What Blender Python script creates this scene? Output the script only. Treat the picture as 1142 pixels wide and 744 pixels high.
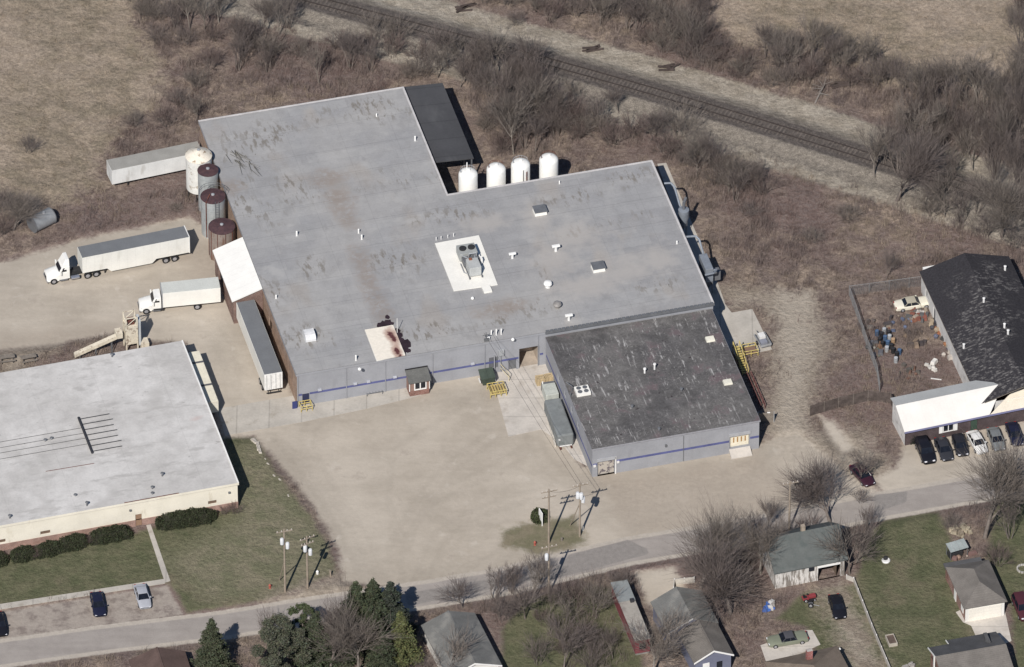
import bpy, math, random
import numpy as np
from mathutils import Vector, Matrix
R = math.radians
for o in list(bpy.data.objects): bpy.data.objects.remove(o)
scene = bpy.context.scene
col = scene.collection
random.seed(7); rng = np.random.default_rng(7)

# ------------------------------------------------------------------ camera, light, exposure
DIST, SCALE, TILT = 1500.0, 7.95, R(40)
FPX = DIST * SCALE
FW = np.array([0, math.cos(TILT), -math.sin(TILT)]); UP = np.array([0, math.sin(TILT), math.cos(TILT)])
CAM = -DIST * FW
cam = bpy.data.cameras.new('camera'); co = bpy.data.objects.new('camera', cam); col.objects.link(co)
co.location = CAM; co.rotation_euler = (math.pi / 2 - TILT, 0, 0)
cam.sensor_width = 36; cam.lens = 36 * FPX / 1142; cam.clip_start = 10; cam.clip_end = 6000
scene.camera = co
SUN_EL, SUN_DIR = R(43), (0.27, 0.963)            # shadows fall away from the viewer and a little to the right
world = bpy.data.worlds.new('World'); scene.world = world; world.use_nodes = True
wn = world.node_tree; sky = wn.nodes.new('ShaderNodeTexSky'); sky.sky_type = 'NISHITA'; sky.sun_disc = False
sky.ozone_density = 5.0; sky.dust_density = 0.3; sky.sun_elevation = SUN_EL; sky.sun_rotation = math.atan2(-SUN_DIR[0], -SUN_DIR[1])
bg = wn.nodes['Background']; bg.inputs['Strength'].default_value = 0.06
wn.links.new(sky.outputs[0], bg.inputs['Color'])
sun = bpy.data.lights.new('sun', 'SUN'); sun.energy = 4.6; sun.angle = R(0.5); sun.color = (1.0, 0.952, 0.895)
so = bpy.data.objects.new('sun', sun); col.objects.link(so)
sd = Vector((SUN_DIR[0] * math.cos(SUN_EL), SUN_DIR[1] * math.cos(SUN_EL), -math.sin(SUN_EL)))
so.rotation_euler = sd.to_track_quat('-Z', 'Y').to_euler(); so.location = (0, 0, 200)
vs = scene.view_settings; vs.view_transform = 'Standard'; vs.look = 'None'; vs.exposure = 0.10; vs.gamma = 1; vs.use_curve_mapping = False
scene.render.filter_size = 1.9
scene.cycles.max_bounces = 4

# ------------------------------------------------------------------ helpers
def P(px, py, z=0.0):
    """point of the place at height z seen at a pixel of the 1142x744 photograph"""
    d = FW + (px - 571) / FPX * np.array([1, 0, 0]) + (372 - py) / FPX * UP
    k = (z - CAM[2]) / d[2]
    return CAM + k * d
class Frame:
    def __init__(s, o, ang): s.o = np.array(o[:2], float); s.a = ang; s.c = math.cos(ang); s.s = math.sin(ang)
    def loc(s, px, py, z=0.0):
        q = P(px, py, z)[:2] - s.o
        return (q[0] * s.c + q[1] * s.s, -q[0] * s.s + q[1] * s.c)
    def w(s, u, v, z=0.0): return (s.o[0] + u * s.c - v * s.s, s.o[1] + u * s.s + v * s.c, z)
class MB:
    def __init__(s): s.v = []; s.f = []
    def pts(s, ps): i = len(s.v); s.v += [tuple(map(float, p)) for p in ps]; return i
    def poly(s, ps): i = s.pts(ps); s.f.append(tuple(range(i, i + len(ps)))); return s
    def hexa(s, b, t):      # bottom ring, top ring (ccw)
        n = len(b); i = s.pts(list(b) + list(t))
        s.f.append(tuple(range(i + n - 1, i - 1, -1))); s.f.append(tuple(range(i + n, i + 2 * n)))
        for k in range(n): s.f.append((i + k, i + (k + 1) % n, i + n + (k + 1) % n, i + n + k))
        return s
    def box(s, x0, x1, y0, y1, z0, z1):
        return s.hexa([(x0, y0, z0), (x1, y0, z0), (x1, y1, z0), (x0, y1, z0)], [(x0, y0, z1), (x1, y0, z1), (x1, y1, z1), (x0, y1, z1)])
    def cbox(s, x, y, z0, lx, ly, lz, rot=0, tx=1.0, ty=1.0):
        c, q = math.cos(rot), math.sin(rot); b = []; t = []
        for sx, sy in ((-1, -1), (1, -1), (1, 1), (-1, 1)):
            a, d = sx * lx / 2, sy * ly / 2
            b.append((x + a * c - d * q, y + a * q + d * c, z0)); a *= tx; d *= ty
            t.append((x + a * c - d * q, y + a * q + d * c, z0 + lz))
        return s.hexa(b, t)
    def prism(s, ps, z0, z1): return s.hexa([(p[0], p[1], z0) for p in ps], [(p[0], p[1], z1) for p in ps])
    def tube(s, p0, p1, r0, r1=None, n=8, cap=True):
        r1 = r0 if r1 is None else r1
        p0 = Vector(p0); p1 = Vector(p1); d = (p1 - p0).normalized()
        a = d.orthogonal().normalized(); b = d.cross(a)
        A = [p0 + (a * math.cos(2 * math.pi * k / n) + b * math.sin(2 * math.pi * k / n)) * r0 for k in range(n)]
        B = [p1 + (a * math.cos(2 * math.pi * k / n) + b * math.sin(2 * math.pi * k / n)) * r1 for k in range(n)]
        i = s.pts(A + B)
        for k in range(n): s.f.append((i + k, i + (k + 1) % n, i + n + (k + 1) % n, i + n + k))
        if cap: s.f.append(tuple(range(i + n - 1, i - 1, -1))); s.f.append(tuple(range(i + n, i + 2 * n)))
        return s
    def path(s, ps, r, n=6):
        for a, b in zip(ps[:-1], ps[1:]): s.tube(a, b, r, r, n)
        return s
    def lathe(s, prof, x=0, y=0, n=20):
        i = len(s.v)
        for r, z in prof: s.pts([(x + r * math.cos(2 * math.pi * k / n), y + r * math.sin(2 * math.pi * k / n), z) for k in range(n)])
        for j in range(len(prof) - 1):
            for k in range(n): s.f.append((i + j * n + k, i + j * n + (k + 1) % n, i + (j + 1) * n + (k + 1) % n, i + (j + 1) * n + k))
        s.f.append(tuple(i + n - 1 - k for k in range(n))); s.f.append(tuple(i + (len(prof) - 1) * n + k for k in range(n)))
        return s
    def build(s, name, m, parent=None, smooth=False, bevel=0, label=None):
        me = bpy.data.meshes.new(name); me.from_pydata(s.v, [], s.f)
        if smooth:
            me.polygons.foreach_set('use_smooth', [True] * len(me.polygons))
            try: me.set_sharp_from_angle(angle=R(38))
            except Exception: pass
        me.materials.append(m)
        o = bpy.data.objects.new(name, me); col.objects.link(o)
        if parent: o.parent = parent
        if bevel:
            b = o.modifiers.new('bevel', 'BEVEL'); b.width = bevel; b.segments = 2; b.limit_method = 'ANGLE'
        if label: o['label'] = label
        return o
def mesh_np(name, V, F, m, parent=None, attrs=None, colattr=None):
    """big meshes from arrays; F is (n,3) or (n,4)"""
    me = bpy.data.meshes.new(name); k = F.shape[1]
    me.vertices.add(len(V)); me.vertices.foreach_set('co', np.ascontiguousarray(V, dtype=np.float32).ravel())
    me.loops.add(F.size); me.loops.foreach_set('vertex_index', np.ascontiguousarray(F, dtype=np.int32).ravel())
    me.polygons.add(len(F)); me.polygons.foreach_set('loop_start', np.arange(0, F.size, k, dtype=np.int32))
    me.update(calc_edges=True)
    for n, a in (attrs or {}).items():
        at = me.attributes.new(n, 'FLOAT', 'POINT'); at.data.foreach_set('value', np.ascontiguousarray(a, dtype=np.float32))
    if colattr is not None:
        at = me.attributes.new('tint', 'FLOAT_COLOR', 'POINT')
        at.data.foreach_set('color', np.ascontiguousarray(np.c_[colattr, np.ones(len(colattr))], dtype=np.float32).ravel())
    me.materials.append(m); me.validate()
    o = bpy.data.objects.new(name, me); col.objects.link(o)
    if parent: o.parent = parent
    return o
def tag(o, label=None, cat=None, group=None, kind=None):
    if label: o['label'] = label
    if cat: o['category'] = cat
    if group: o['group'] = group
    if kind: o['kind'] = kind
    return o
def thing(name, label, cat, loc=(0, 0, 0), rot=0.0, group=None):
    o = bpy.data.objects.new(name, None); col.objects.link(o); o.empty_display_size = 0.3
    o.location = tuple(map(float, loc)); o.rotation_euler = (0, 0, rot)
    return tag(o, label, cat, group)
def dup(root, loc, rot=0.0, label=None, group=None, scale=None):
    r = root.copy(); col.objects.link(r); r.location = tuple(map(float, loc)); r.rotation_euler = (0, 0, rot)
    if scale: r.scale = scale if hasattr(scale, '__len__') else (scale,) * 3
    if label: r['label'] = label
    if group: r['group'] = group
    for ch in list(root.children):
        c = ch.copy(); col.objects.link(c); c.parent = r
        for g in list(ch.children):
            d = g.copy(); col.objects.link(d); d.parent = c
    return r

# ------------------------------------------------------------------ materials
class NT:
    def __init__(s, name):
        s.m = bpy.data.materials.new(name); s.m.use_nodes = True; s.t = s.m.node_tree; s.n = s.t.nodes
        s.b = s.n['Principled BSDF']; s.tc = s.n.new('ShaderNodeTexCoord')
    def link(s, a, b): s.t.links.new(a, b)
    def _in(s, sock, v):
        if hasattr(v, 'is_linked') or isinstance(v, bpy.types.NodeSocket): s.link(v, sock)
        elif isinstance(v, (tuple, list)) and len(v) == 3 and sock.type == 'RGBA': sock.default_value = (*v, 1)
        else: sock.default_value = v
    def coords(s, scale=(1, 1, 1), rot=0):
        mp = s.n.new('ShaderNodeMapping'); s.link(s.tc.outputs['Object'], mp.inputs['Vector'])
        mp.inputs['Scale'].default_value = scale; mp.inputs['Rotation'].default_value = (0, 0, rot); return mp.outputs[0]
    def noise(s, scale, detail=3, rough=.55, vec=None, dist=0.0):
        t = s.n.new('ShaderNodeTexNoise'); t.inputs['Scale'].default_value = scale; t.inputs['Detail'].default_value = detail
        t.inputs['Roughness'].default_value = rough; t.inputs['Distortion'].default_value = dist
        s.link(vec if vec is not None else s.tc.outputs['Object'], t.inputs['Vector']); return t.outputs['Fac']
    def math(s, op, a, b=0.0, c=None):
        t = s.n.new('ShaderNodeMath'); t.operation = op; s._in(t.inputs[0], a); s._in(t.inputs[1], b)
        if c is not None: s._in(t.inputs[2], c)
        return t.outputs[0]
    def ramp(s, x, lo, hi, o0=0.0, o1=1.0):
        t = s.n.new('ShaderNodeMapRange'); t.interpolation_type = 'SMOOTHSTEP'
        s._in(t.inputs['Value'], x); t.inputs['From Min'].default_value = lo; t.inputs['From Max'].default_value = hi
        t.inputs['To Min'].default_value = o0; t.inputs['To Max'].default_value = o1; return t.outputs[0]
    def mix(s, f, a, b):
        t = s.n.new('ShaderNodeMix'); t.data_type = 'RGBA'; s._in(t.inputs['Factor'], f)
        s._in(t.inputs['A'] if False else t.inputs[6], a); s._in(t.inputs[7], b); return t.outputs[2]
    def scale(s, c, f):
        t = s.n.new('ShaderNodeVectorMath'); t.operation = 'SCALE'
        if isinstance(c, (tuple, list)): t.inputs[0].default_value = c
        else: s.link(c, t.inputs[0])
        s._in(t.inputs['Scale'], f); return t.outputs[0]
    def attr(s, name, out='Fac'):
        t = s.n.new('ShaderNodeAttribute'); t.attribute_name = name; return t.outputs[out]
    def bump(s, h, strength=.3, dist=.1):
        t = s.n.new('ShaderNodeBump'); t.inputs['Strength'].default_value = strength; t.inputs['Distance'].default_value = dist
        s.link(h, t.inputs['Height']); s.link(t.outputs[0], s.b.inputs['Normal'])
    def out(s, c, rough=.85, spec=.3, metal=0.0):
        s._in(s.b.inputs['Base Color'], c); s._in(s.b.inputs['Roughness'], rough)
        s.b.inputs['Specular IOR Level'].default_value = spec; s.b.inputs['Metallic'].default_value = metal; return s.m
def vary(t, c, var, sc, fine, fsc):
    a = t.noise(sc, 3); b = t.noise(fsc, 2)
    f = t.math('ADD', t.ramp(a, .28, .72, 1 - var, 1 + var), t.ramp(b, .25, .75, -fine, fine))
    return t.scale(c, f)
MATS = {}
def mat(name, c, rough=.85, var=.1, sc=.5, fine=.06, fsc=5, spec=.3, metal=0.0, c2=None, t2=(.55, .65), sc2=1.0, st2=(1, 1, 1), bump=0, lines=None):
    if name in MATS: return MATS[name]
    t = NT(name); x = vary(t, c, var, sc, fine, fsc)
    if c2 is not None:
        n2 = t.noise(sc2, 4, .6, t.coords(st2)); x = t.mix(t.ramp(n2, *t2), x, c2)
    if lines:                                   # (axis, spacing, width, factor): seams, boards, corrugation
        ax, sp, wd, fa = lines
        sep = t.n.new('ShaderNodeSeparateXYZ'); t.link(t.tc.outputs['Object'], sep.inputs[0])
        q = t.math('FRACT', t.math('DIVIDE', sep.outputs[ax], sp)); q = t.math('ABSOLUTE', t.math('SUBTRACT', q, .5))
        x = t.scale(x, t.ramp(q, wd / sp * .5, wd / sp, fa, 1.0))
    if bump: t.bump(t.noise(fsc, 3), bump, .05)
    MATS[name] = t.out(x, rough, spec, metal); return MATS[name]
def glass(name='window_glass', c=(.015, .018, .025)):
    if name in MATS: return MATS[name]
    t = NT(name); MATS[name] = t.out(vary(t, c, .3, 1.2, 0, 5), .12, .5); return MATS[name]
def brick(name, c, mortar=(.42, .39, .36), sc=1.0, var=.25):
    if name in MATS: return MATS[name]
    t = NT(name); b = t.n.new('ShaderNodeTexBrick'); sep = t.n.new('ShaderNodeSeparateXYZ'); t.link(t.tc.outputs['Object'], sep.inputs[0])
    cb = t.n.new('ShaderNodeCombineXYZ'); t.link(t.math('ADD', sep.outputs[0], sep.outputs[1]), cb.inputs[0]); t.link(sep.outputs[2], cb.inputs[1])
    t.link(cb.outputs[0], b.inputs['Vector']); b.inputs['Scale'].default_value = 4.4 * sc; b.inputs['Mortar Size'].default_value = .015
    b.inputs['Color1'].default_value = (*c, 1); b.inputs['Color2'].default_value = (*[k * (1 - var) for k in c], 1); b.inputs['Mortar'].default_value = (*mortar, 1)
    x = t.scale(b.outputs['Color'], t.ramp(t.noise(.9, 4), .3, .7, .8, 1.15))
    MATS[name] = t.out(x, .9, .2); return MATS[name]
def tinted(name, rough=.9, spec=.1, two=False):
    t = NT(name); return t.out(t.attr('tint', 'Color'), rough, spec)
def paint(name, c, rough=.28): return mat(name, c, rough, .05, 1.5, .02, 9, .5)
# ------------------------------------------------------------------ the ground: one sheet, its zones held as distances to their outlines
ANG = R(14.80)
A0 = P(331, 418, 5.8)
F = Frame(A0, ANG)                     # factory grid: u along its front, v away from the viewer
def sdf(px, py, poly):
    poly = np.asarray(poly, float); d = np.full(px.shape, 1e9); ins = np.zeros(px.shape, bool)
    for i in range(len(poly)):
        x0, y0 = poly[i]; x1, y1 = poly[(i + 1) % len(poly)]
        ex, ey = x1 - x0, y1 - y0; L = ex * ex + ey * ey + 1e-12
        t = np.clip(((px - x0) * ex + (py - y0) * ey) / L, 0, 1)
        d = np.minimum(d, (px - x0 - t * ex) ** 2 + (py - y0 - t * ey) ** 2)
        c = ((y0 <= py) & (y1 > py)) | ((y1 <= py) & (y0 > py))
        with np.errstate(divide='ignore', invalid='ignore'): xi = x0 + (py - y0) * ex / (y1 - y0 if y1 != y0 else 1e-9)
        ins ^= c & (px < xi)
    return np.where(ins, np.sqrt(d), -np.sqrt(d))
def dline(px, py, pl):
    d = np.full(px.shape, 1e9)
    for (x0, y0), (x1, y1) in zip(pl[:-1], pl[1:]):
        ex, ey = x1 - x0, y1 - y0; t = np.clip(((px - x0) * ex + (py - y0) * ey) / (ex * ex + ey * ey), 0, 1)
        d = np.minimum(d, (px - x0 - t * ex) ** 2 + (py - y0 - t * ey) ** 2)
    return np.sqrt(d)
def G(l): return [tuple(P(x, y)[:2]) for x, y in l]
TRACK = G([(-150, -135), (200, -38), (342, 2), (495, 42), (590, 67), (725, 105), (860, 145), (966, 178), (1142, 233), (1300, 283), (1500, 350)])
ROADC = G([(-300, 790), (-60, 738), (100, 715), (250, 697), (330, 684), (470, 664), (560, 649), (700, 615), (850, 590), (985, 564), (1142, 536), (1350, 496)])
ZONES = {
 'gravel': [G([(-200, 330), (0, 293), (50, 279), (95, 266), (150, 255), (212, 243), (240, 262), (262, 330), (330, 445), (560, 405), (650, 520), (700, 522), (850, 497), (866, 488), (890, 484), (915, 505), (945, 530), (985, 550), (760, 597), (690, 606), (640, 622), (560, 634), (500, 648), (430, 655), (384, 648), (376, 610), (350, 565), (322, 530), (284, 487), (250, 488), (240, 455), (205, 382), (150, 378), (128, 372), (60, 384), (0, 390), (-200, 430)]),
            G([(1010, 492), (1142, 470), (1260, 450), (1260, 500), (1142, 528), (1060, 545), (985, 552), (975, 535), (1000, 520)]),
            G([(708, 640), (752, 632), (762, 655), (735, 690), (722, 672)]),
            G([(912, 463), (930, 470), (952, 500), (940, 505), (925, 485)])],
 'dirt': [G([(800, 318), (905, 328), (925, 380), (905, 440), (905, 480), (960, 480), (1000, 530), (900, 545), (860, 520), (850, 470), (866, 430), (862, 395), (870, 360), (845, 340), (815, 345)]),
          G([(914, 662), (940, 650), (962, 690), (985, 744), (992, 770), (955, 770), (928, 690)]),
          G([(700, 522), (800, 505), (846, 497), (840, 512), (720, 532), (690, 535)]),
          G([(385, 640), (330, 655), (300, 668), (300, 680), (400, 665)]),
          G([(0, 392), (60, 386), (20, 415), (0, 420)])],
 'lawn': [G([(-120, 650), (0, 624), (150, 595), (265, 555), (248, 487), (284, 488), (318, 540), (345, 575), (368, 612), (374, 640), (300, 668), (208, 684), (190, 650), (100, 660), (0, 676), (-120, 695)]),
          
          G([(985, 580), (1046, 570), (1060, 600), (1068, 640), (1080, 690), (1100, 715), (1150, 800), (1000, 800), (985, 744), (955, 650), (965, 600)]),
          G([(560, 700), (590, 668), (640, 655), (680, 655), (715, 730), (725, 800), (560, 800)]),
          G([(1110, 560), (1250, 540), (1250, 800), (1135, 800), (1128, 680), (1100, 620)]),
          G([(865, 690), (895, 662), (960, 650), (990, 744), (1000, 770), (930, 770), (900, 700)])],
 'straw': [G([(-200, -60), (170, -60), (150, 10), (158, 40), (186, 90), (178, 120), (140, 130), (118, 160), (112, 205), (60, 230), (0, 215), (-200, 260)]),
           G([(790, -60), (1300, -120), (1300, 110), (1142, 120), (1060, 95), (985, 95), (950, 65), (890, 40), (840, 60), (800, 30)])],
 'patch': [G([(634, 619), (700, 602), (722, 612), (724, 618), (640, 640), (610, 648)]), G([(975, 552), (1012, 548), (1011, 560), (975, 572)]),
           G([(452, 662), (520, 650), (560, 644), (600, 636), (600, 646), (530, 661), (455, 676)])],
 'lot': [G([(-200, 730), (0, 683), (186, 653), (205, 686), (150, 693), (60, 705), (0, 718), (-200, 760)])],
 'brownlot': [G([(668, 532), (720, 532), (846, 506), (880, 530), (900, 560), (770, 592), (700, 600), (685, 575)]), G([(0, 372), (130, 360), (140, 372), (60, 386), (0, 392)]), G([(205, 262), (245, 275), (262, 330), (225, 320), (200, 290)])],
 'paletrack': [G([(868, 326), (902, 326), (904, 380), (890, 440), (896, 492), (925, 520), (880, 520), (866, 495), (874, 430), (872, 380)])],
 'dryturf': [G([(185, 625), (262, 580), (262, 500), (285, 490), (340, 560), (372, 615), (372, 640), (300, 665), (230, 672)])],
 'island': [G([(560, 590), (640, 575), (655, 606), (600, 618), (562, 608)])],
}
fine = np.arange(-98, 98.01, .45)
ax = np.concatenate([[-900, -500, -250, -150, -115], fine, [115, 150, 250, 500, 900]])
GX, GY = np.meshgrid(ax, ax)
gx, gy = GX.ravel(), GY.ravel(); ng = len(ax)
SD = {k: np.clip(np.max([sdf(gx, gy, p) for p in v], axis=0), -12, 12) for k, v in ZONES.items()}
dt = dline(gx, gy, TRACK)
# signed side of the track (south positive)
tx = np.array([p[0] for p in TRACK]); ty = np.array([p[1] for p in TRACK])
side = np.where(gy < np.interp(gx, tx, ty), 1, -1)
SD['track'] = np.clip(dt * side, -20, 20)                 # metres south (+) or north (-) of the centre line
SD['road'] = np.clip(3.0 - dline(gx, gy, ROADC), -12, 12)
RUTS = [G([(420, 648), (392, 590), (345, 520), (295, 470)]), G([(432, 648), (405, 590), (358, 520), (310, 468)]), G([(470, 640), (432, 560), (440, 500), (520, 450), (560, 470)]),
        G([(0, 340), (100, 330), (190, 300)]), G([(0, 350), (110, 345), (230, 370), (260, 430)]), G([(880, 335), (884, 420), (876, 500), (850, 540)]), G([(892, 335), (896, 420), (890, 500), (866, 540)]),
        G([(925, 690), (955, 744)]), G([(935, 686), (968, 744)])]
def par(l, w):
    l = np.array(l); t_ = np.gradient(l, axis=0); t_ /= np.linalg.norm(t_, axis=1)[:, None] + 1e-9; n = np.c_[-t_[:, 1], t_[:, 0]]; return [[tuple(p) for p in l + n * w / 2], [tuple(p) for p in l - n * w / 2]]
def arc(pl, n=24):
    p = np.array(G(pl)); s = np.r_[0, np.cumsum(np.linalg.norm(np.diff(p, axis=0), axis=1))]; u = np.linspace(0, s[-1], n); q = np.c_[np.interp(u, s, p[:, 0]), np.interp(u, s, p[:, 1])]
    for _ in range(6): q[1:-1] = (q[:-2] + 2 * q[1:-1] + q[2:]) / 4
    return q
for pl in ([(440, 652), (440, 600), (500, 520), (560, 480), (590, 440)], [(470, 648), (490, 590), (560, 560), (640, 540), (760, 560)], [(395, 640), (350, 560), (300, 490), (262, 450), (240, 400)], [(410, 645), (380, 580), (345, 510), (330, 470), (400, 450), (520, 440)],
           [(520, 645), (600, 590), (700, 570), (840, 530), (878, 470), (884, 390)], [(430, 640), (470, 560), (560, 520), (590, 500)], [(700, 595), (660, 560), (600, 510), (585, 450)], [(0, 312), (110, 322), (200, 310)], [(0, 330), (120, 345), (235, 355), (262, 410), (255, 450)], [(0, 360), (90, 352), (180, 365)], [(990, 545), (920, 520), (890, 470)], [(1010, 535), (1060, 525), (1142, 505)]): RUTS += par(arc(pl), 1.9)
WL = [arc(l) for l in ([(300, 500), (345, 560), (385, 620), (410, 645)], [(470, 645), (560, 632), (640, 615)], [(665, 535), (740, 525), (846, 505)], [(0, 300), (90, 275), (200, 255)], [(345, 470), (450, 450), (540, 440)], [(250, 400), (262, 350)])]
SD['wornlane'] = np.clip(np.min([dline(gx, gy, p) for p in WL], axis=0), 0, 12)
SD['rut'] = np.clip(np.min([dline(gx, gy, p) for p in RUTS], axis=0), 0, 12)
# rough ground heaves a little, the yards and roads are flat; the railway stands on a low bank
def vnoise(x, y, sc, seed):
    r = np.random.default_rng(seed); T = r.random((128, 128)); x = x / sc; y = y / sc
    i = np.floor(x).astype(int); j = np.floor(y).astype(int); fx = x - i; fy = y - j; fx = fx * fx * (3 - 2 * fx); fy = fy * fy * (3 - 2 * fy)
    g = lambda a, b: T[a % 128, b % 128]
    return (g(i, j) * (1 - fx) + g(i + 1, j) * fx) * (1 - fy) + (g(i, j + 1) * (1 - fx) + g(i + 1, j + 1) * fx) * fy
flat = np.clip(np.maximum.reduce([SD['gravel'], SD['road'], SD['lot'], SD['lawn'], SD['island']]) / 2 + 1.5, 0, 1)
BUILT = [G([(205, 480), (840, 480), (800, 160), (480, 100), (215, 150)]), G([(-30, 640), (270, 580), (205, 400), (-30, 440)]), G([(450, 760), (1142, 760), (1142, 560), (960, 560), (800, 640), (450, 660)]), G([(990, 520), (1160, 500), (1160, 290), (1030, 300)])]
BUILT += [G([(725, 178), (752, 178), (815, 335), (850, 335), (875, 400), (830, 415), (790, 360)]), G([(805, 330), (905, 325), (905, 480), (860, 490), (830, 420)])]
for b in BUILT: flat = np.maximum(flat, np.clip(sdf(gx, gy, b) / 2 + 1.5, 0, 1))
far = np.clip((np.maximum(abs(gx), abs(gy)) - 90) / 20, 0, 1)
hz = (1 - flat) * (1 - far) * ((vnoise(gx + 200, gy + 200, 3.1, 1) - .5) * .30 + (vnoise(gx + 200, gy + 200, 1.1, 2) - .5) * .22)
bank = np.clip(1 - (dt - 2.2) / 2.2, 0, 1); bank = bank * bank * (3 - 2 * bank)
gz = hz * np.clip((dt - 3) / 2, 0, 1) + bank * .55
def zone_at(x, y, k): return sdf(np.array([x]), np.array([y]), ZONES[k][0])[0]

t = NT('ground_soil'); t.m.name = 'ground_soil'
n_big = t.noise(.055, 4, .6); n_mid = t.noise(.35, 5, .62); n_sm = t.noise(1.6, 5, .65); n_fine = t.noise(6.5, 3, .7)
wob = t.math('ADD', t.math('MULTIPLY', t.math('SUBTRACT', n_mid, .5), 5.0), t.math('MULTIPLY', t.math('SUBTRACT', n_sm, .5), 3.0))
def zmask(name, amp=1.0, lo=-.8, hi=.8, off=0.0):
    return t.ramp(t.math('ADD', t.math('ADD', t.attr(name), t.math('MULTIPLY', wob, amp)), off), lo, hi)
def tone(c, lo, hi, *ns):
    f = None
    for n in ns:
        k = t.ramp(n, .25, .75, lo, hi); f = k if f is None else t.math('MULTIPLY', f, k)
    return t.scale(c, f)
scrub = t.mix(t.ramp(n_mid, .4, .62), (.175, .138, .120), (.262, .208, .165)); scrub = t.mix(t.ramp(n_big, .42, .6), scrub, t.mix(t.ramp(n_sm, .4, .65), (.190, .140, .124), (.150, .120, .108)))
scrub = tone(scrub, .66, 1.34, n_sm, n_fine)
straw = t.mix(t.ramp(n_mid, .38, .64), (.300, .245, .188), (.225, .188, .140)); straw = t.mix(t.ramp(n_big, .46, .6), straw, (.325, .265, .208)); straw = tone(straw, .76, 1.24, n_sm, n_fine)
c = t.mix(zmask('straw', 1.6, -2.5, 2.5), scrub, straw)
lawn = t.mix(t.ramp(n_mid, .36, .66), (.100, .106, .060), (.142, .136, .084)); lawn = t.mix(t.ramp(t.noise(.12, 4), .56, .74), lawn, (.165, .142, .098))
lawn = t.mix(zmask('dryturf', 1.0, -2.5, 2.5), lawn, t.mix(t.ramp(n_mid, .38, .62), (.205, .185, .128), (.155, .152, .096))); lawn = tone(lawn, .82, 1.18, n_sm, n_fine)
c = t.mix(zmask('lawn', .35, -.6, .6), c, lawn)
dirt = tone(t.mix(t.ramp(n_mid, .35, .65), (.345, .298, .242), (.225, .188, .150)), .85, 1.15, n_sm, n_fine)
c = t.mix(zmask('dirt', 1.5, -2.6, 2.2), c, dirt)
gravel = t.mix(t.ramp(n_mid, .3, .7), (.425, .375, .312), (.380, .334, .276)); gravel = t.mix(t.ramp(n_big, .38, .62), gravel, (.450, .400, .335))
streak = t.noise(.5, 4, .6, t.coords((.35, 1.6, 1), -.35), .6)
gravel = tone(tone(gravel, .965, 1.035, n_sm, streak, n_fine), .955, 1.045, t.noise(.11, 5, .6))
gravel = t.scale(gravel, t.ramp(t.math('ADD', t.attr('rut'), t.math('MULTIPLY', wob, .20)), .05, .8, .955, 1.0))
gravel = t.scale(gravel, t.ramp(t.math('ADD', t.attr('wornlane'), t.math('MULTIPLY', wob, .5)), .3, 4.2, .885, 1.0))
gravel = t.mix(t.ramp(t.noise(.22, 6, .68), .585, .70, 0, .55), gravel, (.330, .285, .240))
gravel = t.mix(t.ramp(t.noise(.30, 5, .62, t.coords((1, 1, 1), 1.1)), .60, .72, 0, .5), gravel, (.515, .468, .405))
c = t.mix(zmask('gravel', .35, -.7, .7), c, gravel)
c = t.mix(t.math('MULTIPLY', zmask('brownlot', .8, -2.0, 2.0), .55), c, tone((.315, .268, .220), .9, 1.1, n_sm, n_mid))
c = t.mix(t.math('MULTIPLY', zmask('paletrack', 1.1, -2.2, 1.5), .8), c, tone((.385, .338, .280), .88, 1.12, n_sm, n_mid))
c = t.mix(t.math('MULTIPLY', zmask('island', .7, -1.0, .7), .92), c, tone(t.mix(t.ramp(n_mid, .4, .6), (.135, .128, .076), (.185, .160, .108)), .85, 1.15, n_sm, n_fine))
lotc = t.mix(t.ramp(t.noise(.5, 5, .65), .45, .66), (.318, .278, .242), (.205, .172, .152)); lotc = tone(lotc, .88, 1.12, n_sm, n_fine)
c = t.mix(zmask('lot', .12, -.3, .3), c, lotc)
trk = t.attr('track')
tw = t.math('ADD', trk, t.math('MULTIPLY', wob, .4))
pale = tone(t.mix(t.ramp(n_mid, .35, .65), (.36, .32, .265), (.27, .236, .19)), .8, 1.2, n_sm, n_fine)
ball = tone((.215, .190, .160), .72, 1.28, n_sm, n_fine, t.noise(11, 2))
c = t.mix(t.math('MULTIPLY', t.ramp(tw, -8.6, -7.4), t.ramp(tw, -3.2, -2.2, 1, 0)), c, pale)
c = t.mix(t.math('MULTIPLY', t.ramp(tw, 4.2, 5.2), t.ramp(tw, 7.4, 8.6, 1, 0)), c, pale)
c = t.mix(t.math('MULTIPLY', t.ramp(tw, -3.3, -2.4), t.ramp(tw, 5.0, 6.2, 1, 0)), c, ball)
c = t.mix(t.math('MULTIPLY', t.ramp(trk, -2.6, -1.9), t.ramp(trk, 1.9, 2.5, 1, 0)), c, tone((.108, .094, .086), .75, 1.25, n_fine, n_sm))
asph = tone(t.mix(t.ramp(n_mid, .35, .65), (.325, .295, .270), (.290, .262, .240)), .93, 1.07, t.noise(.4, 4, .6, t.coords((.15, 1.6, 1), .22)), n_fine)
edge = t.attr('road')
rd = t.mix(t.ramp(t.math('ADD', edge, t.math('MULTIPLY', wob, .05)), .7, .95, 1, 0), asph, tone((.41, .368, .318), .9, 1.1, n_sm, n_fine))
rd = t.mix(zmask('patch', .06, -.15, .15), rd, tone((.245, .226, .210), .9, 1.1, n_sm, n_fine))
c = t.mix(t.ramp(t.math('ADD', edge, t.math('MULTIPLY', wob, .10)), -.15, .2), c, rd)
hard = t.math('MAXIMUM', t.math('MAXIMUM', t.attr('gravel'), t.attr('road')), t.attr('lot')); rough_amt = t.math('MAXIMUM', t.ramp(hard, -1.5, .3, 1, .10), .1)
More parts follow.
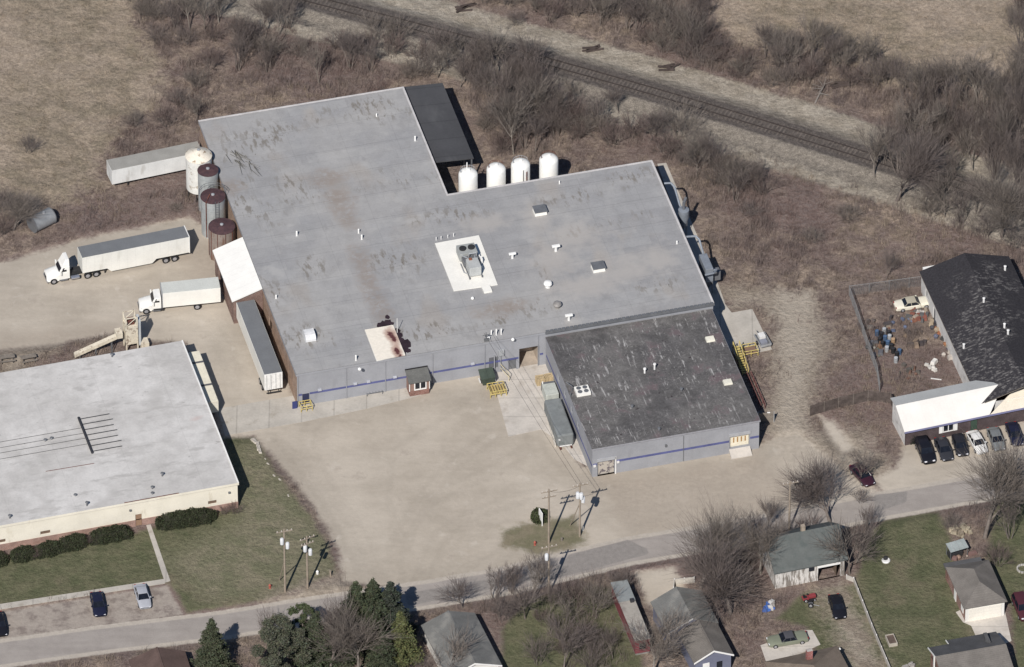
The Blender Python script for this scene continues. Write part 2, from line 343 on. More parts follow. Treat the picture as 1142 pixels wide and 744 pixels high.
t.bump(t.math('MULTIPLY', t.math('ADD', t.math('ADD', n_sm, n_mid), t.math('MULTIPLY', n_fine, .35)), rough_amt), .7, .45)
GROUND = t.out(c, .95, .1)
idx = np.arange(ng * ng).reshape(ng, ng)
quads = np.stack([idx[:-1, :-1], idx[:-1, 1:], idx[1:, 1:], idx[1:, :-1]], -1).reshape(-1, 4)
fm = lambda k: SD[k][quads].mean(1)
lab = np.zeros(len(quads), int)
lab[fm('straw') > 0] = 1; lab[fm('lawn') > 0] = 2; lab[fm('dirt') > 0] = 3; lab[fm('gravel') > 0] = 4; lab[fm('island') > 0] = 2
lab[fm('lot') > 0] = 5; lab[(fm('track') > -8.2) & (fm('track') < 8)] = 6; lab[fm('road') > 0] = 7
Vg = np.c_[gx, gy, gz]
for k, nm in enumerate(['ground', 'dry_field', 'lawn', 'dirt_track', 'gravel_lot', 'parking_bay', 'railway_bed', 'road']):
    q = quads[lab == k]; u, inv = np.unique(q, return_inverse=True)
    o = mesh_np(nm, Vg[u], inv.reshape(-1, 4), GROUND, None, {a: s[u] for a, s in SD.items()})
    o.data.polygons.foreach_set('use_smooth', [True] * len(o.data.polygons)); o['kind'] = 'structure'
def ground_z(x, y):
    d = float(dline(np.array([x]), np.array([y]), TRACK)[0]); b = min(max(1 - (d - 2.2) / 2.2, 0), 1); return b * b * (3 - 2 * b) * .55
# concrete: slabs that stand a hand above the yard
conc = mat('concrete', (.43, .40, .355), .9, .10, .35, .05, 3, .2, c2=(.33, .30, .255), t2=(.56, .72), sc2=.5, lines=(0, 4.5, .12, .8))
conc_p = mat('concrete_pale', (.50, .462, .415), .9, .09, .4, .05, 3, .2, c2=(.40, .36, .315), t2=(.54, .72), sc2=.35, lines=(1, 4.0, .12, .82))
def slab(name, pl, m, z=.03, thick=.2):
    b = MB(); b.prism(G(pl)[::-1], z - thick, z); o = b.build(name, m); o['kind'] = 'structure'; return o
slab('concrete_apron', [(243, 456), (330, 441), (334, 448), (470, 426), (470, 441), (409, 456), (336, 471), (251, 486)], conc, .03)
slab('concrete_driveway', [(547, 413), (604, 402), (616, 408), (655, 520), (640, 512), (628, 497), (604, 479), (567, 487)], conc_p, .03)
slab('concrete_path', [(733, 183), (743, 182), (802, 320), (809, 340), (816, 349), (839, 345), (861, 390), (833, 396), (822, 400), (800, 372)], conc, .06)
slab('concrete_path', [(163, 586), (168, 585), (190, 648), (184, 650)], conc, .04)
slab('concrete_kerb', [(-40, 686), (-40, 682), (0, 674), (183, 646), (184, 651), (0, 680)], conc, .06)
slab('concrete_pad', [(848, 720), (897, 703), (906, 703), (915, 719), (880, 735), (862, 760)], conc_p, .05)
slab('concrete_driveway', [(1066, 683), (1074, 679), (1119, 670), (1121, 683), (1128, 715), (1112, 722), (1088, 709), (1083, 698), (1074, 694)], conc_p, .05)
# ------------------------------------------------------------------ buildings
def wall_run(mb, p0, p1, z0, z1, openings=(), depth=.25, inward=None):
    """upright wall from p0 to p1 (2D, local) with rectangular holes (s0,s1,za,zb) and their jambs"""
    p0 = np.array(p0, float); p1 = np.array(p1, float); L = np.linalg.norm(p1 - p0); d = (p1 - p0) / L
    n = np.array([-d[1], d[0]]) if inward is None else np.array(inward, float)
    pt = lambda s, z, k=0.0: (*(p0 + d * s + n * k), z)
    ss = sorted({0, L, *[o[0] for o in openings], *[o[1] for o in openings]}); zs = sorted({z0, z1, *[o[2] for o in openings], *[o[3] for o in openings]})
    for a, b in zip(ss[:-1], ss[1:]):
        for e, f in zip(zs[:-1], zs[1:]):
            if any(o[0] <= a + 1e-6 and b <= o[1] + 1e-6 and o[2] <= e + 1e-6 and f <= o[3] + 1e-6 for o in openings): continue
            mb.poly([pt(a, e), pt(b, e), pt(b, f), pt(a, f)])
    for a, b, e, f in openings:
        for (s, z), (s2, z2) in (((a, e), (a, f)), ((a, f), (b, f)), ((b, f), (b, e)), ((b, e), (a, e))):
            mb.poly([pt(s, z), pt(s2, z2), pt(s2, z2, depth), pt(s, z, depth)])
    return pt
def grid_roof(name, cells, z, m, parent, attrs=None, step=.5, slope=None):
    """flat roof sheet as a fine grid over rectangles [(u0,u1,v0,v1)]; attrs: name -> fn(u, v)"""
    Vs = []; Fs = []; n0 = 0
    for u0, u1, v0, v1 in cells:
        us = np.linspace(u0, u1, max(2, int((u1 - u0) / step) + 1)); vs_ = np.linspace(v0, v1, max(2, int((v1 - v0) / step) + 1))
        U, V = np.meshgrid(us, vs_); k = np.arange(U.size).reshape(U.shape) + n0
        Vs.append(np.c_[U.ravel(), V.ravel(), np.full(U.size, z) + (0 if slope is None else slope(U.ravel(), V.ravel()))])
        Fs.append(np.stack([k[:-1, :-1], k[:-1, 1:], k[1:, 1:], k[1:, :-1]], -1).reshape(-1, 4)); n0 += U.size
    V = np.concatenate(Vs); Q = np.concatenate(Fs)
    return mesh_np(name, V, Q, m, parent, {a: fn(V[:, 0], V[:, 1]) for a, fn in (attrs or {}).items()})
def blobs(ls):
    def fn(u, v):
        out = np.full(u.shape, -3.0)
        for (a, b, ru, rv) in ls: out = np.maximum(out, 1 - np.sqrt(((u - a) / ru) ** 2 + ((v - b) / rv) ** 2))
        return out
    return fn
H = 5.8
grey_paint = mat('grey_painted_block', (.300, .305, .325), .8, .07, .35, .04, 4, .25, c2=(.265, .268, .285), t2=(.55, .75), sc2=.6, st2=(1, 1, .3), lines=(2, .2, .02, .93))
blue_paint = mat('blue_stripe_paint', (.095, .105, .235), .7, .15, .8)
brick_tan = brick('tan_brick', (.37, .255, .19), (.36, .31, .26), var=.3)
brick_red = brick('red_brick', (.24, .115, .09), (.36, .31, .28), var=.3)
brick_dark = brick('dark_brick', (.090, .066, .068), (.13, .11, .11), var=.3)
white_metal = mat('white_metal', (.80, .79, .76), .5, .04, .6, .02, 4, .4)
trim_white = mat('white_trim', (.70, .69, .67), .6, .08, .5, .04, 4)
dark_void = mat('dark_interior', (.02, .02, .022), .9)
steel = mat('galvanised_steel', (.42, .43, .44), .45, .10, .9, .05, 5, .5, metal=.25, c2=(.30, .30, .30), t2=(.5, .7), sc2=1.6)
steel_dk = mat('grey_metal', (.16, .165, .175), .5, .12, 1, .05, 5, .4, metal=.2)
black_mat = mat('black_rubber', (.018, .018, .020), .8, .15, 2)
rust_m = mat('rust', (.155, .062, .045), .9, .25, 1.1, .15, 6, .2, c2=(.085, .040, .038), t2=(.45, .65), sc2=1.5)
yellow_m = mat('yellow_paint', (.52, .42, .15), .6, .15, 2, c2=(.30, .22, .10), t2=(.55, .7), sc2=3)
wood_grey = mat('grey_wood', (.20, .175, .15), .9, .2, 1.2, .12, 8, .2)
wood_new = mat('pallet_wood', (.46, .36, .22), .9, .2, 2, .12, 8, .2)
pole_wood = mat('pole_wood', (.30, .25, .20), .9, .15, .8, .1, 6, .2)

# -- factory
t = NT('factory_roof')
sep = t.n.new('ShaderNodeSeparateXYZ'); t.link(t.tc.outputs['Object'], sep.inputs[0]); U_, V_ = sep.outputs[0], sep.outputs[1]
nb = t.noise(.09, 4); nm = t.noise(.5, 5, .6); nf = t.noise(3.2, 4, .65)
c = t.mix(t.ramp(nb, .38, .62), (.315, .313, .314), (.360, .353, .345)); c = t.mix(t.ramp(t.noise(.16, 3, .5, t.coords((1, .55, 1))), .56, .7), c, (.345, .325, .305))
c = t.scale(c, t.math('MULTIPLY', t.ramp(nm, .25, .75, .93, 1.07), t.ramp(nf, .25, .75, .95, 1.05)))
lines = t.math('ABSOLUTE', t.math('SUBTRACT', t.math('FRACT', t.math('DIVIDE', t.math('ADD', V_, t.math('MULTIPLY', nm, .25)), 5.5)), .5))
c = t.scale(c, t.ramp(lines, .004, .014, .84, 1.0))
bk_ = t.n.new('ShaderNodeTexBrick'); t.link(t.coords((1, 1, 1)), bk_.inputs['Vector']); bk_.inputs['Scale'].default_value = 1.0; bk_.inputs['Brick Width'].default_value = 8.5; bk_.inputs['Row Height'].default_value = 1.85; bk_.inputs['Mortar Size'].default_value = .03; bk_.inputs['Color1'].default_value = (1, 1, 1, 1); bk_.inputs['Color2'].default_value = (.90, .90, .91, 1); bk_.inputs['Mortar'].default_value = (.86, .86, .86, 1)
mm_ = t.n.new('ShaderNodeVectorMath'); mm_.operation = 'MULTIPLY'; t.link(c, mm_.inputs[0]); t.link(bk_.outputs['Color'], mm_.inputs[1]); c = mm_.outputs[0]
c = t.mix(t.ramp(t.noise(.32, 5, .65, t.coords((1, .6, 1), .4)), .56, .70, 0, .6), c, (.255, .250, .248)); c = t.mix(t.ramp(t.noise(.25, 5, .62, t.coords((.8, 1, 1), 1.7)), .58, .72, 0, .6), c, (.400, .392, .380))
lines2 = t.math('ABSOLUTE', t.math('SUBTRACT', t.math('FRACT', t.math('DIVIDE', U_, 7.5)), .5))
c = t.scale(c, t.ramp(lines2, .003, .012, .92, 1.0))
scuff = t.noise(.85, 4, .62, t.coords((1.5, .5, 1))); grp = t.noise(.17, 3, .55)
c = t.mix(t.math('MULTIPLY', t.ramp(scuff, .50, .62), t.math('MULTIPLY', t.ramp(t.math('ADD', t.attr('worn'), t.math('MULTIPLY', t.math('SUBTRACT', grp, .5), 2.4)), .15, 1.0), .80)), c, (.185, .168, .146))
c = t.mix(t.math('MULTIPLY', t.ramp(t.noise(2.2, 4, .7, t.coords((1.2, .7, 1))), .63, .69), t.ramp(t.math('ADD', t.attr('worn'), t.math('MULTIPLY', t.math('SUBTRACT', grp, .5), 2.0)), .25, 1.0)), c, (.115, .100, .088))
dust = t.math('ADD', t.attr('dust'), t.math('MULTIPLY', t.math('SUBTRACT', nm, .5), 1.6)); c = t.mix(t.math('MULTIPLY', t.ramp(dust, -.1, .8, 0, .65), t.ramp(t.noise(1.6, 5, .7), .30, .56)), c, (.250, .208, .178))
pink = t.math('ADD', t.attr('pale'), t.math('MULTIPLY', t.math('SUBTRACT', nm, .5), 1.4)); c = t.mix(t.ramp(pink, 0, .9, 0, .7), c, (.395, .370, .345))
t.bump(t.math('ADD', nm, nf), .12, .1)
FROOF = t.out(c, .85, .08)
fac = thing('factory_building', 'long low grey factory with flat L shaped roof and blue stripe', 'factory', (A0[0], A0[1], 0), ANG)
UF, VF, UW, VW = 60.0, 32.6, 30.0, 57.8
# front opening in local u
oa = F.loc(577.3, 407, 0)[0]; ob = F.loc(599, 402, 0)[0]
b = MB(); wall_run(b, (0, 0), (UF, 0), -.3, H, [(.75, 1.75, 0, 2.1), (oa, ob, 0, 3.6), (30.4, 31.5, 0, 2.2), (27.8 - .2, 28.9, .9, 2.9)], .3)
wall_run(b, (UF, 0), (UF, VF), -.3, H); wall_run(b, (UF, VF), (UW, VF), -.3, H); wall_run(b, (UW, VF), (UW, VW), -.3, H); wall_run(b, (UW, VW), (0, VW), -.3, H)
b.build('painted_wall', grey_paint, fac)
b = MB(); wall_run(b, (0, VW), (0, 0), -.3, H, [(VW - 16.5, VW - 14.8, 1.2, 3.2)], .2); b.build('brick_wall', brick_tan, fac)
b = MB(); b.box(.77, 1.73, .2, .28, 0, 2.08); b.build('door', mat('dark_blue_door', (.03, .035, .08), .5), fac)
b = MB(); b.box(30.42, 31.48, .2, .28, 0, 2.18); b.build('door', steel_dk, fac)
b = MB(); b.box(27.62, 28.88, .15, .2, .92, 2.88); b.build('louvre', steel_dk, fac)
# the loading bay behind the opening: floor, back and side walls
b = MB(); d0 = 3.4
b.poly([(oa, .3, .05), (ob, .3, .05), (ob, d0, .05), (oa, d0, .05)]); b.poly([(oa, d0, 0), (ob, d0, 0), (ob, d0, 3.6), (oa, d0, 3.6)])
b.poly([(ob, .3, 0), (ob, d0, 0), (ob, d0, 3.6), (ob, .3, 3.6)]); b.poly([(oa, .3, 0), (oa, d0, 0), (oa, d0, 3.6), (oa, .3, 3.6)]); b.poly([(oa, .3, 3.6), (ob, .3, 3.6), (ob, d0, 3.6), (oa, d0, 3.6)])
b.build('loading_bay', mat('bay_wall', (.40, .34, .28), .9, .15, .6), fac)
b = MB(); b.box(.15, .72, -.012, .004, 1.85, 2.2); b.box(1.78, oa - .1, -.012, .004, 1.85, 2.2); b.box(ob + .1, 35.4, -.012, .004, 1.85, 2.2); b.build('blue_stripe', blue_paint, fac)
for u in (.05, 7.0, 12.6, 19.4, 26.9, 34.6): b = MB(); b.box(u, u + .1, -.12, -.02, 0, H - .25); b.build('downpipe', grey_paint, fac)
for u in (3.2, 8.3, 10.2, 14.0, 25.2): b = MB(); b.cbox(u, -.15, 2.35, .5, .28, .22); b.build('wall_lamp', mat('lamp_grey', (.45, .46, .5), .5), fac)
b = MB(); b.box(28.9, 29.7, -.35, -.01, 3.2, 4.1); b.build('meter_box', mat('meter_grey', (.33, .34, .35), .6), fac)
b = MB(); b.box(28.25, 28.38, -.25, -.02, .2, 3.3); b.box(29.2, 29.28, -.2, -.02, .2, 3.2); b.build('conduit', grey_paint, fac)
loc = F.loc
def fl(l, z=H): return [loc(x, y, z) for x, y in l]
worn_b = [(*loc(x, y, H), a, bb) for x, y, a, bb in ((300, 150, 14, 5), (420, 118, 12, 3), (262, 175, 8, 4), (270, 205, 4, 5), (330, 215, 6, 6), (285, 235, 6, 8), (345, 300, 4, 4), (300, 330, 6, 6), (450, 200, 12, 4), (500, 240, 9, 4), (445, 290, 7, 6), (640, 220, 9, 3), (700, 200, 8, 3), (690, 250, 8, 3), (580, 350, 10, 4), (470, 370, 10, 3), (370, 385, 8, 3), (735, 320, 8, 3), (420, 130, 10, 3), (340, 380, 6, 5), (605, 305, 1.2, 5), (640, 260, 4, 3))]
dust_b = [(*loc(x, y, H), a, bb) for x, y, a, bb in ((378, 225, 3, 4), (388, 245, 2.2, 3), (402, 290, 2.3, 4), (410, 315, 2, 4), (420, 335, 2.2, 3.5), (428, 352, 2.2, 3), (365, 200, 4, 3), (560, 345, 6, 2.5), (255, 210, 3, 2.5))]
pale_b = [(*loc(x, y, H), a, bb) for x, y, a, bb in ((640, 265, 7, 5), (655, 320, 9, 4), (620, 290, 5, 6), (735, 290, 4, 5), (600, 245, 3, 5), (700, 300, 8, 5), (540, 250, 6, 3))]
rf = grid_roof('roof', [(-.12, UF + .12, -.12, VF + .1), (-.12, UW + .12, VF + .1, VW + .12)], H + .16, FROOF, fac, {'worn': blobs(worn_b), 'dust': blobs(dust_b), 'pale': blobs(pale_b)}, .5)
b = MB(); e = .14; o_ = [(-e, -e), (UF + e, -e), (UF + e, VF + e), (UW + e, VF + e), (UW + e, VW + e), (-e, VW + e)]
i_ = [(0, 0), (UF, 0), (UF, VF), (UW, VF), (UW, VW), (0, VW)]
for k in range(6):
    (x0, y0), (x1, y1) = o_[k], o_[(k + 1) % 6]; b.poly([(x0, y0, H - .22), (x1, y1, H - .22), (x1, y1, H + .155), (x0, y0, H + .155)])
    (p0, q0), (p1, q1) = i_[k], i_[(k + 1) % 6]; b.poly([(x0, y0, H - .22), (x1, y1, H - .22), (p1, q1, H - .22), (p0, q0, H - .22)])
b.build('fascia', grey_paint, fac)
b = MB(); z0, z1 = H + .162, H + .23
b.box(UF - .12, UF + .15, 0, VF + .16, z0, z1); b.box(UW + .16, UF - .13, VF - .1, VF + .16, z0, z1); b.box(UW - .1, UW + .15, VF - .1, VW + .16, z0, z1); b.box(-.14, UW - .11, VW - .1, VW + .16, z0, z1)
b.build('edge_trim', mat('pale_edge', (.52, .50, .49), .7, .12, .5, .06, 4), fac)
b = MB(); z1 = H + .35
for a in np.arange(35.75, 59.8, .58): b.box(a, a + .44, -.25, -.02 + .1, H + .165, z1)
b.build('roof_kerb', steel_dk, fac)
b = MB(); b.box(35.65, 60.0, -.3, -.13, H - .1, H + .2); b.build('roof_flashing', steel_dk, fac)
Zr = H + .16
def rpt(px, py): u, v = loc(px, py, Zr); return u, v
# white membrane patches
mem = mat('white_membrane', (.80, .78, .72), .6, .04, .4, .03, 4, .3)
for pl in ([(485, 272), (534, 263), (555, 318), (506, 325)],):
    b = MB(); q = [loc(x, y, Zr) for x, y in pl]; b.prism(q[::-1], Zr + .004, Zr + .12); b.build('roof_patch', mem, fac)
    b = MB(); b.prism([loc(x, y, Zr) for x, y in [(537, 321), (546, 319.5), (549, 326), (540, 327.5)]][::-1], Zr + .004, Zr + .3); b.build('roof_hatch', mem, fac)
tt = NT('rusty_membrane'); nn = tt.noise(.7, 5, .65); rr = tt.math('ADD', tt.attr('rust'), tt.math('MULTIPLY', tt.math('SUBTRACT', nn, .5), 1.3))
c = tt.mix(tt.ramp(rr, -.2, .5), (.78, .72, .62), (.46, .33, .27)); c = tt.mix(tt.ramp(rr, .45, .75), c, (.10, .035, .035)); RUSTY = tt.out(tt.scale(c, tt.ramp(tt.noise(2.5, 3), .25, .75, .94, 1.06)), .7, .25)
q = [loc(x, y, Zr) for x, y in [(407, 369), (437, 363), (452, 396), (420, 403)]]
ru = [(*loc(x, y, Zr), a, bb) for x, y, a, bb in ((443, 392, .8, 2.6), (440, 380, .9, 1.6), (436, 374, 1.0, 2.0), (446, 397, .6, 1.4))]
b = MB(); b.prism(q[::-1], Zr + .004, Zr + .10); b.build('roof_patch', mem, fac)
us = [p[0] for p in q]; vs2 = [p[1] for p in q]
grid_roof('roof_patch', [(min(us) + .05, max(us) - .05, min(vs2) + .05, max(vs2) - .05)], Zr + .108, RUSTY, fac, {'rust': blobs(ru)}, .3)
# tar spilled beside the rusty patch
tar = mat('tar', (.030, .018, .024), .8, .3, 1); b = MB()
def splat(bm, px, py, r, z=Zr, seed=0):
    u, v = loc(px, py, z); g = random.Random(seed); n = 14
    bm.poly([(u + r * g.uniform(.7, 1.2) * math.cos(2 * math.pi * k / n), v + 1.25 * r * g.uniform(.7, 1.2) * math.sin(2 * math.pi * k / n), z + .005 + seed * .0004) for k in range(n)])
for k, (x, y, r) in enumerate(((427, 363, .8), (433, 361, .75), (430, 364, .7), (432, 353.5, .38), (424, 364, .5), (443, 369, .45), (445, 374, .6), (447, 380, .7), (450, 385, .95), (452, 383, .8), (450, 391, .6), (455, 391, .45), (450, 394.5, .4))): splat(b, x, y, r, Zr, k + 1)
b.build('tar_stain', tar, fac)
# roof lights, hoods, vents
for px, py in ((602, 237), (667, 300)):
    u, v = rpt(px, py); b = MB(); b.cbox(u, v, Zr, 1.75, 1.5, .55, 0, .94, .94); o = b.build('roof_light', mem, fac)
    b = MB(); b.cbox(u + .05, v + .05, Zr + .56, 1.85, 1.65, .12); b.build('lid', steel_dk, o)
u, v = rpt(345, 377); b = MB()
prof = [(-.9, 0), (-.9, .45), (-.75, .75), (-.4, .95), (.1, 1.0), (.9, .95), (.9, 0)]
i = len(b.v); n = len(prof); b.pts([(u - .75, v + y, Zr + z) for y, z in prof] + [(u + .75, v + y, Zr + z) for y, z in prof])
for k in range(n): b.f.append((i + k, i + (k + 1) % n, i + n + (k + 1) % n, i + n + k))
b.f.append(tuple(range(i, i + n))); b.f.append(tuple(range(i + 2 * n - 1, i + n - 1, -1))); b.build('exhaust_hood', mat('hood_white', (.66, .66, .66), .5, .1, 1), fac, bevel=.05)
for px, py, s in ((620, 280, 1), (571.5, 288, .9), (634.5, 357, .95)):
    u, v = rpt(px, py); b = MB(); b.lathe([(.22 * s, 0), (.22 * s, .75 * s), (.24 * s, .8 * s)], u, v, 12); o = b.build('roof_vent', white_metal, fac, True)
    for o_ in (o,): o_.location = (0, 0, Zr)
    b = MB(); b.cbox(u, v, .78 * s, 1.15 * s, .45 * s, .28 * s); b.build('cowl', white_metal, o, bevel=.06)
for px, py, m in ((611, 320, white_metal), (621.5, 343, mat('turbine_grey', (.32, .30, .28), .5, .15, 2, metal=.3))):
    u, v = rpt(px, py); b = MB(); b.lathe([(.38, 0), (.36, .35), (.55, .42), (.62, .62), (.52, .85), (.25, .98), (.05, 1.0)], u, v, 14); o = b.build('turbine_vent', m, fac, True); o.location = (0, 0, Zr)
for px, py, h, r in ((331, 263, .8, .14), (400, 260, .7, .12), (403.5, 267, .8, .13), (463, 157, .8, .14), (308, 333, .6, .13), (397, 402, .9, .13), (624, 205, .5, .1), (755, 272, .5, .12), (486.5, 268, .55, .07), (492, 267, .55, .07), (499.5, 265.5, .55, .07), (506, 264, .6, .07), (548, 374, .9, .09), (553.5, 374, 1.1, .09), (559, 373, 1.0, .09), (420, 130, .5, .1), (545, 379, .5, .2)):
    u, v = rpt(px, py); b = MB(); b.lathe([(r, 0), (r, h), (r * .6, h + .05)], u, v, 8); o = b.build('vent_pipe', white_metal if r > .08 else trim_white, fac, True); o.location = (0, 0, Zr)
u, v = rpt(443, 371); b = MB(); b.tube((u, v, Zr), (u, v, Zr + 2.6), .05, .04, 6); b.build('mast', white_metal, fac)
for px, py in ((401, 413), (527, 334), (572, 380)):
    u, v = rpt(px, py); b = MB(); b.lathe([(.05, 0), (.22, .1), (.25, .25), (.15, .42), (.03, .48)], u, v, 10); o = b.build('roof_vent', white_metal, fac, True); o.location = (0, 0, Zr)
# electric service mast and brackets on the front edge
b = MB(); u, v = rpt(543, 383); b.tube((u, v + .4, H), (u, v + .4, H + 1.8), .06, .06, 6); b.box(u - .5, u + .5, v + .36, v + .44, H + 1.3, H + 1.4); b.box(u - .3, u + .4, v + .3, v + .5, H + .25, H + .7); b.build('service_mast', steel_dk, fac)
SERVICE = F.w(u, v + .4, H + 1.75)

# -- the dark roofed wing in front of it
t = NT('dark_tar_roof')
nb = t.noise(.12, 4); nm = t.noise(.7, 5, .62); nf = t.noise(3.5, 4, .65)
c = t.mix(t.ramp(nb, .4, .6), (.100, .096, .096), (.134, .128, .124)); c = t.scale(c, t.math('MULTIPLY', t.ramp(nm, .25, .75, .75, 1.25), t.ramp(nf, .25, .75, .8, 1.2)))
c = t.mix(t.ramp(t.noise(.35, 4, .6), .55, .68), c, (.135, .108, .112))
wh = t.noise(1.0, 4, .6, t.coords((2.8, .30, 1))); area = t.ramp(t.math('ADD', t.attr('bleached'), t.math('MULTIPLY', t.math('SUBTRACT', nm, .5), 1.6)), -.5, .8)
c = t.mix(t.math('MULTIPLY', t.ramp(wh, .56, .63), t.math('MULTIPLY', t.ramp(t.noise(.9, 3), .42, .58), area)), c, (.38, .37, .36))
c = t.mix(t.math('MULTIPLY', t.ramp(t.noise(3.0, 4, .7, t.coords((1, 1, 1))), .56, .66), t.math('MULTIPLY', area, .7)), c, (.270, .258, .245))
DARKROOF = t.out(t.mix(t.ramp(t.noise(.8, 4, .6), .66, .72), c, (.045, .036, .040)), .9, .15)
HX = 5.0
D0 = F.w(35.75, -25.0)
F2 = Frame(D0, ANG)
wing = thing('warehouse_building', 'grey painted warehouse with a weathered dark roof, blue stripe and two loading doors', 'warehouse', D0, ANG)
WU, WV = 23.9, 24.85
l2 = F2.loc
d1 = (.75, 3.2); d2 = (19.7, 22.5)
b = MB(); wall_run(b, (0, 0), (WU, 0), -.3, HX, [(d1[0], d1[1], 0, 2.6), (d2[0], d2[1], .9, 3.0)], .35); wall_run(b, (WU, 0), (WU, WV), -.3, HX); wall_run(b, (WU, WV), (0, WV), -.3, HX)
wall_run(b, (0, WV), (0, 0), -.3, HX, [(WV - 18.5, WV - 17.6, 2.6, 3.6), (WV - 15, WV - 14.1, 2.6, 3.6), (WV - 11.5, WV - 10.6, 2.6, 3.6), (WV - 8, WV - 7.1, 2.6, 3.6)], .2); b.build('painted_wall', grey_paint, wing)
b = MB()
for s in (18.5, 15, 11.5, 8): b.box(.15, .2, s - .9 + .02, s - .02, 2.62, 3.58)
b.build('window', steel_dk, wing)
b = MB(); b.box(3.3, d2[0] - .1, -.012, .004, 2.0, 2.38); b.box(d2[1] + .1, WU - .02, -.012, .004, 2.0, 2.38); b.box(.1, d1[0] - .1, -.012, .004, 2.0, 2.38); b.build('blue_stripe', blue_paint, wing)
b = MB(); b.box(-.012, .004, .05, WV - .2, 1.7, 2.1); b.build('blue_stripe', blue_paint, wing)
tt = NT('bay_clutter'); n = tt.noise(1.4, 4, .7); BAY = tt.out(tt.mix(tt.ramp(n, .52, .6), (.44, .40, .35), (.14, .12, .13)), .9)
b = MB(); b.box(d1[0] + .02, d1[1] - .02, .3, .34, .0, 2.58); b.build('loading_door', BAY, wing)
b = MB(); b.box(d2[0] + .02, d2[1] - .02, .3, .34, .9, 2.98); dr = b.build('loading_door', mat('cream_door', (.72, .66, .52), .7, .08, 1), wing)
b = MB()
for k in range(4): b.box(d2[0] + .55 + k * .55, d2[0] + .72 + k * .55, .27, .298, 1.6, 2.5)
b.build('pane', mat('amber_pane', (.35, .20, .08), .4), dr)
b = MB(); b.hexa([(d2[0] - .1, -1.3, -.1), (d2[1] + .1, -1.3, -.1), (d2[1] + .1, .3, -.1), (d2[0] - .1, .3, -.1)], [(d2[0] - .1, -1.3, .12), (d2[1] + .1, -1.3, .12), (d2[1] + .1, .29, .88), (d2[0] - .1, .29, .88)]); b.build('dock_ramp', conc_p, wing)
for da, zt in ((d1, 2.6), (d2, 3.0)):
    b = MB(); b.box(da[0] - .15, da[1] + .15, -.14, -.02, zt + .05, zt + .55); b.build('door_lintel', mat('lintel_grey', (.36, .365, .38), .7, .08, 1), wing)
b = MB(); b.box(d1[1] + .03, d1[1] + .2, -.14, -.02, 0, 3.1); b.build('door_post', trim_white, wing)
b = MB(); b.cbox(d1[0] - .45, -.12, 1.9, .35, .2, .3); b.cbox(d1[1] + .45, -.12, 1.9, .35, .2, .3); b.build('wall_lamp', trim_white, wing)
b = MB(); b.box(13.0, 13.07, -.08, -.02, .1, HX - .3); b.build('downpipe', steel_dk, wing)
b = MB(); b.cbox(10.5, -.1, 3.3, .25, .2, .4); b.build('wall_box', steel_dk, wing)
bl = blobs([(*l2(x, y, HX), a, bb) for x, y, a, bb in ((660, 430, 4, 8), (650, 470, 4, 8), (690, 490, 6, 3), (760, 420, 4, 6), (690, 440, 4, 6), (750, 400, 5, 4), (700, 390, 3, 5), (800, 430, 3, 6), (780, 470, 8, 3), (670, 400, 3, 5), (640, 410, 2, 5), (740, 360, 6, 3), (800, 380, 2, 8))])
grid_roof('roof', [(-.1, WU + .1, -.1, WV - .05)], HX + .13, DARKROOF, wing, {'bleached': bl}, .5)
b = MB(); b.box(-.13, WU + .13, -.13, -.101, HX - .1, HX + .17); b.box(WU + .101, WU + .13, -.1, WV - .05, HX - .15, HX + .17); b.box(-.13, -.101, -.1, WV - .05, HX - .15, HX + .17); b.build('fascia', mat('fascia_grey', (.28, .28, .30), .7, .1, 1), wing)
Zx = HX + .13
def wp(px, py): return l2(px, py, Zx)
b = MB(); u, v = wp(649.5, 437.5); b.cbox(u, v, Zx, 2.0, 1.7, .5); o = b.build('roof_unit', mem, wing)
b = MB()
for du in (-.45, .45):
    for dv in (-.4, .4): b.lathe([(.34, Zx + .5), (.34, Zx + .56), (.1, Zx + .58)], u + du, v + dv, 12)
b.build('fan', steel_dk, o)
for px, py in ((792, 379), (811.5, 427)):
    u, v = wp(px, py); b = MB(); b.cbox(u, v, Zx, 1.25, 1.0, .3, 0, .92, .92); b.build('roof_light', mat('cream_cover', (.74, .71, .60), .6), wing)
for px, py, h in ((719, 416, .7), (730, 412, .9), (705, 455, .35), (760, 436, .35), (735, 480, .3)):
    u, v = wp(px, py); b = MB(); b.lathe([(.14, 0), (.14, h), (.24, h + .03), (.2, h + .16), (.04, h + .2)], u, v, 10); o = b.build('roof_vent', trim_white if h > .5 else steel_dk, wing, True); o.location = (0, 0, Zx)
b = MB(); u, v = wp(638, 437); b.path([(u, v, Zx), (u, v, Zx + 1.0), (u - .6, v + .9, Zx + 1.1)], .08); b.path([(u - .5, v - 1, Zx), (u - .5, v - 1, Zx + .8)], .07); b.build('roof_pipe', steel_dk, wing)

# -- black canopy at the back wing
can = thing('lean_to_canopy', 'black flat canopy roof on posts along the back wing of the factory', 'canopy', F.w(30.3, 40), ANG)
ca = [F.loc(x, y, 4.9) for x, y in ((450.5, 97), (497, 94.5), (526.5, 178), (483.5, 182))]
cu1 = (ca[1][0] + ca[2][0]) / 2 - 30.3; v0 = (ca[2][1] + ca[3][1]) / 2 - 40; v1 = (ca[0][1] + ca[1][1]) / 2 - 40
b = MB(); b.hexa([(-.05, v0, 5.15), (cu1, v0, 4.7), (cu1, v1, 4.7), (-.05, v1, 5.15)], [(-.05, v0, 5.35), (cu1, v0, 4.9), (cu1, v1, 4.9), (-.05, v1, 5.35)])
b.build('roof', mat('black_roll_roof', (.070, .070, .074), .7, .10, .25, .05, 3, .3, c2=(.095, .095, .098), t2=(.5, .7), sc2=.25, st2=(1, .4, 1), lines=(1, 4.0, .12, .8)), can)
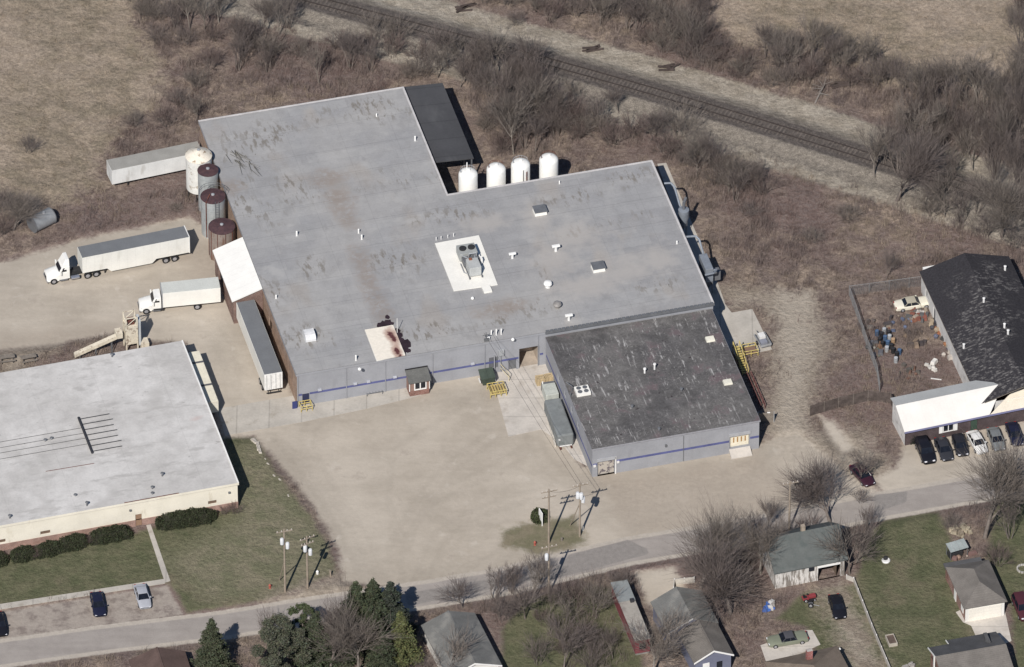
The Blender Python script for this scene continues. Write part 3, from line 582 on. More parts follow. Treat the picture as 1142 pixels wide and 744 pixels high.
for vv in np.linspace(v0 + .3, v1 - .3, 5): b = MB(); b.cbox(cu1 - .25, vv, -.1, .2, .2, 4.8); b.build('post', steel_dk, can)

# -- white roofed dock house against the brick wall
dh = thing('dock_shelter', 'small brick dock house with a sloping white metal roof', 'dock house', F.w(0, 12), ANG)
w4 = [(236.8, 279.6, 4.3), (268.5, 264.5, 5.75), (291, 322.6, 5.75), (259, 336, 4.3)]
wl = [F.loc(x, y, z) for x, y, z in w4]; u0 = (wl[0][0] + wl[3][0]) / 2; u1 = -.16; va = (wl[3][1] + wl[2][1]) / 2 - 12; vb = (wl[0][1] + wl[1][1]) / 2 - 12
b = MB(); b.hexa([(u0, va, 4.15), (u1, va, 5.65), (u1, vb, 5.65), (u0, vb, 4.15)], [(u0, va, 4.3), (u1, va, 5.8), (u1, vb, 5.8), (u0, vb, 4.3)])
b.build('roof', mat('white_sheet_roof', (.80, .785, .74), .55, .03, .5, .02, 4, .4, lines=(1, 1.0, .05, .94)), dh)
b = MB(); ui = u0 + .25
wall_run(b, (ui, vb - .25), (ui, va + .25), -.3, 4.25, [(2.0, 5.0, .9, 3.5)], .3)
b.poly([(ui, va + .25, -.3), (-.05, va + .25, -.3), (-.05, va + .25, 5.65), (ui, va + .25, 4.25)]); b.poly([(ui, vb - .25, -.3), (-.05, vb - .25, -.3), (-.05, vb - .25, 5.65), (ui, vb - .25, 4.25)])
b.build('wall', brick('brown_brick', (.20, .125, .105), (.30, .26, .23)), dh)
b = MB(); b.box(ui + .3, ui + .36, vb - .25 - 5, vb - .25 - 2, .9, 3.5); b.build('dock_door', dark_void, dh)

# -- guard house
gh = [F.loc(x, y, 3.0) for x, y in ((451.5, 407.5), (474, 404), (479, 421.5), (454.5, 425))]
g0u = (gh[0][0] + gh[3][0]) / 2; g1u = (gh[1][0] + gh[2][0]) / 2; g0v = (gh[2][1] + gh[3][1]) / 2; g1v = -.05
gd = thing('guard_booth', 'little brick booth with a dark sloping roof and white window at the factory front', 'booth', F.w(g0u, g0v), ANG); gw = g1u - g0u; gl = g1v - g0v
b = MB(); b.hexa([(-.1, -.2, 2.55), (gw + .1, -.2, 2.55), (gw + .1, gl, 3.25), (-.1, gl, 3.25)], [(-.1, -.2, 2.68), (gw + .1, -.2, 2.68), (gw + .1, gl, 3.38), (-.1, gl, 3.38)]); b.build('roof', mat('grey_shingle', (.125, .125, .118), .9, .12, .6, .1, 5), gd)
b = MB(); b.box(-.12, gw + .12, gl - .12, gl + .02, 3.38, 3.5); b.build('ridge_cap', dark_void, gd)
b = MB(); wall_run(b, (.1, .15), (gw - .1, .15), -.2, 1.0); wall_run(b, (gw - .1, .15), (gw - .1, gl), -.2, 1.0); wall_run(b, (.1, gl), (.1, .15), -.2, 1.0); b.build('wall', brick_red, gd)
b = MB(); wall_run(b, (.1, .15), (gw - .1, .15), 1.0, 2.62, [(.7, 2.3, 1.15, 2.3)], .15); wall_run(b, (gw - .1, .15), (gw - .1, gl), 1.0, 2.62); wall_run(b, (.1, gl), (.1, .15), 1.0, 2.62); b.build('upper_wall', mat('booth_board', (.26, .17, .14), .8, .1, 1), gd)
b = MB(); b.box(.82, 2.38, .2, .23, 1.17, 2.28); wi = b.build('window', glass(), gd)
b = MB(); b.box(.72, 2.48, .06, .145, 1.02, 1.18); b.box(.72, .86, .06, .145, 1.18, 2.4); b.box(2.34, 2.48, .06, .145, 1.18, 2.4); b.box(1.52, 1.66, .06, .145, 1.18, 2.28); b.build('frame', white_metal, wi)
b = MB(); b.box(gw - .14, gw - .06, .0, .12, 1.0, 2.6); b.box(.0, .1, .02, .13, 1.0, 2.6); b.build('corner_board', white_metal, gd)

# -- the pale roofed plant on the left
t = NT('pale_roof')
nb = t.noise(.1, 4); nm = t.noise(.6, 5, .6); nf = t.noise(3, 4, .6)
c = t.mix(t.ramp(nb, .4, .62), (.470, .455, .435), (.555, .540, .520)); c = t.scale(c, t.math('MULTIPLY', t.ramp(nm, .25, .75, .92, 1.08), t.ramp(nf, .25, .75, .95, 1.05)))
c = t.mix(t.ramp(t.noise(.5, 5, .66, t.coords((.5, 1.3, 1))), .52, .68, 0, .75), c, (.385, .372, .355)); c = t.mix(t.ramp(t.noise(.14, 4, .6), .55, .7, 0, .6), c, (.42, .405, .385)); c = t.mix(t.ramp(t.noise(1.2, 5, .7, t.coords((.6, 1.2, 1))), .65, .7, 0, .6), c, (.26, .245, .23))
c = t.mix(t.ramp(t.attr('dust'), 0, .8, 0, .5), c, (.48, .36, .33))
sp = t.n.new('ShaderNodeSeparateXYZ'); t.link(t.tc.outputs['Object'], sp.inputs[0])
ln = t.math('ABSOLUTE', t.math('SUBTRACT', t.math('FRACT', t.math('DIVIDE', t.math('ADD', sp.outputs[0], t.math('MULTIPLY', nm, .3)), 9)), .5)); c = t.scale(c, t.ramp(ln, .002, .010, .93, 1.0))
PALEROOF = t.out(c, .9, .08)
HL = 4.5
L0 = P(264.8, 538.8, HL); Lb = P(201.5, 381.5, HL); Lf = P(0, 586.5, HL)
la = math.atan2(L0[1] - Lf[1], L0[0] - Lf[0]); F3 = Frame(L0, la); LV = F3.loc(201.5, 381.5, HL)[1]; LUW = 62
plant = thing('plant_building', 'wide flat plant with a pale grey roof and cream front above a brick base', 'factory', (L0[0], L0[1], 0), la)
cream = mat('cream_wall', (.75, .70, .59), .8, .06, .3, .03, 4, .25, c2=(.60, .54, .43), t2=(.58, .75), sc2=.7, st2=(1, 1, .35))
l3 = F3.loc
wins = [(LUW - 4.2, LUW - 3.0, 1.55, 2.15), (LUW - 27.9, LUW - 26.5, 1.55, 2.15), (LUW - 34.2, LUW - 32.8, 1.4, 2.0), (LUW - 14.5, LUW - 13.6, 0, 2.1)]
b = MB(); wall_run(b, (-LUW, 0), (0, 0), 1.15, HL, [w for w in wins[:3]] + [(LUW - 14.5, LUW - 13.6, 1.15, 2.1)], .2); wall_run(b, (0, 0), (0, LV), 1.15, HL); wall_run(b, (0, LV), (-LUW, LV), 1.15, HL); wall_run(b, (-LUW, LV), (-LUW, 0), 1.15, HL); b.build('wall', cream, plant)
b = MB(); wall_run(b, (-LUW, -.04), (.04, -.04), -.3, 1.15, [(LUW - 14.5, LUW - 13.6, -.3, 1.15)], .2); wall_run(b, (.04, -.04), (.04, LV), -.3, 1.15); wall_run(b, (.04, LV), (-LUW, LV), -.3, 1.15)
b.poly([(-LUW, -.04, 1.15), (.04, -.04, 1.15), (.04, .1, 1.15), (-LUW, .1, 1.15)]); b.build('brick_base', brick('pink_brick', (.36, .22, .18), (.40, .35, .31)), plant)
for w in wins[:3]: b = MB(); b.box(-LUW + w[0], -LUW + w[1], .12, .16, w[2], w[3]); b.build('window', mat('window_brown', (.16, .11, .08), .5), plant)
b = MB(); b.box(-14.48, -13.62, .1, .16, .0, 2.08); b.build('door', mat('brown_door', (.28, .18, .12), .6), plant)
b = MB()
for u in (-14, -36, 0): b.cbox(u - 1.2, -.1, 3.0, .3, .2, .25)
b.build('wall_lamp', steel_dk, plant)
grid_roof('roof', [(-LUW, .12, -.12, LV + .12)], HL + .12, PALEROOF, plant, {'dust': blobs([(*l3(218, 468, HL), 1.2, .6), (*l3(222, 466, HL), 2.0, .4)])}, .6)
b = MB(); b.box(-LUW, .15, -.16, -.125, HL - .25, HL + .14); b.build('fascia', cream, plant)
b = MB(); b.box(.0, .17, -.1, LV + .1, HL + .125, HL + .22); b.box(.14, .17, -.16, LV + .15, HL - .25, HL + .12); b.build('edge_trim', white_metal, plant)
b = MB(); b.box(-16, -8.3, -.1, .02, HL + .125, HL + .17); b.build('rust_edge', rust_m, plant)
Zl = HL + .12
rk = thing('roof_pipe_rack', 'black header bar with thin pipes lying on the pale flat roof', 'pipes', (*P(95, 487, Zl)[:2], Zl), la)
Fr_ = Frame(P(95, 487, Zl), la)
h0 = Fr_.loc(87.5, 467, Zl); h1 = Fr_.loc(103, 506.5, Zl)
blackp = mat('black_pipe', (.04, .04, .045), .6)
b = MB(); b.tube((h0[0], h0[1], .22), (h1[0], h1[1], .22), .17, .17, 8); b.build('header', blackp, rk)
for k in range(7):
    f = (k + .25) / 6.6; hx, hy = h0[0] + (h1[0] - h0[0]) * f, h0[1] + (h1[1] - h0[1]) * f
    b = MB(); b.tube((hx, hy, .16), (hx + 4.3 + (k % 2) * .2, hy + .0, .16), .055, .055, 6); b.build('pipe', blackp, rk)
for f in (.27, .42, .56, .72):
    hx, hy = h0[0] + (h1[0] - h0[0]) * f, h0[1] + (h1[1] - h0[1]) * f; b = MB(); b.tube((hx, hy, .1), (hx - 16, hy + .1, .1), .028, .028, 5); b.build('pipe', blackp, rk)
a_ = Fr_.loc(51, 526, Zl); c_ = Fr_.loc(105, 517, Zl)
tag(MB().tube((0, 0, 0), (*(P(105, 517, Zl)[:2] - P(51, 526, Zl)[:2]), 0), .04, .04, 6).build('roof_pipe', mat('red_pipe', (.12, .05, .05), .6)), 'single thin dark pipe lying on the pale roof', 'pipe').location = (*P(51, 526, Zl)[:2], Zl + .05)
for px, py, h in ((50.5, 492, .25), (57.5, 490, .25), (181, 531, .5), (170, 545, .3), (170, 551, .2), (97, 564, .6), (11, 578, .5), (125, 398, .5), (84, 553, .2)):
    u, v = l3(px, py, Zl); b = MB(); b.lathe([(.12, 0), (.12, h), (.26, h + .02), (.2, h + .12), (.03, h + .16)], u, v, 9); o = b.build('roof_vent', steel_dk, plant, True); o.location = (0, 0, Zl)

# -- generic gabled house. Local x runs across the gable (left eave to right eave), y along the ridge (0 = near end)
def gable(name, label, cat, nearL, nearR, farL, ze, rise, wall_m, roof_m, over=.4, near_gable=True, hip=False):
    """pixels of three roof corners at eave height"""
    a, b_, c_ = P(*nearL, ze), P(*nearR, ze), P(*farL, ze)
    ang = math.atan2(b_[1] - a[1], b_[0] - a[0]); W_ = math.hypot(*(b_ - a)[:2]); fr = Frame(a, ang); Ly = fr.loc(*farL, ze)[1]
    th = thing(name, label, cat, (a[0], a[1], 0), ang)
    m_ = W_ / 2; t_ = .14; sl = rise / m_
    if hip:
        y_a, y_b = min(m_, Ly / 2), max(Ly - m_, Ly / 2)
        A_, B_ = (m_, y_a, ze + rise), (m_, y_b + .001, ze + rise); c0, c1, c2_, c3 = (0, 0, ze), (W_, 0, ze), (W_, Ly, ze), (0, Ly, ze)
        for q in ([c0, c1, A_], [c1, c2_, B_, A_], [c2_, c3, B_], [c3, c0, A_, B_]):
            r = MB(); r.hexa([(x, y, z - t_) for x, y, z in q], q); r.build('roof', roof_m, th)
    for sgn in (() if hip else (-1, 1)):
        x0 = m_ + sgn * m_
        q = [(x0, 0, ze), (m_, 0, ze + rise), (m_, Ly, ze + rise), (x0, Ly, ze)]
        r = MB(); r.hexa([(x, y, z - t_) for x, y, z in q], q); r.build('roof', roof_m, th)
    wl_ = MB(); o = over; zt = ze - t_ + o * sl - .02
    x0, x1, y0, y1 = o, W_ - o, o, Ly - o
    for p, q in (((x0, y0), (x1, y0)), ((x1, y0), (x1, y1)), ((x1, y1), (x0, y1)), ((x0, y1), (x0, y0))): wall_run(wl_, p, q, -.3, zt)
    for y in (() if hip else (y0, y1)): wl_.poly([(x0, y, zt), (x1, y, zt), (m_, y, ze + rise - t_ - .03)])
    wl_.build('wall', wall_m, th)
    if hip: return th, fr, W_, Ly
    if near_gable:
        g = MB()
        for sgn in (-1, 1):
            x0_ = m_ + sgn * m_
            g.hexa([(x0_, -.05, ze - t_ - .1), (m_, -.05, ze + rise - t_ - .1), (m_, -.003, ze + rise - t_ - .1), (x0_, -.003, ze - t_ - .1)], [(x0_, -.05, ze + .03), (m_, -.05, ze + rise + .03), (m_, -.003, ze + rise + .03), (x0_, -.003, ze + .03)])
        g.build('barge_board', white_metal, th)
    r = MB(); r.box(m_ - .12, m_ + .12, 0, Ly, ze + rise - .04, ze + rise + .05); r.build('ridge_cap', roof_m, th)
    return th, fr, W_, Ly
shingle = lambda n, c, **k: mat(n, c, .92, .14, .5, .10, 6, .15, lines=(1, .3, .05, .88), **k)
sh_grey = shingle('grey_roof_shingle', (.165, .165, .158), c2=(.22, .215, .20), t2=(.5, .68), sc2=.5)
sh_brown = shingle('brown_roof_shingle', (.115, .080, .070))
sh_tan = shingle('tan_roof_shingle', (.185, .150, .120))
sh_tau = shingle('taupe_roof_shingle', (.170, .155, .140))
sh_dk = shingle('charcoal_roof_shingle', (.095, .095, .098))
siding_w = mat('white_siding', (.74, .72, .68), .7, .05, .6, .03, 5, .3, lines=(2, .2, .03, .88))
siding_b = mat('blue_siding', (.165, .175, .235), .7, .06, .6, .03, 5, .3, lines=(2, .2, .03, .9))
h1 = gable('gabled_house', 'low house with a plain grey gable roof and white trim by the road', 'house', (499.5, 756), (560, 742), (475, 696), 2.7, 1.5, siding_w, sh_grey)
h2 = gable('blue_house', 'grey roofed house with slate blue siding and a white door at its near gable', 'house', (774, 740), (818.5, 730), (760, 704), 3.0, 1.5, siding_b, sh_tau, over=.3)
th = h2[0]; b = MB(); b.box(h2[2] / 2 - 1.5, h2[2] / 2 - .55, .2, .28, 0, 2.3); b.build('door', white_metal, th)
b = MB(); b.box(h2[2] / 2 + .5, h2[2] / 2 + 1.3, .24, .28, 1.0, 2.1); b.build('window', glass(), th)
# its rear half is wider and sits under the same roofline
a, b_, c_ = P(748, 726, 3.05), P(803, 700, 3.05), P(724, 670, 3.05)
fr = h2[1]; q0 = fr.loc(752, 721, 3.05); q1 = fr.loc(803, 700, 3.05); q2 = fr.loc(724, 670, 3.05); q3 = fr.loc(784.5, 659.6, 3.05)
xL = (q2[0] + q0[0]) / 2; xR = (q1[0] + q3[0]) / 2; yN = h2[3] + .03; yF = (q2[1] + q3[1]) / 2; xm = (xL + xR) / 2; rs = 1.75
r = MB(); r.hexa([(xL, yN, 2.91), (xm, yN, 2.91 + rs), (xm, yF, 2.91 + rs), (xL, yF, 2.91)], [(xL, yN, 3.05), (xm, yN, 3.05 + rs), (xm, yF, 3.05 + rs), (xL, yF, 3.05)]); r.build('rear_roof', sh_grey, th)
r = MB(); r.hexa([(xR, yN, 2.91), (xm + .002, yN, 2.91 + rs), (xm + .002, yF, 2.91 + rs), (xR, yF, 2.91)], [(xR, yN, 3.05), (xm + .002, yN, 3.05 + rs), (xm + .002, yF, 3.05 + rs), (xR, yF, 3.05)]); r.build('rear_roof', sh_grey, th)
r = MB(); wall_run(r, (xL + .3, yN + .05), (xR - .3, yN + .05), -.3, 2.95); wall_run(r, (xR - .3, yN + .05), (xR - .3, yF - .3), -.3, 2.95); wall_run(r, (xR - .3, yF - .3), (xL + .3, yF - .3), -.3, 2.95); wall_run(r, (xL + .3, yF - .3), (xL + .3, yN + .05), -.3, 2.95)
for y in (yN + .05, yF - .3): r.poly([(xL + .3, y, 2.95), (xR - .3, y, 2.95), (xm, y, 2.9 + rs)])
r.build('rear_wall', siding_b, th)
r = MB(); r.hexa([(xL, yN - .06, 2.9), (xm, yN - .06, 2.9 + rs), (xm, yN - .003, 2.9 + rs), (xL, yN - .003, 2.9)], [(xL, yN - .06, 3.1), (xm, yN - .06, 3.1 + rs), (xm, yN - .003, 3.1 + rs), (xL, yN - .003, 3.1)]); r.build('barge_board', white_metal, th)
h3 = gable('brown_roof_house', 'house with a plain dark brown gable roof, cut by the bottom edge', 'house', (164, 800), (227, 790), (137, 737), 2.7, 1.5, siding_w, sh_brown, near_gable=False)
h4 = gable('tan_roof_house', 'house with a tan shingle hip roof and red chimney beside the old green car', 'house', (884, 800), (966, 782), (852, 738), 2.6, 2.4, siding_w, sh_tan, hip=True)
b = MB(); b.cbox(h4[2] / 2 + .3, h4[3] - 2.6, 3.6, .8, .6, 1.8); b.build('chimney', brick('chimney_brick', (.33, .10, .09)), h4[0])
# garage
h5 = gable('garage', 'detached garage with taupe shingle roof and wide white overhead door', 'garage', (1075, 679), (1123.5, 670.5), (1057.5, 632), 2.75, 1.65, brick('garage_brick', (.30, .17, .14), (.38, .33, .30)), sh_tau, over=.35, hip=True)
r = MB(); r.box(0, h5[2] * .86, h5[3] + .003, h5[3] + 1.1, 2.35, 2.5); r.build('rear_roof', sh_dk, h5[0]); r = MB(); r.box(.3, h5[2] * .86 - .3, h5[3] - .3, h5[3] + .8, -.2, 2.34); r.build('rear_wall', brick_red, h5[0])
b = MB(); b.box(.32, h5[2] - .32, .26, .34, 0, 2.6); b.build('front_wall', siding_w, h5[0]); b = MB(); b.box(.85, h5[2] - .75, .20, .258, .02, 2.25); b.build('garage_door', mat('white_garage_door', (.78, .74, .66), .6, .03, 1, lines=(2, .55, .04, .9)), h5[0])
b = MB(); b.box(.27, .34, 1.2, 2.2, .8, 2.0); b.box(.27, .34, 4.6, 5.5, 0, 2.1); b.build('side_window', white_metal, h5[0])
# house at the bottom right, ridge across the view
hb = thing('corner_house', 'brick house with dark shingle roof in the bottom right corner', 'house', (*P(1043, 732, 4.2)[:2], 0), ANG)
Fb = Frame(P(1043, 732, 4.2), ANG)
ul = 0; ur = Fb.loc(1121, 716, 4.2)[0]; ve = Fb.loc(1025, 724, 3.0)[1]; rise = 4.2 - 3.0; vf = -9
ve = max(ve, 2.2)
for (ua, ub, v_e) in ((0, 2.9, ve), (2.9, ur, ve + 1.3)):
    zr, zb = 4.2, 4.2 - rise * v_e / ve
    r = MB(); r.hexa([(ua, .01, zr - .14), (ub, .01, zr - .14), (ub, v_e, zb - .14), (ua, v_e, zb - .14)], [(ua, .01, zr), (ub, .01, zr), (ub, v_e, zb), (ua, v_e, zb)]); r.build('roof', sh_dk, hb)
r = MB(); r.hexa([(0, vf, 4.2 - rise * 9 / 4.0 - .14), (ur, vf, 4.2 - rise * 9 / 4.0 - .14), (ur, -.01, 4.06), (0, -.01, 4.06)], [(0, vf, 4.2 - rise * 9 / 4.0), (ur, vf, 4.2 - rise * 9 / 4.0), (ur, -.01, 4.2), (0, -.01, 4.2)]); r.build('roof', sh_tau, hb)
r = MB(); r.prism([(.3, ve - .3), (.3, vf + .3), (ur - .3, vf + .3), (ur - .3, ve + 1.0), (3.1, ve + 1.0), (3.1, ve - .3)], -.3, 1.6); r.build('wall', brick_red, hb)
r = MB(); r.poly([(.3, ve - .3, 1.6), (.3, vf + .3, 1.6), (.3, 0, 4.0)]); r.poly([(ur - .3, ve - .3, 1.6), (ur - .3, vf + .3, 1.6), (ur - .3, 0, 4.0)]); r.prism([(.3, ve - .3), (.3, .4), (ur - .3, .4), (ur - .3, ve + .9), (3.1, ve + .9), (3.1, ve - .3)], 1.6, 2.5); r.build('gable_wall', brick_red, hb)
r = MB(); r.hexa([(-.08, .01, 4.05), (-.003, .01, 4.05), (-.003, ve, 2.85), (-.08, ve, 2.85)], [(-.08, .01, 4.25), (-.003, .01, 4.25), (-.003, ve, 3.05), (-.08, ve, 3.05)]); r.hexa([(2.83, ve + .02, 2.86), (2.897, ve + .02, 2.86), (2.897, ve + 1.3, 2.45), (2.83, ve + 1.3, 2.45)], [(2.83, ve + .02, 3.06), (2.897, ve + .02, 3.06), (2.897, ve + 1.3, 2.65), (2.83, ve + 1.3, 2.65)]); r.box(.15, .29, .9, 1.3, 0, 3.4); r.build('barge_board', white_metal, hb)
r = MB(); r.hexa([(7.6, ve * .55, 3.6), (8.1, ve * .3, 3.7), (8.1, ve * .9, 3.5), (7.6, ve * .9, 3.5)], [(7.6, ve * .55, 4.2), (8.1, ve * .3, 4.2), (8.1, ve * .9, 4.2), (7.6, ve * .9, 4.2)]); r.build('chimney', sh_dk, hb)
# barn
bz = 3.1; ba, bb_, bc = P(864, 640, bz), P(945, 624, bz), None
bang = math.atan2(bb_[1] - ba[1], bb_[0] - ba[0]); Fbn = Frame(ba, bang); bl_ = math.hypot(*(bb_ - ba)[:2]); bd = 8.2; br = 3.0
barn = thing('white_barn', 'weathered white plank barn with a green roof and open doorway', 'barn', (ba[0], ba[1], 0), bang)
green_roof = mat('green_roof', (.110, .119, .115), .85, .10, .4, .06, 5, .2, c2=(.086, .098, .095), t2=(.5, .7), sc2=.7, lines=(0, .9, .04, .93))
for (v0_, z0_, v1_, z1_) in ((0, bz, bd / 2, bz + br), (bd, bz, bd / 2, bz + br)):
    r = MB(); r.hexa([(-.1, v0_, z0_ - .12), (bl_ + .1, v0_, z0_ - .12), (bl_ + .1, v1_, z1_ - .12), (-.1, v1_, z1_ - .12)], [(-.1, v0_, z0_), (bl_ + .1, v0_, z0_), (bl_ + .1, v1_, z1_), (-.1, v1_, z1_)]); r.build('roof', green_roof, barn)
tt = NT('weathered_white_planks'); pk = tt.noise(1.0, 4, .65, tt.coords((4.5, 4.5, .55))); c = tt.mix(tt.ramp(pk, .46, .58), (.62, .595, .56), (.22, .195, .17)); c = tt.scale(c, tt.ramp(tt.noise(.6, 3), .3, .7, .85, 1.1)); PLANK = tt.out(c, .9, .15)
r = MB(); wall_run(r, (.25, .35), (bl_ - .25, .35), -.3, bz, [(6.1, bl_ - 1.1, 0, 2.35), (4.75, 5.6, 1.75, 2.6)], .2); wall_run(r, (bl_ - .25, .35), (bl_ - .25, bd - .35), -.3, bz); wall_run(r, (bl_ - .25, bd - .35), (.25, bd - .35), -.3, bz); wall_run(r, (.25, bd - .35), (.25, .35), -.3, bz)
for x in (.25, bl_ - .25): r.poly([(x, .35, bz), (x, bd - .35, bz), (x, bd / 2, bz + br - .15)])
r.build('wall', PLANK, barn)
r = MB(); r.box(5.0 + .02, 5.84, .5, .54, 1.77, 2.58); r.build('window', glass(), barn)
r = MB(); r.box(6.2, bl_ - .9, .18, .33, 2.35, 2.62); r.build('door_rail', white_metal, barn)
r = MB(); x0, x1 = 6.37, bl_ - 1.37; r.poly([(x0, 3.0, 0), (x1, 3.0, 0), (x1, 3.0, 2.4), (x0, 3.0, 2.4)]); r.poly([(x0, .5, 0), (x0, 3, 0), (x0, 3, 2.4), (x0, .5, 2.4)]); r.poly([(x1, .5, 0), (x1, 3, 0), (x1, 3, 2.4), (x1, .5, 2.4)]); r.build('doorway_inside', mat('barn_inside', (.16, .12, .09), .9), barn)
u_, v_ = Fbn.loc(897, 593, bz + br + .2); r = MB(); r.cbox(u_, bd / 2 + .25, bz + br - .7, .55, .55, 1.5); r.build('chimney', mat('chimney_stone', (.30, .25, .20), .9, .2, 2), barn)
# mobile home
mz = 2.75; ma, mb_, mc = P(708, 715, mz), P(725, 709, mz), P(683, 650, mz)
mang = ANG; Fm = Frame(ma, mang); mw = Fm.loc(725, 710, mz)[0]; ml = Fm.loc(692, 648.5, mz)[1]
mh = thing('mobile_home', 'long narrow mobile home with red sides and a pale flat roof', 'mobile home', (ma[0], ma[1], 0), mang)
red_side = mat('red_siding', (.20, .055, .065), .7, .15, .8, lines=(2, .3, .03, .85))
r = MB(); r.box(.08, mw - .08, .08, ml - .08, .35, mz - .1); r.build('wall', red_side, mh)
r = MB(); r.box(.15, mw - .15, .15, ml - .15, -.2, .35); r.build('skirting', mat('skirt_grey', (.25, .24, .22), .8), mh)
r = MB(); r.box(0, mw, 0, ml * .66, mz - .1, mz + .05); r.build('roof', mat('pale_tin_roof', (.34, .315, .28), .7, .12, .5, .05, 4, c2=(.25, .22, .20), t2=(.5, .7), sc2=.5, lines=(1, 1.5, .06, .9)), mh)
r = MB(); r.box(-.05, mw + .05, ml * .66 + .003, ml + .03, mz - .1, mz + .12); r.build('roof', mat('blue_grey_tin', (.235, .25, .25), .6, .08, .5, lines=(1, 1.2, .05, .9)), mh)
r = MB(); r.cbox(mw - .5, ml * .64, mz + .05, .5, .5, .4); r.build('roof_vent', blackp, mh)
r = MB(); r.box(mw * .3, mw * .7, .04, .078, 1.0, 2.0); r.build('window', glass(), mh)
# dark roofed workshop on the right with its white roofed office
wz = 3.6; k0 = P(1036.5, 302, wz); k1 = P(1085, 428, wz)
wa = ANG; Fw = Frame(k1, wa); wl_ = Fw.loc(1036.5, 302, wz)[1]; ww = 12.6
shop = thing('workshop_building', 'long workshop with a black shingle roof and white side wall at the right edge', 'workshop', (k1[0], k1[1], 0), wa)
t = NT('black_shingles'); sp_ = t.n.new('ShaderNodeSeparateXYZ'); t.link(t.tc.outputs['Object'], sp_.inputs[0]); cb_ = t.n.new('ShaderNodeCombineXYZ'); t.link(t.math('MULTIPLY', sp_.outputs[0], 1.0), cb_.inputs[0]); t.link(t.math('MULTIPLY', t.math('FLOOR', t.math('DIVIDE', sp_.outputs[1], .24)), 3.37), cb_.inputs[1]); n1 = t.noise(1.0, 4, .65, cb_.outputs[0]); n2 = t.noise(.16, 4); n3 = t.noise(4, 3)
c = t.mix(t.math('MULTIPLY', t.ramp(n1, .47, .66), t.ramp(t.math('ADD', n2, t.math('MULTIPLY', t.attr('worn'), .14)), .40, .56)), (.038, .036, .040), (.150, .142, .138)); c = t.scale(c, t.ramp(n3, .25, .75, .75, 1.25)); BLACKSH = t.out(c, .95, .12)
rr_ = 2.0; vlo = -4.5
wb = blobs([(ww * .3, 6, 7, 8), (ww * .5, 10, 5, 8), (ww * .3, -1, 5, 5)])
Vp = []; 
for sgn in (0, 1):
    xa, xb = (-.3, ww / 2) if sgn == 0 else (ww / 2 + .002, ww + .3)
    sl = (lambda u, v: rr_ * (u + .3) / (ww / 2 + .3)) if sgn == 0 else (lambda u, v: rr_ * (ww + .3 - u) / (ww / 2 + .3))
    grid_roof('roof', [(xa, xb, vlo, wl_ + .2)], wz, BLACKSH, shop, {'worn': wb}, .6, sl)
    grid_roof('roof_deck', [(xa, xb, vlo, wl_ + .2)], wz - .15, wood_grey, shop, {}, 3, sl)
wwall = mat('white_block', (.60, .585, .56), .8, .10, .6, .05, 4, c2=(.42, .40, .38), t2=(.55, .7), sc2=.9)
r = MB(); wall_run(r, (0, wl_), (0, vlo + .2), -.3, wz - .1, [(2.2, 3.0, 1.0, 2.4), (6, 7, 0, 2.2)], .15); wall_run(r, (0, vlo + .2), (ww, vlo + .2), -.3, wz - .1); wall_run(r, (ww, vlo + .2), (ww, wl_), -.3, wz - .1); wall_run(r, (ww, wl_), (0, wl_), -.3, wz - .1); r.poly([(0, wl_, wz - .1), (ww, wl_, wz - .1), (ww / 2, wl_, wz + rr_ - .2)]); r.build('wall', wwall, shop)
r = MB(); r.box(.1, .14, wl_ - 3.0, wl_ - 2.2, 1, 2.4); r.box(.1, .14, wl_ - 7, wl_ - 6, 0, 2.2); r.build('door', steel_dk, shop)
r = MB(); r.cbox(2.3, wl_ + 1.0, -.2, 3.2, 1.6, 3.1); r.build('rear_annex', white_metal, shop)
for px, py in ((1121, 297), (1120, 369), (1124, 376), (1097, 341), (1075, 383)):
    u, v = Fw.loc(px, py, wz + 1.2); zz = wz + (rr_ * (u + .3) / (ww / 2 + .3) if u < ww / 2 else rr_ * (ww + .3 - u) / (ww / 2 + .3)); r = MB(); r.lathe([(.16, zz - .1), (.16, zz + .7), (.22, zz + .75), (.05, zz + .85)], u, v, 9); r.build('roof_vent', trim_white, shop, True)
# office in front
oz = 2.9; e0 = P(1011, 481.5, oz); e1 = P(1142, 454.5, oz); oang = math.atan2(e1[1] - e0[1], e1[0] - e0[0]); Fo = Frame(e0, oang)
off = thing('brick_office', 'low dark brick office with a white gabled roof in front of the parked cars', 'office', (e0[0], e0[1], 0), oang)
r1 = Fo.loc(1001, 452, 4.6); v_r = r1[1]; r2 = Fo.loc(1120, 430, 4.6); bkz = 4.2; bk = Fo.loc(994.5, 443.5, bkz); u_end = Fo.loc(1103, 461, oz)[0]; bk2 = Fo.loc(1088, 424, bkz)
owhite = mat('office_white_roof', (.72, .695, .65), .6, .04, .4, .02, 4, .35, lines=(0, .9, .03, .96)); ogrey = mat('office_grey_roof', (.40, .405, .395), .7, .05, .4)
r = MB(); r.hexa([(-.3, 0, oz - .15), (u_end, 0, oz - .15), (r2[0], v_r, 4.45), (-.3, v_r, 4.45)], [(-.3, 0, oz), (u_end, 0, oz), (r2[0], v_r, 4.6), (-.3, v_r, 4.6)]); r.build('roof', owhite, off)
r = MB(); r.hexa([(-.3, v_r + .003, 4.45), (r2[0], v_r + .003, 4.45), (bk2[0], bk[1], bkz - .15), (-.3, bk[1], bkz - .15)], [(-.3, v_r + .003, 4.6), (r2[0], v_r + .003, 4.6), (bk2[0], bk[1], bkz), (-.3, bk[1], bkz)]); r.build('rear_roof', ogrey, off)
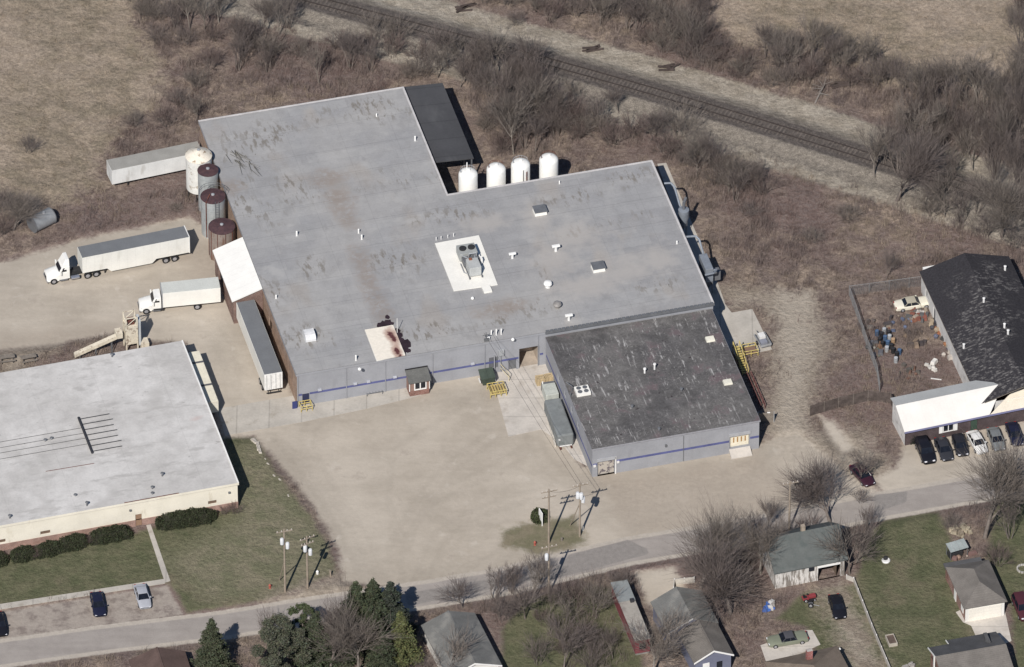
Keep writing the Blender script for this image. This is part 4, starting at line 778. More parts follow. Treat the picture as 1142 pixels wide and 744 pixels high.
r = MB(); r.hexa([(u_end + .02, -.02, oz - .2), (18.5, -.02, oz - .2), (18.5, v_r, 4.0), (r2[0] + .05, v_r * .55, 3.5)], [(u_end + .02, -.02, oz - .05), (18.5, -.02, oz - .05), (18.5, v_r, 4.15), (r2[0] + .05, v_r * .55, 3.65)]); r.build('roof', mat('cream_roof', (.72, .655, .54), .6, .05, .5), off)
r = MB(); r.box(-.3, 18.5, -.06, -.003, oz - .3, oz - .01); r.build('fascia', mat('blue_fascia', (.20, .20, .33), .6), off)
r = MB(); wall_run(r, (0, .45), (18.3, .45), -.3, oz - .15, [(5.6, 7.0, 1.1, 2.1), (9.6, 10.6, 0, 2.2)], .15); wall_run(r, (18.3, .45), (18.3, bk[1] - .3), -.3, oz - .15); wall_run(r, (18.3, bk[1] - .3), (0, bk[1] - .3), -.3, oz - .15); r.build('wall', brick_dark, off)
r = MB(); r.poly([(-.05, .45, -.3), (-.05, bk[1] - .3, -.3), (-.05, bk[1] - .3, bkz - .16), (-.05, v_r, 4.44), (-.05, .45, oz)]); r.build('side_wall', wwall, off)
r = MB(); r.box(5.62, 6.98, .55, .59, 1.12, 2.08); wv = r.build('window', glass(), off); r = MB(); r.box(5.5, 7.1, .36, .447, 1.0, 1.1); r.box(6.25, 6.35, .36, .447, 1.1, 2.1); r.box(5.5, 5.6, .36, .447, 1.1, 2.1); r.box(7.0, 7.1, .36, .447, 1.1, 2.1); r.build('frame', white_metal, wv)
for x in (4.95, 7.13): r = MB(); r.box(x, x + .5, .38, .447, .95, 2.2); r.build('shutter', white_metal, off)
r = MB(); r.box(9.62, 10.58, .55, .59, 0, 2.18); r.build('door', mat('green_door', (.05, .08, .06), .6), off)
# ------------------------------------------------------------------ vehicles
tyre_m = black_mat; rim_m = mat('wheel_rim', (.42, .42, .44), .35, .1, 3, metal=.5); lamp_w = mat('headlamp', (.75, .75, .78), .15, .03, 2, spec=.6); lamp_r = mat('tail_lamp', (.30, .02, .02), .25)
chrome = mat('chrome', (.55, .55, .58), .2, .03, 2, metal=.8); under = mat('chassis_black', (.03, .03, .032), .8)
car_glass = glass('car_glass', (.012, .014, .02))
def wheel(th, x, y, r=.33, w=.22, rim=rim_m):
    b = MB(); s = 1 if y > 0 else -1
    b.tube((x, y - w / 2, r), (x, y + w / 2, r), r, r, 16); o = b.build('wheel', tyre_m, th)
    b = MB(); b.tube((x, y + s * (w / 2 + .002), r), (x, y + s * (w / 2 + .02), r), r * .62, r * .55, 12); b.build('rim', rim, o)
def loft(sections, name, m, th, smooth=True):
    """sections: (x, [(y, z)...half ring from sill to top])  mirrored in y"""
    b = MB(); n = 2 * len(sections[0][1]); i0 = len(b.v)
    for x, half in sections: b.pts([(x, y, z) for y, z in half] + [(x, -y, z) for y, z in reversed(half)])
    for k in range(len(sections) - 1):
        for j in range(n): b.f.append((i0 + k * n + j, i0 + k * n + (j + 1) % n, i0 + (k + 1) * n + (j + 1) % n, i0 + (k + 1) * n + j))
    b.f.append(tuple(range(i0 + n - 1, i0 - 1, -1))); q = i0 + (len(sections) - 1) * n; b.f.append(tuple(range(q, q + n)))
    return b.build(name, m, th, smooth)
KIND = {   # length, width, [x along, half width, belt height], cabin base x0,x1, roof x0,x1, roof z
 'sedan': (4.7, 1.8, .95, .72, (-1.75, 1.05), (-1.05, .30), 1.44),
 'hatch': (4.2, 1.76, .98, .80, (-2.0, .95), (-1.55, .25), 1.48),
 'suv': (4.9, 1.92, 1.12, .95, (-2.35, 1.05), (-2.05, .45), 1.78),
 'classic': (5.3, 1.95, .88, .82, (-1.45, .95), (-.95, .30), 1.34),
 'convertible': (5.6, 2.0, .90, .84, (-1.2, 1.0), (-.75, .40), 1.36)}
def car(label, rear, front, kind, body, group=None, roof=None, cat='car', name='parked_car'):
    L, W, belt, hood, cb, ct, zr = KIND[kind]
    a, b_ = P(*rear, .6)[:2], P(*front, .6)[:2]; m_ = (a + b_) / 2; ang = math.atan2(*(b_ - a)[::-1])
    th = thing(name, label, cat, (*m_, 0), ang, group); h = L / 2; w = W / 2
    rb = paint(*body) if isinstance(body, tuple) else body; rt = roof or rb
    S = [(-h, .80, .38, .62, .72 if kind != 'suv' else .8), (-h + .12, .93, .30, belt - .12, belt - .06), (-h + .7, 1, .26, belt - .04, belt), (cb[0] + .5, 1, .25, belt - .03, belt), (.4, 1, .25, belt - .03, belt), (cb[1], 1, .25, belt - .06, belt - .02), (h - .8, .97, .26, hood - .02, hood + .06), (h - .18, .90, .30, hood - .14, hood - .04), (h, .74, .36, .52, .60)]
    loft([(x, [(w * f * .96, z0), (w * f, z0 + .22), (w * f, zb - .05), (w * f * .92, zb), (w * f * .5, zt)]) for x, f, z0, zb, zt in S], 'body', rb, th)
    wb, wt = w * .90, w * .72; z0 = belt - .03
    B = [(cb[0], -wb), (cb[1], -wb), (cb[1], wb), (cb[0], wb)]; T = [(ct[0], -wt), (ct[1], -wt), (ct[1], wt), (ct[0], wt)]
    g = MB(); b0 = [(x, y, z0) for x, y in B]; t0 = [(x, y, zr - .05) for x, y in T]; g.poly([b0[1], b0[2], t0[2], t0[1]]); g.build('windscreen', car_glass, th)
    g = MB(); g.poly([b0[3], b0[0], t0[0], t0[3]]); g.build('rear_window', car_glass, th)
    for s in ((0, 1), (2, 3)): g = MB(); g.poly([b0[s[0]], b0[s[1]], t0[s[1]], t0[s[0]]]); g.build('side_window', car_glass, th)
    xs = [ct[0] - .05, ct[0] + .12, ct[1] - .12, ct[1] + .05]
    loft([(x, [(wt * f, zr - .07), (wt * f, zr - .03), (wt * .6 * f, zr + d)]) for x, f, d in zip(xs, (.96, 1.03, 1.03, .96), (-.02, .015, .015, -.02))], 'roof', rt, th)
    for s in (-1, 1):
        for p, q in (((cb[0], s * wb), (ct[0], s * wt)), ((cb[1], s * wb), (ct[1], s * wt)), (((cb[0] + cb[1]) / 2 - .15, s * wb), ((ct[0] + ct[1]) / 2 - .1, s * wt))): g = MB(); g.tube((*p, z0), (*q, zr - .05), .045, .04, 5); g.build('pillar', rt, th)
    for x in (-h + .95, h - .92):
        for s in (-1, 1): wheel(th, x, s * (w - .1))
    for s in (-1, 1):
        g = MB(); g.cbox(h - .12, s * w * .60, hood - .26, .16, .34, .14); g.build('headlight', lamp_w, th)
        g = MB(); g.cbox(-h + .06, s * w * .66, belt - .26, .12, .30, .16); g.build('tail_light', lamp_r, th)
        g = MB(); g.cbox(cb[1] - .25, s * (w + .06), belt - .02, .18, .2, .14); g.build('mirror', rb, th)
    return th
black_c = ('black_car_paint', (.012, .012, .016)); navy = ('navy_car_paint', (.014, .016, .035)); grey_c = ('dark_grey_paint', (.035, .036, .042)); silver = ('silver_paint', (.36, .37, .40)); midgrey = ('grey_green_paint', (.17, .18, .18)); white_c = ('white_car_paint', (.70, .69, .66))
ROW = 'cars parked before the brick office'
car('big black sport utility vehicle at the left end of the row before the office', (1025, 488), (1038.6, 519), 'suv', black_c, ROW)
car('black sedan with pale headlights beside the big black utility vehicle', (1046.6, 487), (1058.5, 514.5), 'sedan', grey_c, ROW)
car('small dark hatchback between the black sedan and the white car', (1067, 485.5), (1074.6, 508), 'hatch', ('charcoal_paint', (.022, .022, .026)), ROW)
car('white sedan in the row of cars before the office', (1082, 479.5), (1097.6, 506.6), 'sedan', white_c, ROW)
car('grey sedan parked right beside the white sedan at the office', (1105.7, 476), (1116, 503), 'sedan', midgrey, ROW)
car('dark car at the right end of the row, set back near the office wall', (1126.9, 472), (1136, 496), 'sedan', navy, ROW)
BAY = 'cars in the roadside parking bay'
car('dark blue sedan parked in the middle of the roadside bay', (107, 662.5), (111.8, 685), 'sedan', navy, BAY)
car('silver sedan in the roadside bay below the footpath', (155.5, 653), (162.5, 677), 'sedan', silver, BAY)
car('black car cut off by the left edge of the photo', (-4, 684), (2, 708), 'sedan', black_c, BAY)
car('black sedan on the dirt drive below the white barn', (929.5, 664), (937.5, 689), 'sedan', black_c)
car('old cream coupe with a beige vinyl roof inside the fenced yard', (999, 341), (1037, 335), 'classic', ('cream_paint', (.74, .70, .58)), roof=mat('vinyl_roof', (.40, .37, .29), .8))
car('old pale green convertible with dark top on the concrete pad', (901, 708.5), (855, 716), 'convertible', ('faded_green_paint', (.20, .215, .16)), roof=mat('soft_top', (.07, .07, .08), .9))
car('dark red car half hidden behind the bare roadside tree', (954, 521), (969, 538), 'sedan', ('maroon_paint', (.040, .014, .024)))
car('dark red car cut off by the right edge of the photo beyond the garage', (1134, 664), (1146, 692), 'suv', ('red_paint', (.075, .024, .032)))

tr_white = mat('trailer_white', (.72, .71, .66), .5, .05, .4, .03, 4, .35, c2=(.60, .59, .54), t2=(.58, .75), sc2=.6, st2=(1, 1, .3), lines=(0, 1.2, .04, .93))
tr_roof = mat('trailer_grey_roof', (.165, .172, .180), .7, .06, .5, .03, 4, .12, lines=(0, 1.2, .04, .95)); cab_white = paint('cab_white', (.78, .77, .73), .3)
def trailer_box(th, L, W, zb, zt, m_side, m_roof, x0=0, name='trailer'):
    b = MB(); b.box(x0, x0 + L, 0, W, zb, zt - .03); o = b.build(name, m_side, th)
    b = MB(); b.box(x0 + .04, x0 + L - .04, .05, W - .05, zt - .03, zt + .02); b.build('trailer_roof', m_roof, o)
    return o
def axle(th, x, W, r=.5, dual=True, rim=rim_m):
    for y, s in ((.16, -1), (W - .16, 1)):
        b = MB(); b.tube((x, y - .16, r), (x, y + .16, r), r, r, 16); o = b.build('wheel', tyre_m, th)
        b = MB(); b.tube((x, y + s * .162, r), (x, y + s * .18, r), r * .6, r * .45, 12); b.build('rim', rim, o)
def cab(th, xf, W, zroof, sleeper, fairing=None, zt=4.0):
    """bonneted cab; xf = front bumper, grows to +x"""
    cw = 2.2; y0 = (W - cw) / 2; y1 = y0 + cw; yc = W / 2
    S = [(xf, .78, .55, 1.25, 1.30), (xf + .15, .88, .50, 1.45, 1.55), (xf + .9, .96, .50, 1.62, 1.75), (xf + 1.75, 1.0, .50, 1.75, 1.92)]
    b = MB(); n = 8; 
    for x, f, za, zb, zt_ in S:
        h = cw / 2 * f; b.pts([(x, yc - h, za), (x, yc - h, zb - .2), (x, yc - h * .85, zb), (x, yc - h * .4, zt_), (x, yc + h * .4, zt_), (x, yc + h * .85, zb), (x, yc + h, zb - .2), (x, yc + h, za)])
    for k in range(3):
        for j in range(n): b.f.append((k * n + j, k * n + (j + 1) % n, (k + 1) * n + (j + 1) % n, (k + 1) * n + j))
    b.f.append(tuple(range(n - 1, -1, -1))); b.build('hood', cab_white, th, True)
    xc = xf + 1.75; xe = xc + 1.25 + sleeper
    b = MB(); b.hexa([(xc, y0, .6), (xe, y0, .6), (xe, y1, .6), (xc, y1, .6)], [(xc, y0, 1.85), (xe, y0, 1.85), (xe, y1, 1.85), (xc, y1, 1.85)])
    b.hexa([(xc, y0, 1.853), (xe, y0, 1.853), (xe, y1, 1.853), (xc, y1, 1.853)], [(xc + .5, y0 + .1, zroof), (xe, y0 + .05, zroof), (xe, y1 - .05, zroof), (xc + .5, y1 - .1, zroof)])
    cbo = b.build('cab', cab_white, th, bevel=.05)
    wq = lambda s, z: xc + .5 * (z - 1.853) / (zroof - 1.853)
    b = MB(); za, zb = 1.93, zroof - .2; b.poly([(wq(0, za) - .02, y0 + .15, za), (wq(0, za) - .02, y1 - .15, za), (wq(0, zb) - .02, y1 - .22, zb), (wq(0, zb) - .02, y0 + .22, zb)]); b.build('windscreen', car_glass, cbo)
    for y, s in ((y0, -1), (y1, 1)):
        b = MB(); k = lambda z: y - s * .1 * (z - 1.853) / (zroof - 1.853) + s * .02
        b.poly([(xc + .35, k(1.95), 1.95), (xc + 1.1, k(1.95), 1.95), (xc + 1.1, k(zb), zb), (xc + .6, k(zb), zb)]); b.build('side_window', car_glass, cbo)
        b = MB(); b.cbox(xc + .15, y + s * .28, 1.7, .18, .25, .6); b.build('mirror', cab_white, cbo)
        b = MB(); b.cbox(xf + .22, y - s * .25, 1.0, .2, .35, .25); b.build('headlight', lamp_w, th)
        b = MB(); b.box(xc + .1, xc + 1.2, min(y, y + s * .08), max(y, y + s * .08), .42, .62); b.build('step', steel_dk, th)
    b = MB(); b.box(xf - .03, xf + .0, yc - .55, yc + .55, .75, 1.25); b.build('grille', under, th)
    b = MB(); b.box(xf - .06, xf + .12, y0 + .1, y1 - .1, .38, .68); b.build('bumper', chrome, th)
    if fairing:
        b = MB(); b.hexa([(xc + .5, y0 + .12, zroof + .003), (xe, y0 + .05, zroof + .003), (xe, y1 - .05, zroof + .003), (xc + .5, y1 - .12, zroof + .003)], [(xe - .5, y0 + .25, fairing), (xe, y0 + .2, fairing), (xe, y1 - .2, fairing), (xe - .5, y1 - .25, fairing)]); b.build('fairing', cab_white, th, bevel=.06)
    for y, s in ((y0 + .12, -1), (y1 - .12, 1)):
        b = MB(); x = xf + .95; b.tube((x, y - .15, .5), (x, y + .15, .5), .5, .5, 16); o = b.build('wheel', tyre_m, th); b = MB(); b.tube((x, y + s * .152, .5), (x, y + s * .17, .5), .28, .2, 12); b.build('rim', rim_m, o)
    return xe
# articulated truck
q0 = P(91.6, 287.8, 4.0); q1 = P(211, 264.4, 4.0); sa = math.atan2(*(q1 - q0)[:2][::-1]); sl_ = math.hypot(*(q1 - q0)[:2])
st = thing('semi_truck', 'white semi truck with a long grey roofed trailer in the gravel yard', 'truck', (q0[0], q0[1], 0), sa)
o = trailer_box(st, sl_, 2.6, 1.2, 4.0, tr_white, tr_roof)
b = MB(); b.box(sl_ - .05, sl_ + .06, -.03, 2.63, 1.1, 4.06); b.build('rear_frame', white_metal, o)
b = MB(); b.box(-1.2, sl_ - .2, .8, 1.0, .95, 1.17); b.box(-1.2, sl_ - .2, 1.6, 1.8, .95, 1.17); b.box(-3.0, 2.6, .85, 1.75, .6, .93); b.build('chassis', under, st)
b = MB(); b.poly([(4.2, -.0, .55), (10.2, -.0, .55), (10.8, .0, 1.2), (3.6, .0, 1.2)]); b.poly([(4.2, 2.6, .55), (10.2, 2.6, .55), (10.8, 2.6, 1.2), (3.6, 2.6, 1.2)]); b.build('side_skirt', tr_white, o)
for x in (.75, 2.0, 12.2, 13.5): axle(st, x, 2.6)
for y in (.5, 2.1): b = MB(); b.box(3.3, 3.45, y - .06, y + .06, .1, 1.18); b.build('landing_leg', under, st)
b = MB(); b.tube((-1.7, .12, .7), (-.5, .12, .7), .3, .3, 12); b.build('fuel_tank', chrome, st)
cab(st, -5.1, 2.6, 2.75, .3, 3.85)
# box truck
q0 = P(181, 327.6, 3.6); q1 = P(245.8, 321.2, 3.6); sa = math.atan2(*(q1 - q0)[:2][::-1]); sl_ = math.hypot(*(q1 - q0)[:2])
bt = thing('box_truck', 'white box truck with a plain pale cargo box backed up to the dock house', 'truck', (q0[0], q0[1], 0), sa)
o = trailer_box(bt, sl_, 2.5, 1.05, 3.6, mat('box_white', (.76, .745, .69), .5, .04, .5, .02, 4, .35), mat('box_roof', (.55, .56, .52), .6, .04, .5), name='cargo_box')
b = MB(); b.box(-2.3, sl_ - .1, .8, 1.0, .72, 1.02); b.box(-2.3, sl_ - .1, 1.5, 1.7, .72, 1.02); b.build('chassis', under, bt)
b = MB(); b.box(-.02, .05, -.03, 2.53, 1.0, 3.66); b.build('front_frame', steel, o)
axle(bt, 4.9, 2.5); b = MB(); b.box(-1.3, .1, .1, .5, .45, .85); b.build('fuel_tank', under, bt)
cab(bt, -3.25, 2.5, 2.7, .1)
# trailer in the dock, trailer by the silos
def loose_trailer(label, pa, pb, zt, m_side, m_roof, W=2.6, zb=1.25, wheels=True, name='box_trailer', rear=True):
    a, b_ = P(*pa, zt), P(*pb, zt); ang = math.atan2(*(b_ - a)[:2][::-1]); L = math.hypot(*(b_ - a)[:2])
    th = thing(name, label, 'trailer', (a[0], a[1], 0), ang); o = trailer_box(th, L, W, zb, zt, m_side, m_roof)
    b = MB(); b.box(.6, L - .3, .85, 1.0, zb - .22, zb - .03); b.box(.6, L - .3, W - 1.0, W - .85, zb - .22, zb - .03); b.build('chassis', under, th)
    return th, L, o
th, L, o = loose_trailer('long white trailer with a grey roof backed along the tan brick wall', (314.8, 414.8), (283.5, 334), 4.0, tr_white, tr_roof)
axle(th, 1.6, 2.6); axle(th, 2.9, 2.6)
b = MB(); b.box(-.06, -.005, .0, 2.6, 1.2, 4.05); dd = b.build('rear_doors', mat('door_white', (.74, .73, .70), .5, .08, 1.5, .05, 4, c2=(.58, .56, .52), t2=(.56, .7), sc2=1.2), o)
b = MB()
for y in (.35, .95, 1.65, 2.25): b.tube((-.09, y, 1.3), (-.09, y, 3.9), .025, .025, 6)
b.build('lock_rod', steel_dk, dd)
b = MB(); b.box(-.05, .1, .3, 2.3, .5, .62); b.box(-.02, .05, .5, .6, .6, 1.2); b.box(-.02, .05, 2.0, 2.1, .6, 1.2); b.build('underride_bar', under, th)
for y in (.5, 2.1): b = MB(); b.box(L - 3.0, L - 2.85, y - .06, y + .06, 0, 1.2); b.build('landing_leg', under, th)
th, L, o = loose_trailer('old white storage trailer with a dull grey roof standing in the weeds by the silos', (124.5, 190.5), (226, 169.5), 3.6, mat('old_trailer_white', (.66, .66, .64), .6, .08, .4, .04, 4, c2=(.50, .49, .46), t2=(.55, .72), sc2=.7, st2=(1, 1, .3), lines=(0, 1.2, .04, .94)), mat('old_trailer_roof', (.30, .29, .265), .7, .08, .6), zb=1.05)
axle(th, 11.6, 2.6); axle(th, 12.9, 2.6)
for y in (.5, 2.1): b = MB(); b.box(2.4, 2.55, y - .06, y + .06, 0, 1.0); b.build('landing_leg', under, th)
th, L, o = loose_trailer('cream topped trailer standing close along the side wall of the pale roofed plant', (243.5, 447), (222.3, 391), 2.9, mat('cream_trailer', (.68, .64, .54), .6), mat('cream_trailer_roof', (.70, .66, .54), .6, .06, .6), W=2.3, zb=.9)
for x in (L * .33, L * .78): b = MB(); b.box(x - .18, x + .18, -.01, 2.31, 2.93, 2.96); b.build('roof_band', mat('roof_band', (.10, .10, .11), .8), o)  # two dark bands across the cream trailer roof
axle(th, 1.5, 2.3, .42); axle(th, L - 1.6, 2.3, .42)

# ------------------------------------------------------------------ silos and tanks
def silo(label, px, py, z, r, body, roofm, dome=.35, zb=0.0, group=None, ladder=False, name='silo'):
    c_ = P(px, py, z); th = thing(name, label, 'silo', (c_[0], c_[1], 0), 0, group)
    b = MB(); b.lathe([(r, zb), (r, z)], 0, 0, 28); b.build('wall', body, th, True)
    b = MB(); b.lathe([(r * 1.04, z + .004), (r * 1.04, z + .05), (r * .55, z + dome * .6), (.25, z + dome)], 0, 0, 28); b.build('roof', roofm, th, True)
    b = MB(); b.lathe([(.25, z + dome + .002), (.25, z + dome + .12), (.1, z + dome + .2)], 0, 0, 12); b.build('cap', steel, th, True)
    if ladder:
        b = MB(); ax_, ay_ = .35 * r, -r - .12
        for x in (ax_ - .22, ax_ + .22): b.tube((x, ay_, .4), (x, ay_, z + .5), .03, .03, 5)
        for k in np.arange(.6, z, .45): b.tube((ax_ - .22, ay_, k), (ax_ + .22, ay_, k), .025, .025, 4)
        b.build('ladder', steel_dk, th)
        b = MB(); b.path([(-.55 * r, -r * .86 - .1, .3), (-.55 * r, -r * .86 - .1, z + .1), (-.25 * r, -.2, z + dome + .25)], .07); b.build('pipe', rust_m, th)
        b = MB(); n = 20
        for k in range(n):
            if 0 < k < 11: 
                a0, a1 = 2 * math.pi * k / n, 2 * math.pi * (k + 1) / n; q = r * 1.15
                for zz in (z + .55, z + .95): b.tube((q * math.cos(a0), q * math.sin(a0), zz), (q * math.cos(a1), q * math.sin(a1), zz), .03, .03, 4)
                b.tube((q * math.cos(a0), q * math.sin(a0), z - .1), (q * math.cos(a0), q * math.sin(a0), z + .95), .025, .025, 4)
        b.build('guard_rail', steel_dk, th)
    return th
corr = mat('galvanised_silo', (.40, .42, .42), .45, .10, 1, .04, 6, .45, metal=.2, c2=(.31, .32, .32), t2=(.5, .7), sc2=.8, st2=(1, 1, .25), lines=(2, 1.1, .06, .9))
rustroof = mat('rusty_silo_roof', (.082, .047, .050), .85, .18, 1.2, .1, 5, .2, c2=(.058, .036, .042), t2=(.45, .65), sc2=1.5)
peel = mat('peeling_cream', (.70, .64, .54), .8, .08, 1, .06, 5, .2, c2=(.36, .28, .20), t2=(.57, .64), sc2=1.6); shellw = mat('peeling_white', (.66, .65, .61), .8, .08, .8, .06, 5, .2, c2=(.42, .38, .32), t2=(.56, .66), sc2=1.4)
s1 = silo('fat cream silo with peeling paint standing on short legs, furthest left of the silos', 221.5, 173.5, 7.2, 1.85, shellw, peel, 1.0, 1.5)
b = MB()
for k in range(6): a = k * math.pi / 3 + .3; b.tube((1.6 * math.cos(a), 1.6 * math.sin(a), -.1), (1.6 * math.cos(a), 1.6 * math.sin(a), 1.5), .09, .09, 6)
b.lathe([(.3, .6), (1.6, 1.495)], 0, 0, 16); b.build('leg_frame', under, s1)
silo('grey steel silo with a rusty lid right behind the cream silo', 231.8, 190, 6.9, 1.45, corr, rustroof, .3)
silo('grey steel silo with rusty lid, ladder and guard rail', 237.4, 219, 6.5, 1.72, corr, rustroof, .3, ladder=True)
brown_wall = mat('rusty_silo_wall', (.255, .212, .185), .8, .15, .8, .08, 5, .2, c2=(.17, .105, .08), t2=(.48, .66), sc2=1, st2=(2, 2, .3))
s4 = silo('short brown rusted silo beside the white roofed dock house', 247.3, 252.6, 5.2, 1.83, brown_wall, rustroof, .35)
b = MB()
for k in range(10): a = k * math.pi / 5; b.tube((1.86 * math.cos(a), 1.86 * math.sin(a), 0), (1.86 * math.cos(a), 1.86 * math.sin(a), 5.15), .05, .05, 5)
b.build('stave', rust_m, s4)
tankw = mat('tank_white', (.80, .79, .75), .45, .03, .8, .02, 4, .4, c2=(.66, .64, .58), t2=(.6, .72), sc2=1.2, st2=(1, 1, .3))
TG = 'white tanks behind the factory'
for k, (x, y, lb) in enumerate(((522, 194, 'white upright tank nearest the black canopy'), (553.3, 188.5, 'white upright tank second from the black canopy'), (580.5, 183.5, 'white upright tank with a ladder and dark stain'), (612, 178, 'white upright tank at the right end, furthest from the canopy'))):
    z = 6.6; c_ = P(x, y, z); th = thing('storage_tank', lb, 'tank', (c_[0], c_[1], 0), ANG, TG); r = 1.36
    b = MB(); b.lathe([(r, 0), (r, z), (r * .93, z + .22), (r * .72, z + .46), (r * .4, z + .62), (.2, z + .66)], 0, 0, 28); b.build('shell', tankw, th, True)
    b = MB(); b.lathe([(.25, z + .6), (.25, z + .82), (.1, z + .85)], .1, .1, 10); b.build('manhole', tankw, th, True)
    b = MB()
    for j in range(10): a0 = j * .32 + .2; a1 = a0 + .32; b.tube((1.1 * math.cos(a0), 1.1 * math.sin(a0), z + .75), (1.1 * math.cos(a1), 1.1 * math.sin(a1), z + .75), .03, .03, 4); b.tube((1.1 * math.cos(a0), 1.1 * math.sin(a0), z + .2), (1.1 * math.cos(a0), 1.1 * math.sin(a0), z + .75), .025, .025, 4)
    b.build('top_rail', rust_m if k % 2 else steel, th)
    if k == 2:
        b = MB(); b.tube((.05, -r - .06, 0), (.05, -r - .06, z), .045, .045, 5); b.build('pipe', under, th)
        b = MB(); b.hexa([(.5, -r * .93 - .02, 3.6), (.72, -r * .86 - .02, 3.6), (.72, -r * .86 + .02, 3.6), (.5, -r * .93 + .02, 3.6)], [(.5, -r * .93 - .02, 6.1), (.72, -r * .86 - .02, 6.1), (.72, -r * .86 + .02, 6.1), (.5, -r * .93 + .02, 6.1)]); b.build('rust_run', rust_m, th)
    if k == 0: b = MB(); b.tube((0, .6, z + .5), (0, .6, z + 1.6), .09, .09, 8); b.build('vent_pipe', trim_white, th)
# fallen cylinder tank in the weeds
a, b_ = P(36, 252, .9), P(57, 241.5, .9); ta = math.atan2(*(b_ - a)[:2][::-1]); tl = math.hypot(*(b_ - a)[:2])
th = thing('steel_tank', 'big grey steel tank lying on its side under a bare bush', 'tank', (a[0], a[1], 0), ta)
b = MB(); b.tube((0, 0, 1.1), (tl, 0, 1.1), 1.2, 1.2, 24); b.build('shell', mat('dull_steel', (.27, .28, .29), .55, .1, .7, .05, 5, .4, metal=.2), th, True)
b = MB(); b.tube((tl - .02, 0, 1.1), (tl + .1, 0, 1.1), 1.24, 1.24, 24); b.tube((-.1, 0, 1.1), (.02, 0, 1.1), 1.24, 1.24, 24); b.build('rim', steel_dk, th, True)
b = MB(); b.tube((tl * .6, -.1, 2.25), (tl * .6, -.1, 2.5), .2, .2, 10); b.build('hatch', steel, th)

# ------------------------------------------------------------------ plant in the yards
# rooftop cooling unit on the white patch
c_ = P(525, 296, H + .3); cu = thing('rooftop_unit', 'grey rooftop air handling unit on the white roof patch', 'air handler', (c_[0], c_[1], H + .28), ANG)
um = mat('unit_grey', (.33, .34, .33), .55, .1, 1, .05, 6, .4); um2 = mat('unit_pale', (.42, .43, .42), .5, .08, 1)
b = MB(); b.box(-.85, .85, -2.7, -.5, .25, 1.75); b.build('cabinet', um2, cu, bevel=.04)
b = MB(); b.box(-1.35, 1.25, .9, 3.0, .25, 1.55); b.build('cooler', um, cu, bevel=.04)
b = MB(); b.box(-1.1, 1.2, -.48, .88, .25, 1.1); b.build('plenum', steel_dk, cu)
b = MB(); b.lathe([(.5, 1.55), (.5, 1.75), (.35, 1.78)], -.65, 2.0, 14); b.lathe([(.5, 1.55), (.5, 1.75), (.35, 1.78)], .6, 2.0, 14); b.build('fan', under, cu)
b = MB(); b.path([(-1.0, .9, 1.3), (-.6, -.2, 1.7), (-.5, -.5, 1.75)], .1); b.path([(.9, .9, 1.3), (.6, 0, 1.6), (.5, -.5, 1.6)], .12); b.path([(-1.4, .4, .3), (-1.4, -1.6, .3), (-1.0, -2.2, .5)], .07); b.path([(-.2, .3, 1.1), (-.2, .3, 1.9), (.9, .3, 1.9), (.9, .3, 1.1)], .08); b.build('pipework', steel, cu)
b = MB(); b.box(-.45, -.05, -.95, -.6, 1.76, 1.95); b.build('motor', mat('motor_red', (.25, .10, .06), .7), cu)
b = MB(); 
for x in (-.9, .9):
    for y in (-2.9, -.4, 3.0): b.box(x - .08, x + .08, y - .08, y + .08, -.0, .3)
    b.box(x - .06, x + .06, -3.1, 3.1, .12, .25)
b.build('skid', steel_dk, cu)
b = MB(); b.box(1.35, 1.6, .6, 2.6, .2, .7); b.box(1.4, 1.7, -.2, .5, .2, 1.0); b.build('side_box', white_metal, cu)
# dust extraction along the right wall
blue_gal = mat('blue_galvanised', (.24, .265, .30), .5, .12, 1, .05, 5, .4, metal=.2)
c0 = F.w(60.9, 0)
def right(u, v): return F.w(u, v)
cy = thing('dust_cyclone', 'grey blue dust cyclone with a curved duct on the right factory wall', 'dust collector', right(61.9, 22.2), ANG)
b = MB(); b.lathe([(.12, 1.4), (.78, 3.6), (.78, 4.9), (.3, 5.0)], 0, 0, 16); b.build('cone', blue_gal, cy, True)
b = MB(); b.path([(-1.6, 4.6, 6.4), (-.7, 4.3, 6.5), (-.35, 3.6, 6.2), (-.3, 1.2, 5.0), (-.2, .5, 4.7)], .15, 8); b.build('duct', blue_gal, cy, True)
b = MB(); b.path([(0, 0, 5.0), (0, 0, 6.1), (.5, .7, 6.4)], .22, 8); b.build('outlet', steel_dk, cy, True)
for a in (.8, 2.4, 3.9, 5.5): b = MB(); b.tube((.55 * math.cos(a), .55 * math.sin(a), 0), (.55 * math.cos(a), .55 * math.sin(a), 3.8), .05, .05, 5); b.build('leg', steel_dk, cy)
dc = thing('dust_filter', 'blue grey filter house with ducts beside the right factory wall', 'dust collector', right(62.0, 10.2), ANG)
b = MB(); b.box(-.6, .55, -1.3, 2.2, 2.2, 4.6); b.build('housing', blue_gal, dc, bevel=.05)
b = MB(); b.hexa([(-.15, -.9, .9), (.15, -.9, .9), (.15, 1.8, .9), (-.15, 1.8, .9)], [(-.58, -1.28, 2.19), (.53, -1.28, 2.19), (.53, 2.18, 2.19), (-.58, 2.18, 2.19)]); b.build('hopper', steel_dk, dc)
b = MB(); b.path([(-1.7, 4.9, 5.9), (-.4, 4.7, 5.9), (0, 4.2, 5.6), (.1, 2.2, 4.3)], .16, 8); b.path([(.5, -1.0, 4.0), (1.0, -1.4, 4.4), (.3, -2.3, 4.6), (-1.0, -2.4, 4.6)], .15, 8); b.build('duct', blue_gal, dc, True)
b = MB(); b.cbox(1.35, .1, 1.5, 1.1, 1.1, 1.6); b.build('blower', steel_dk, dc, bevel=.1)
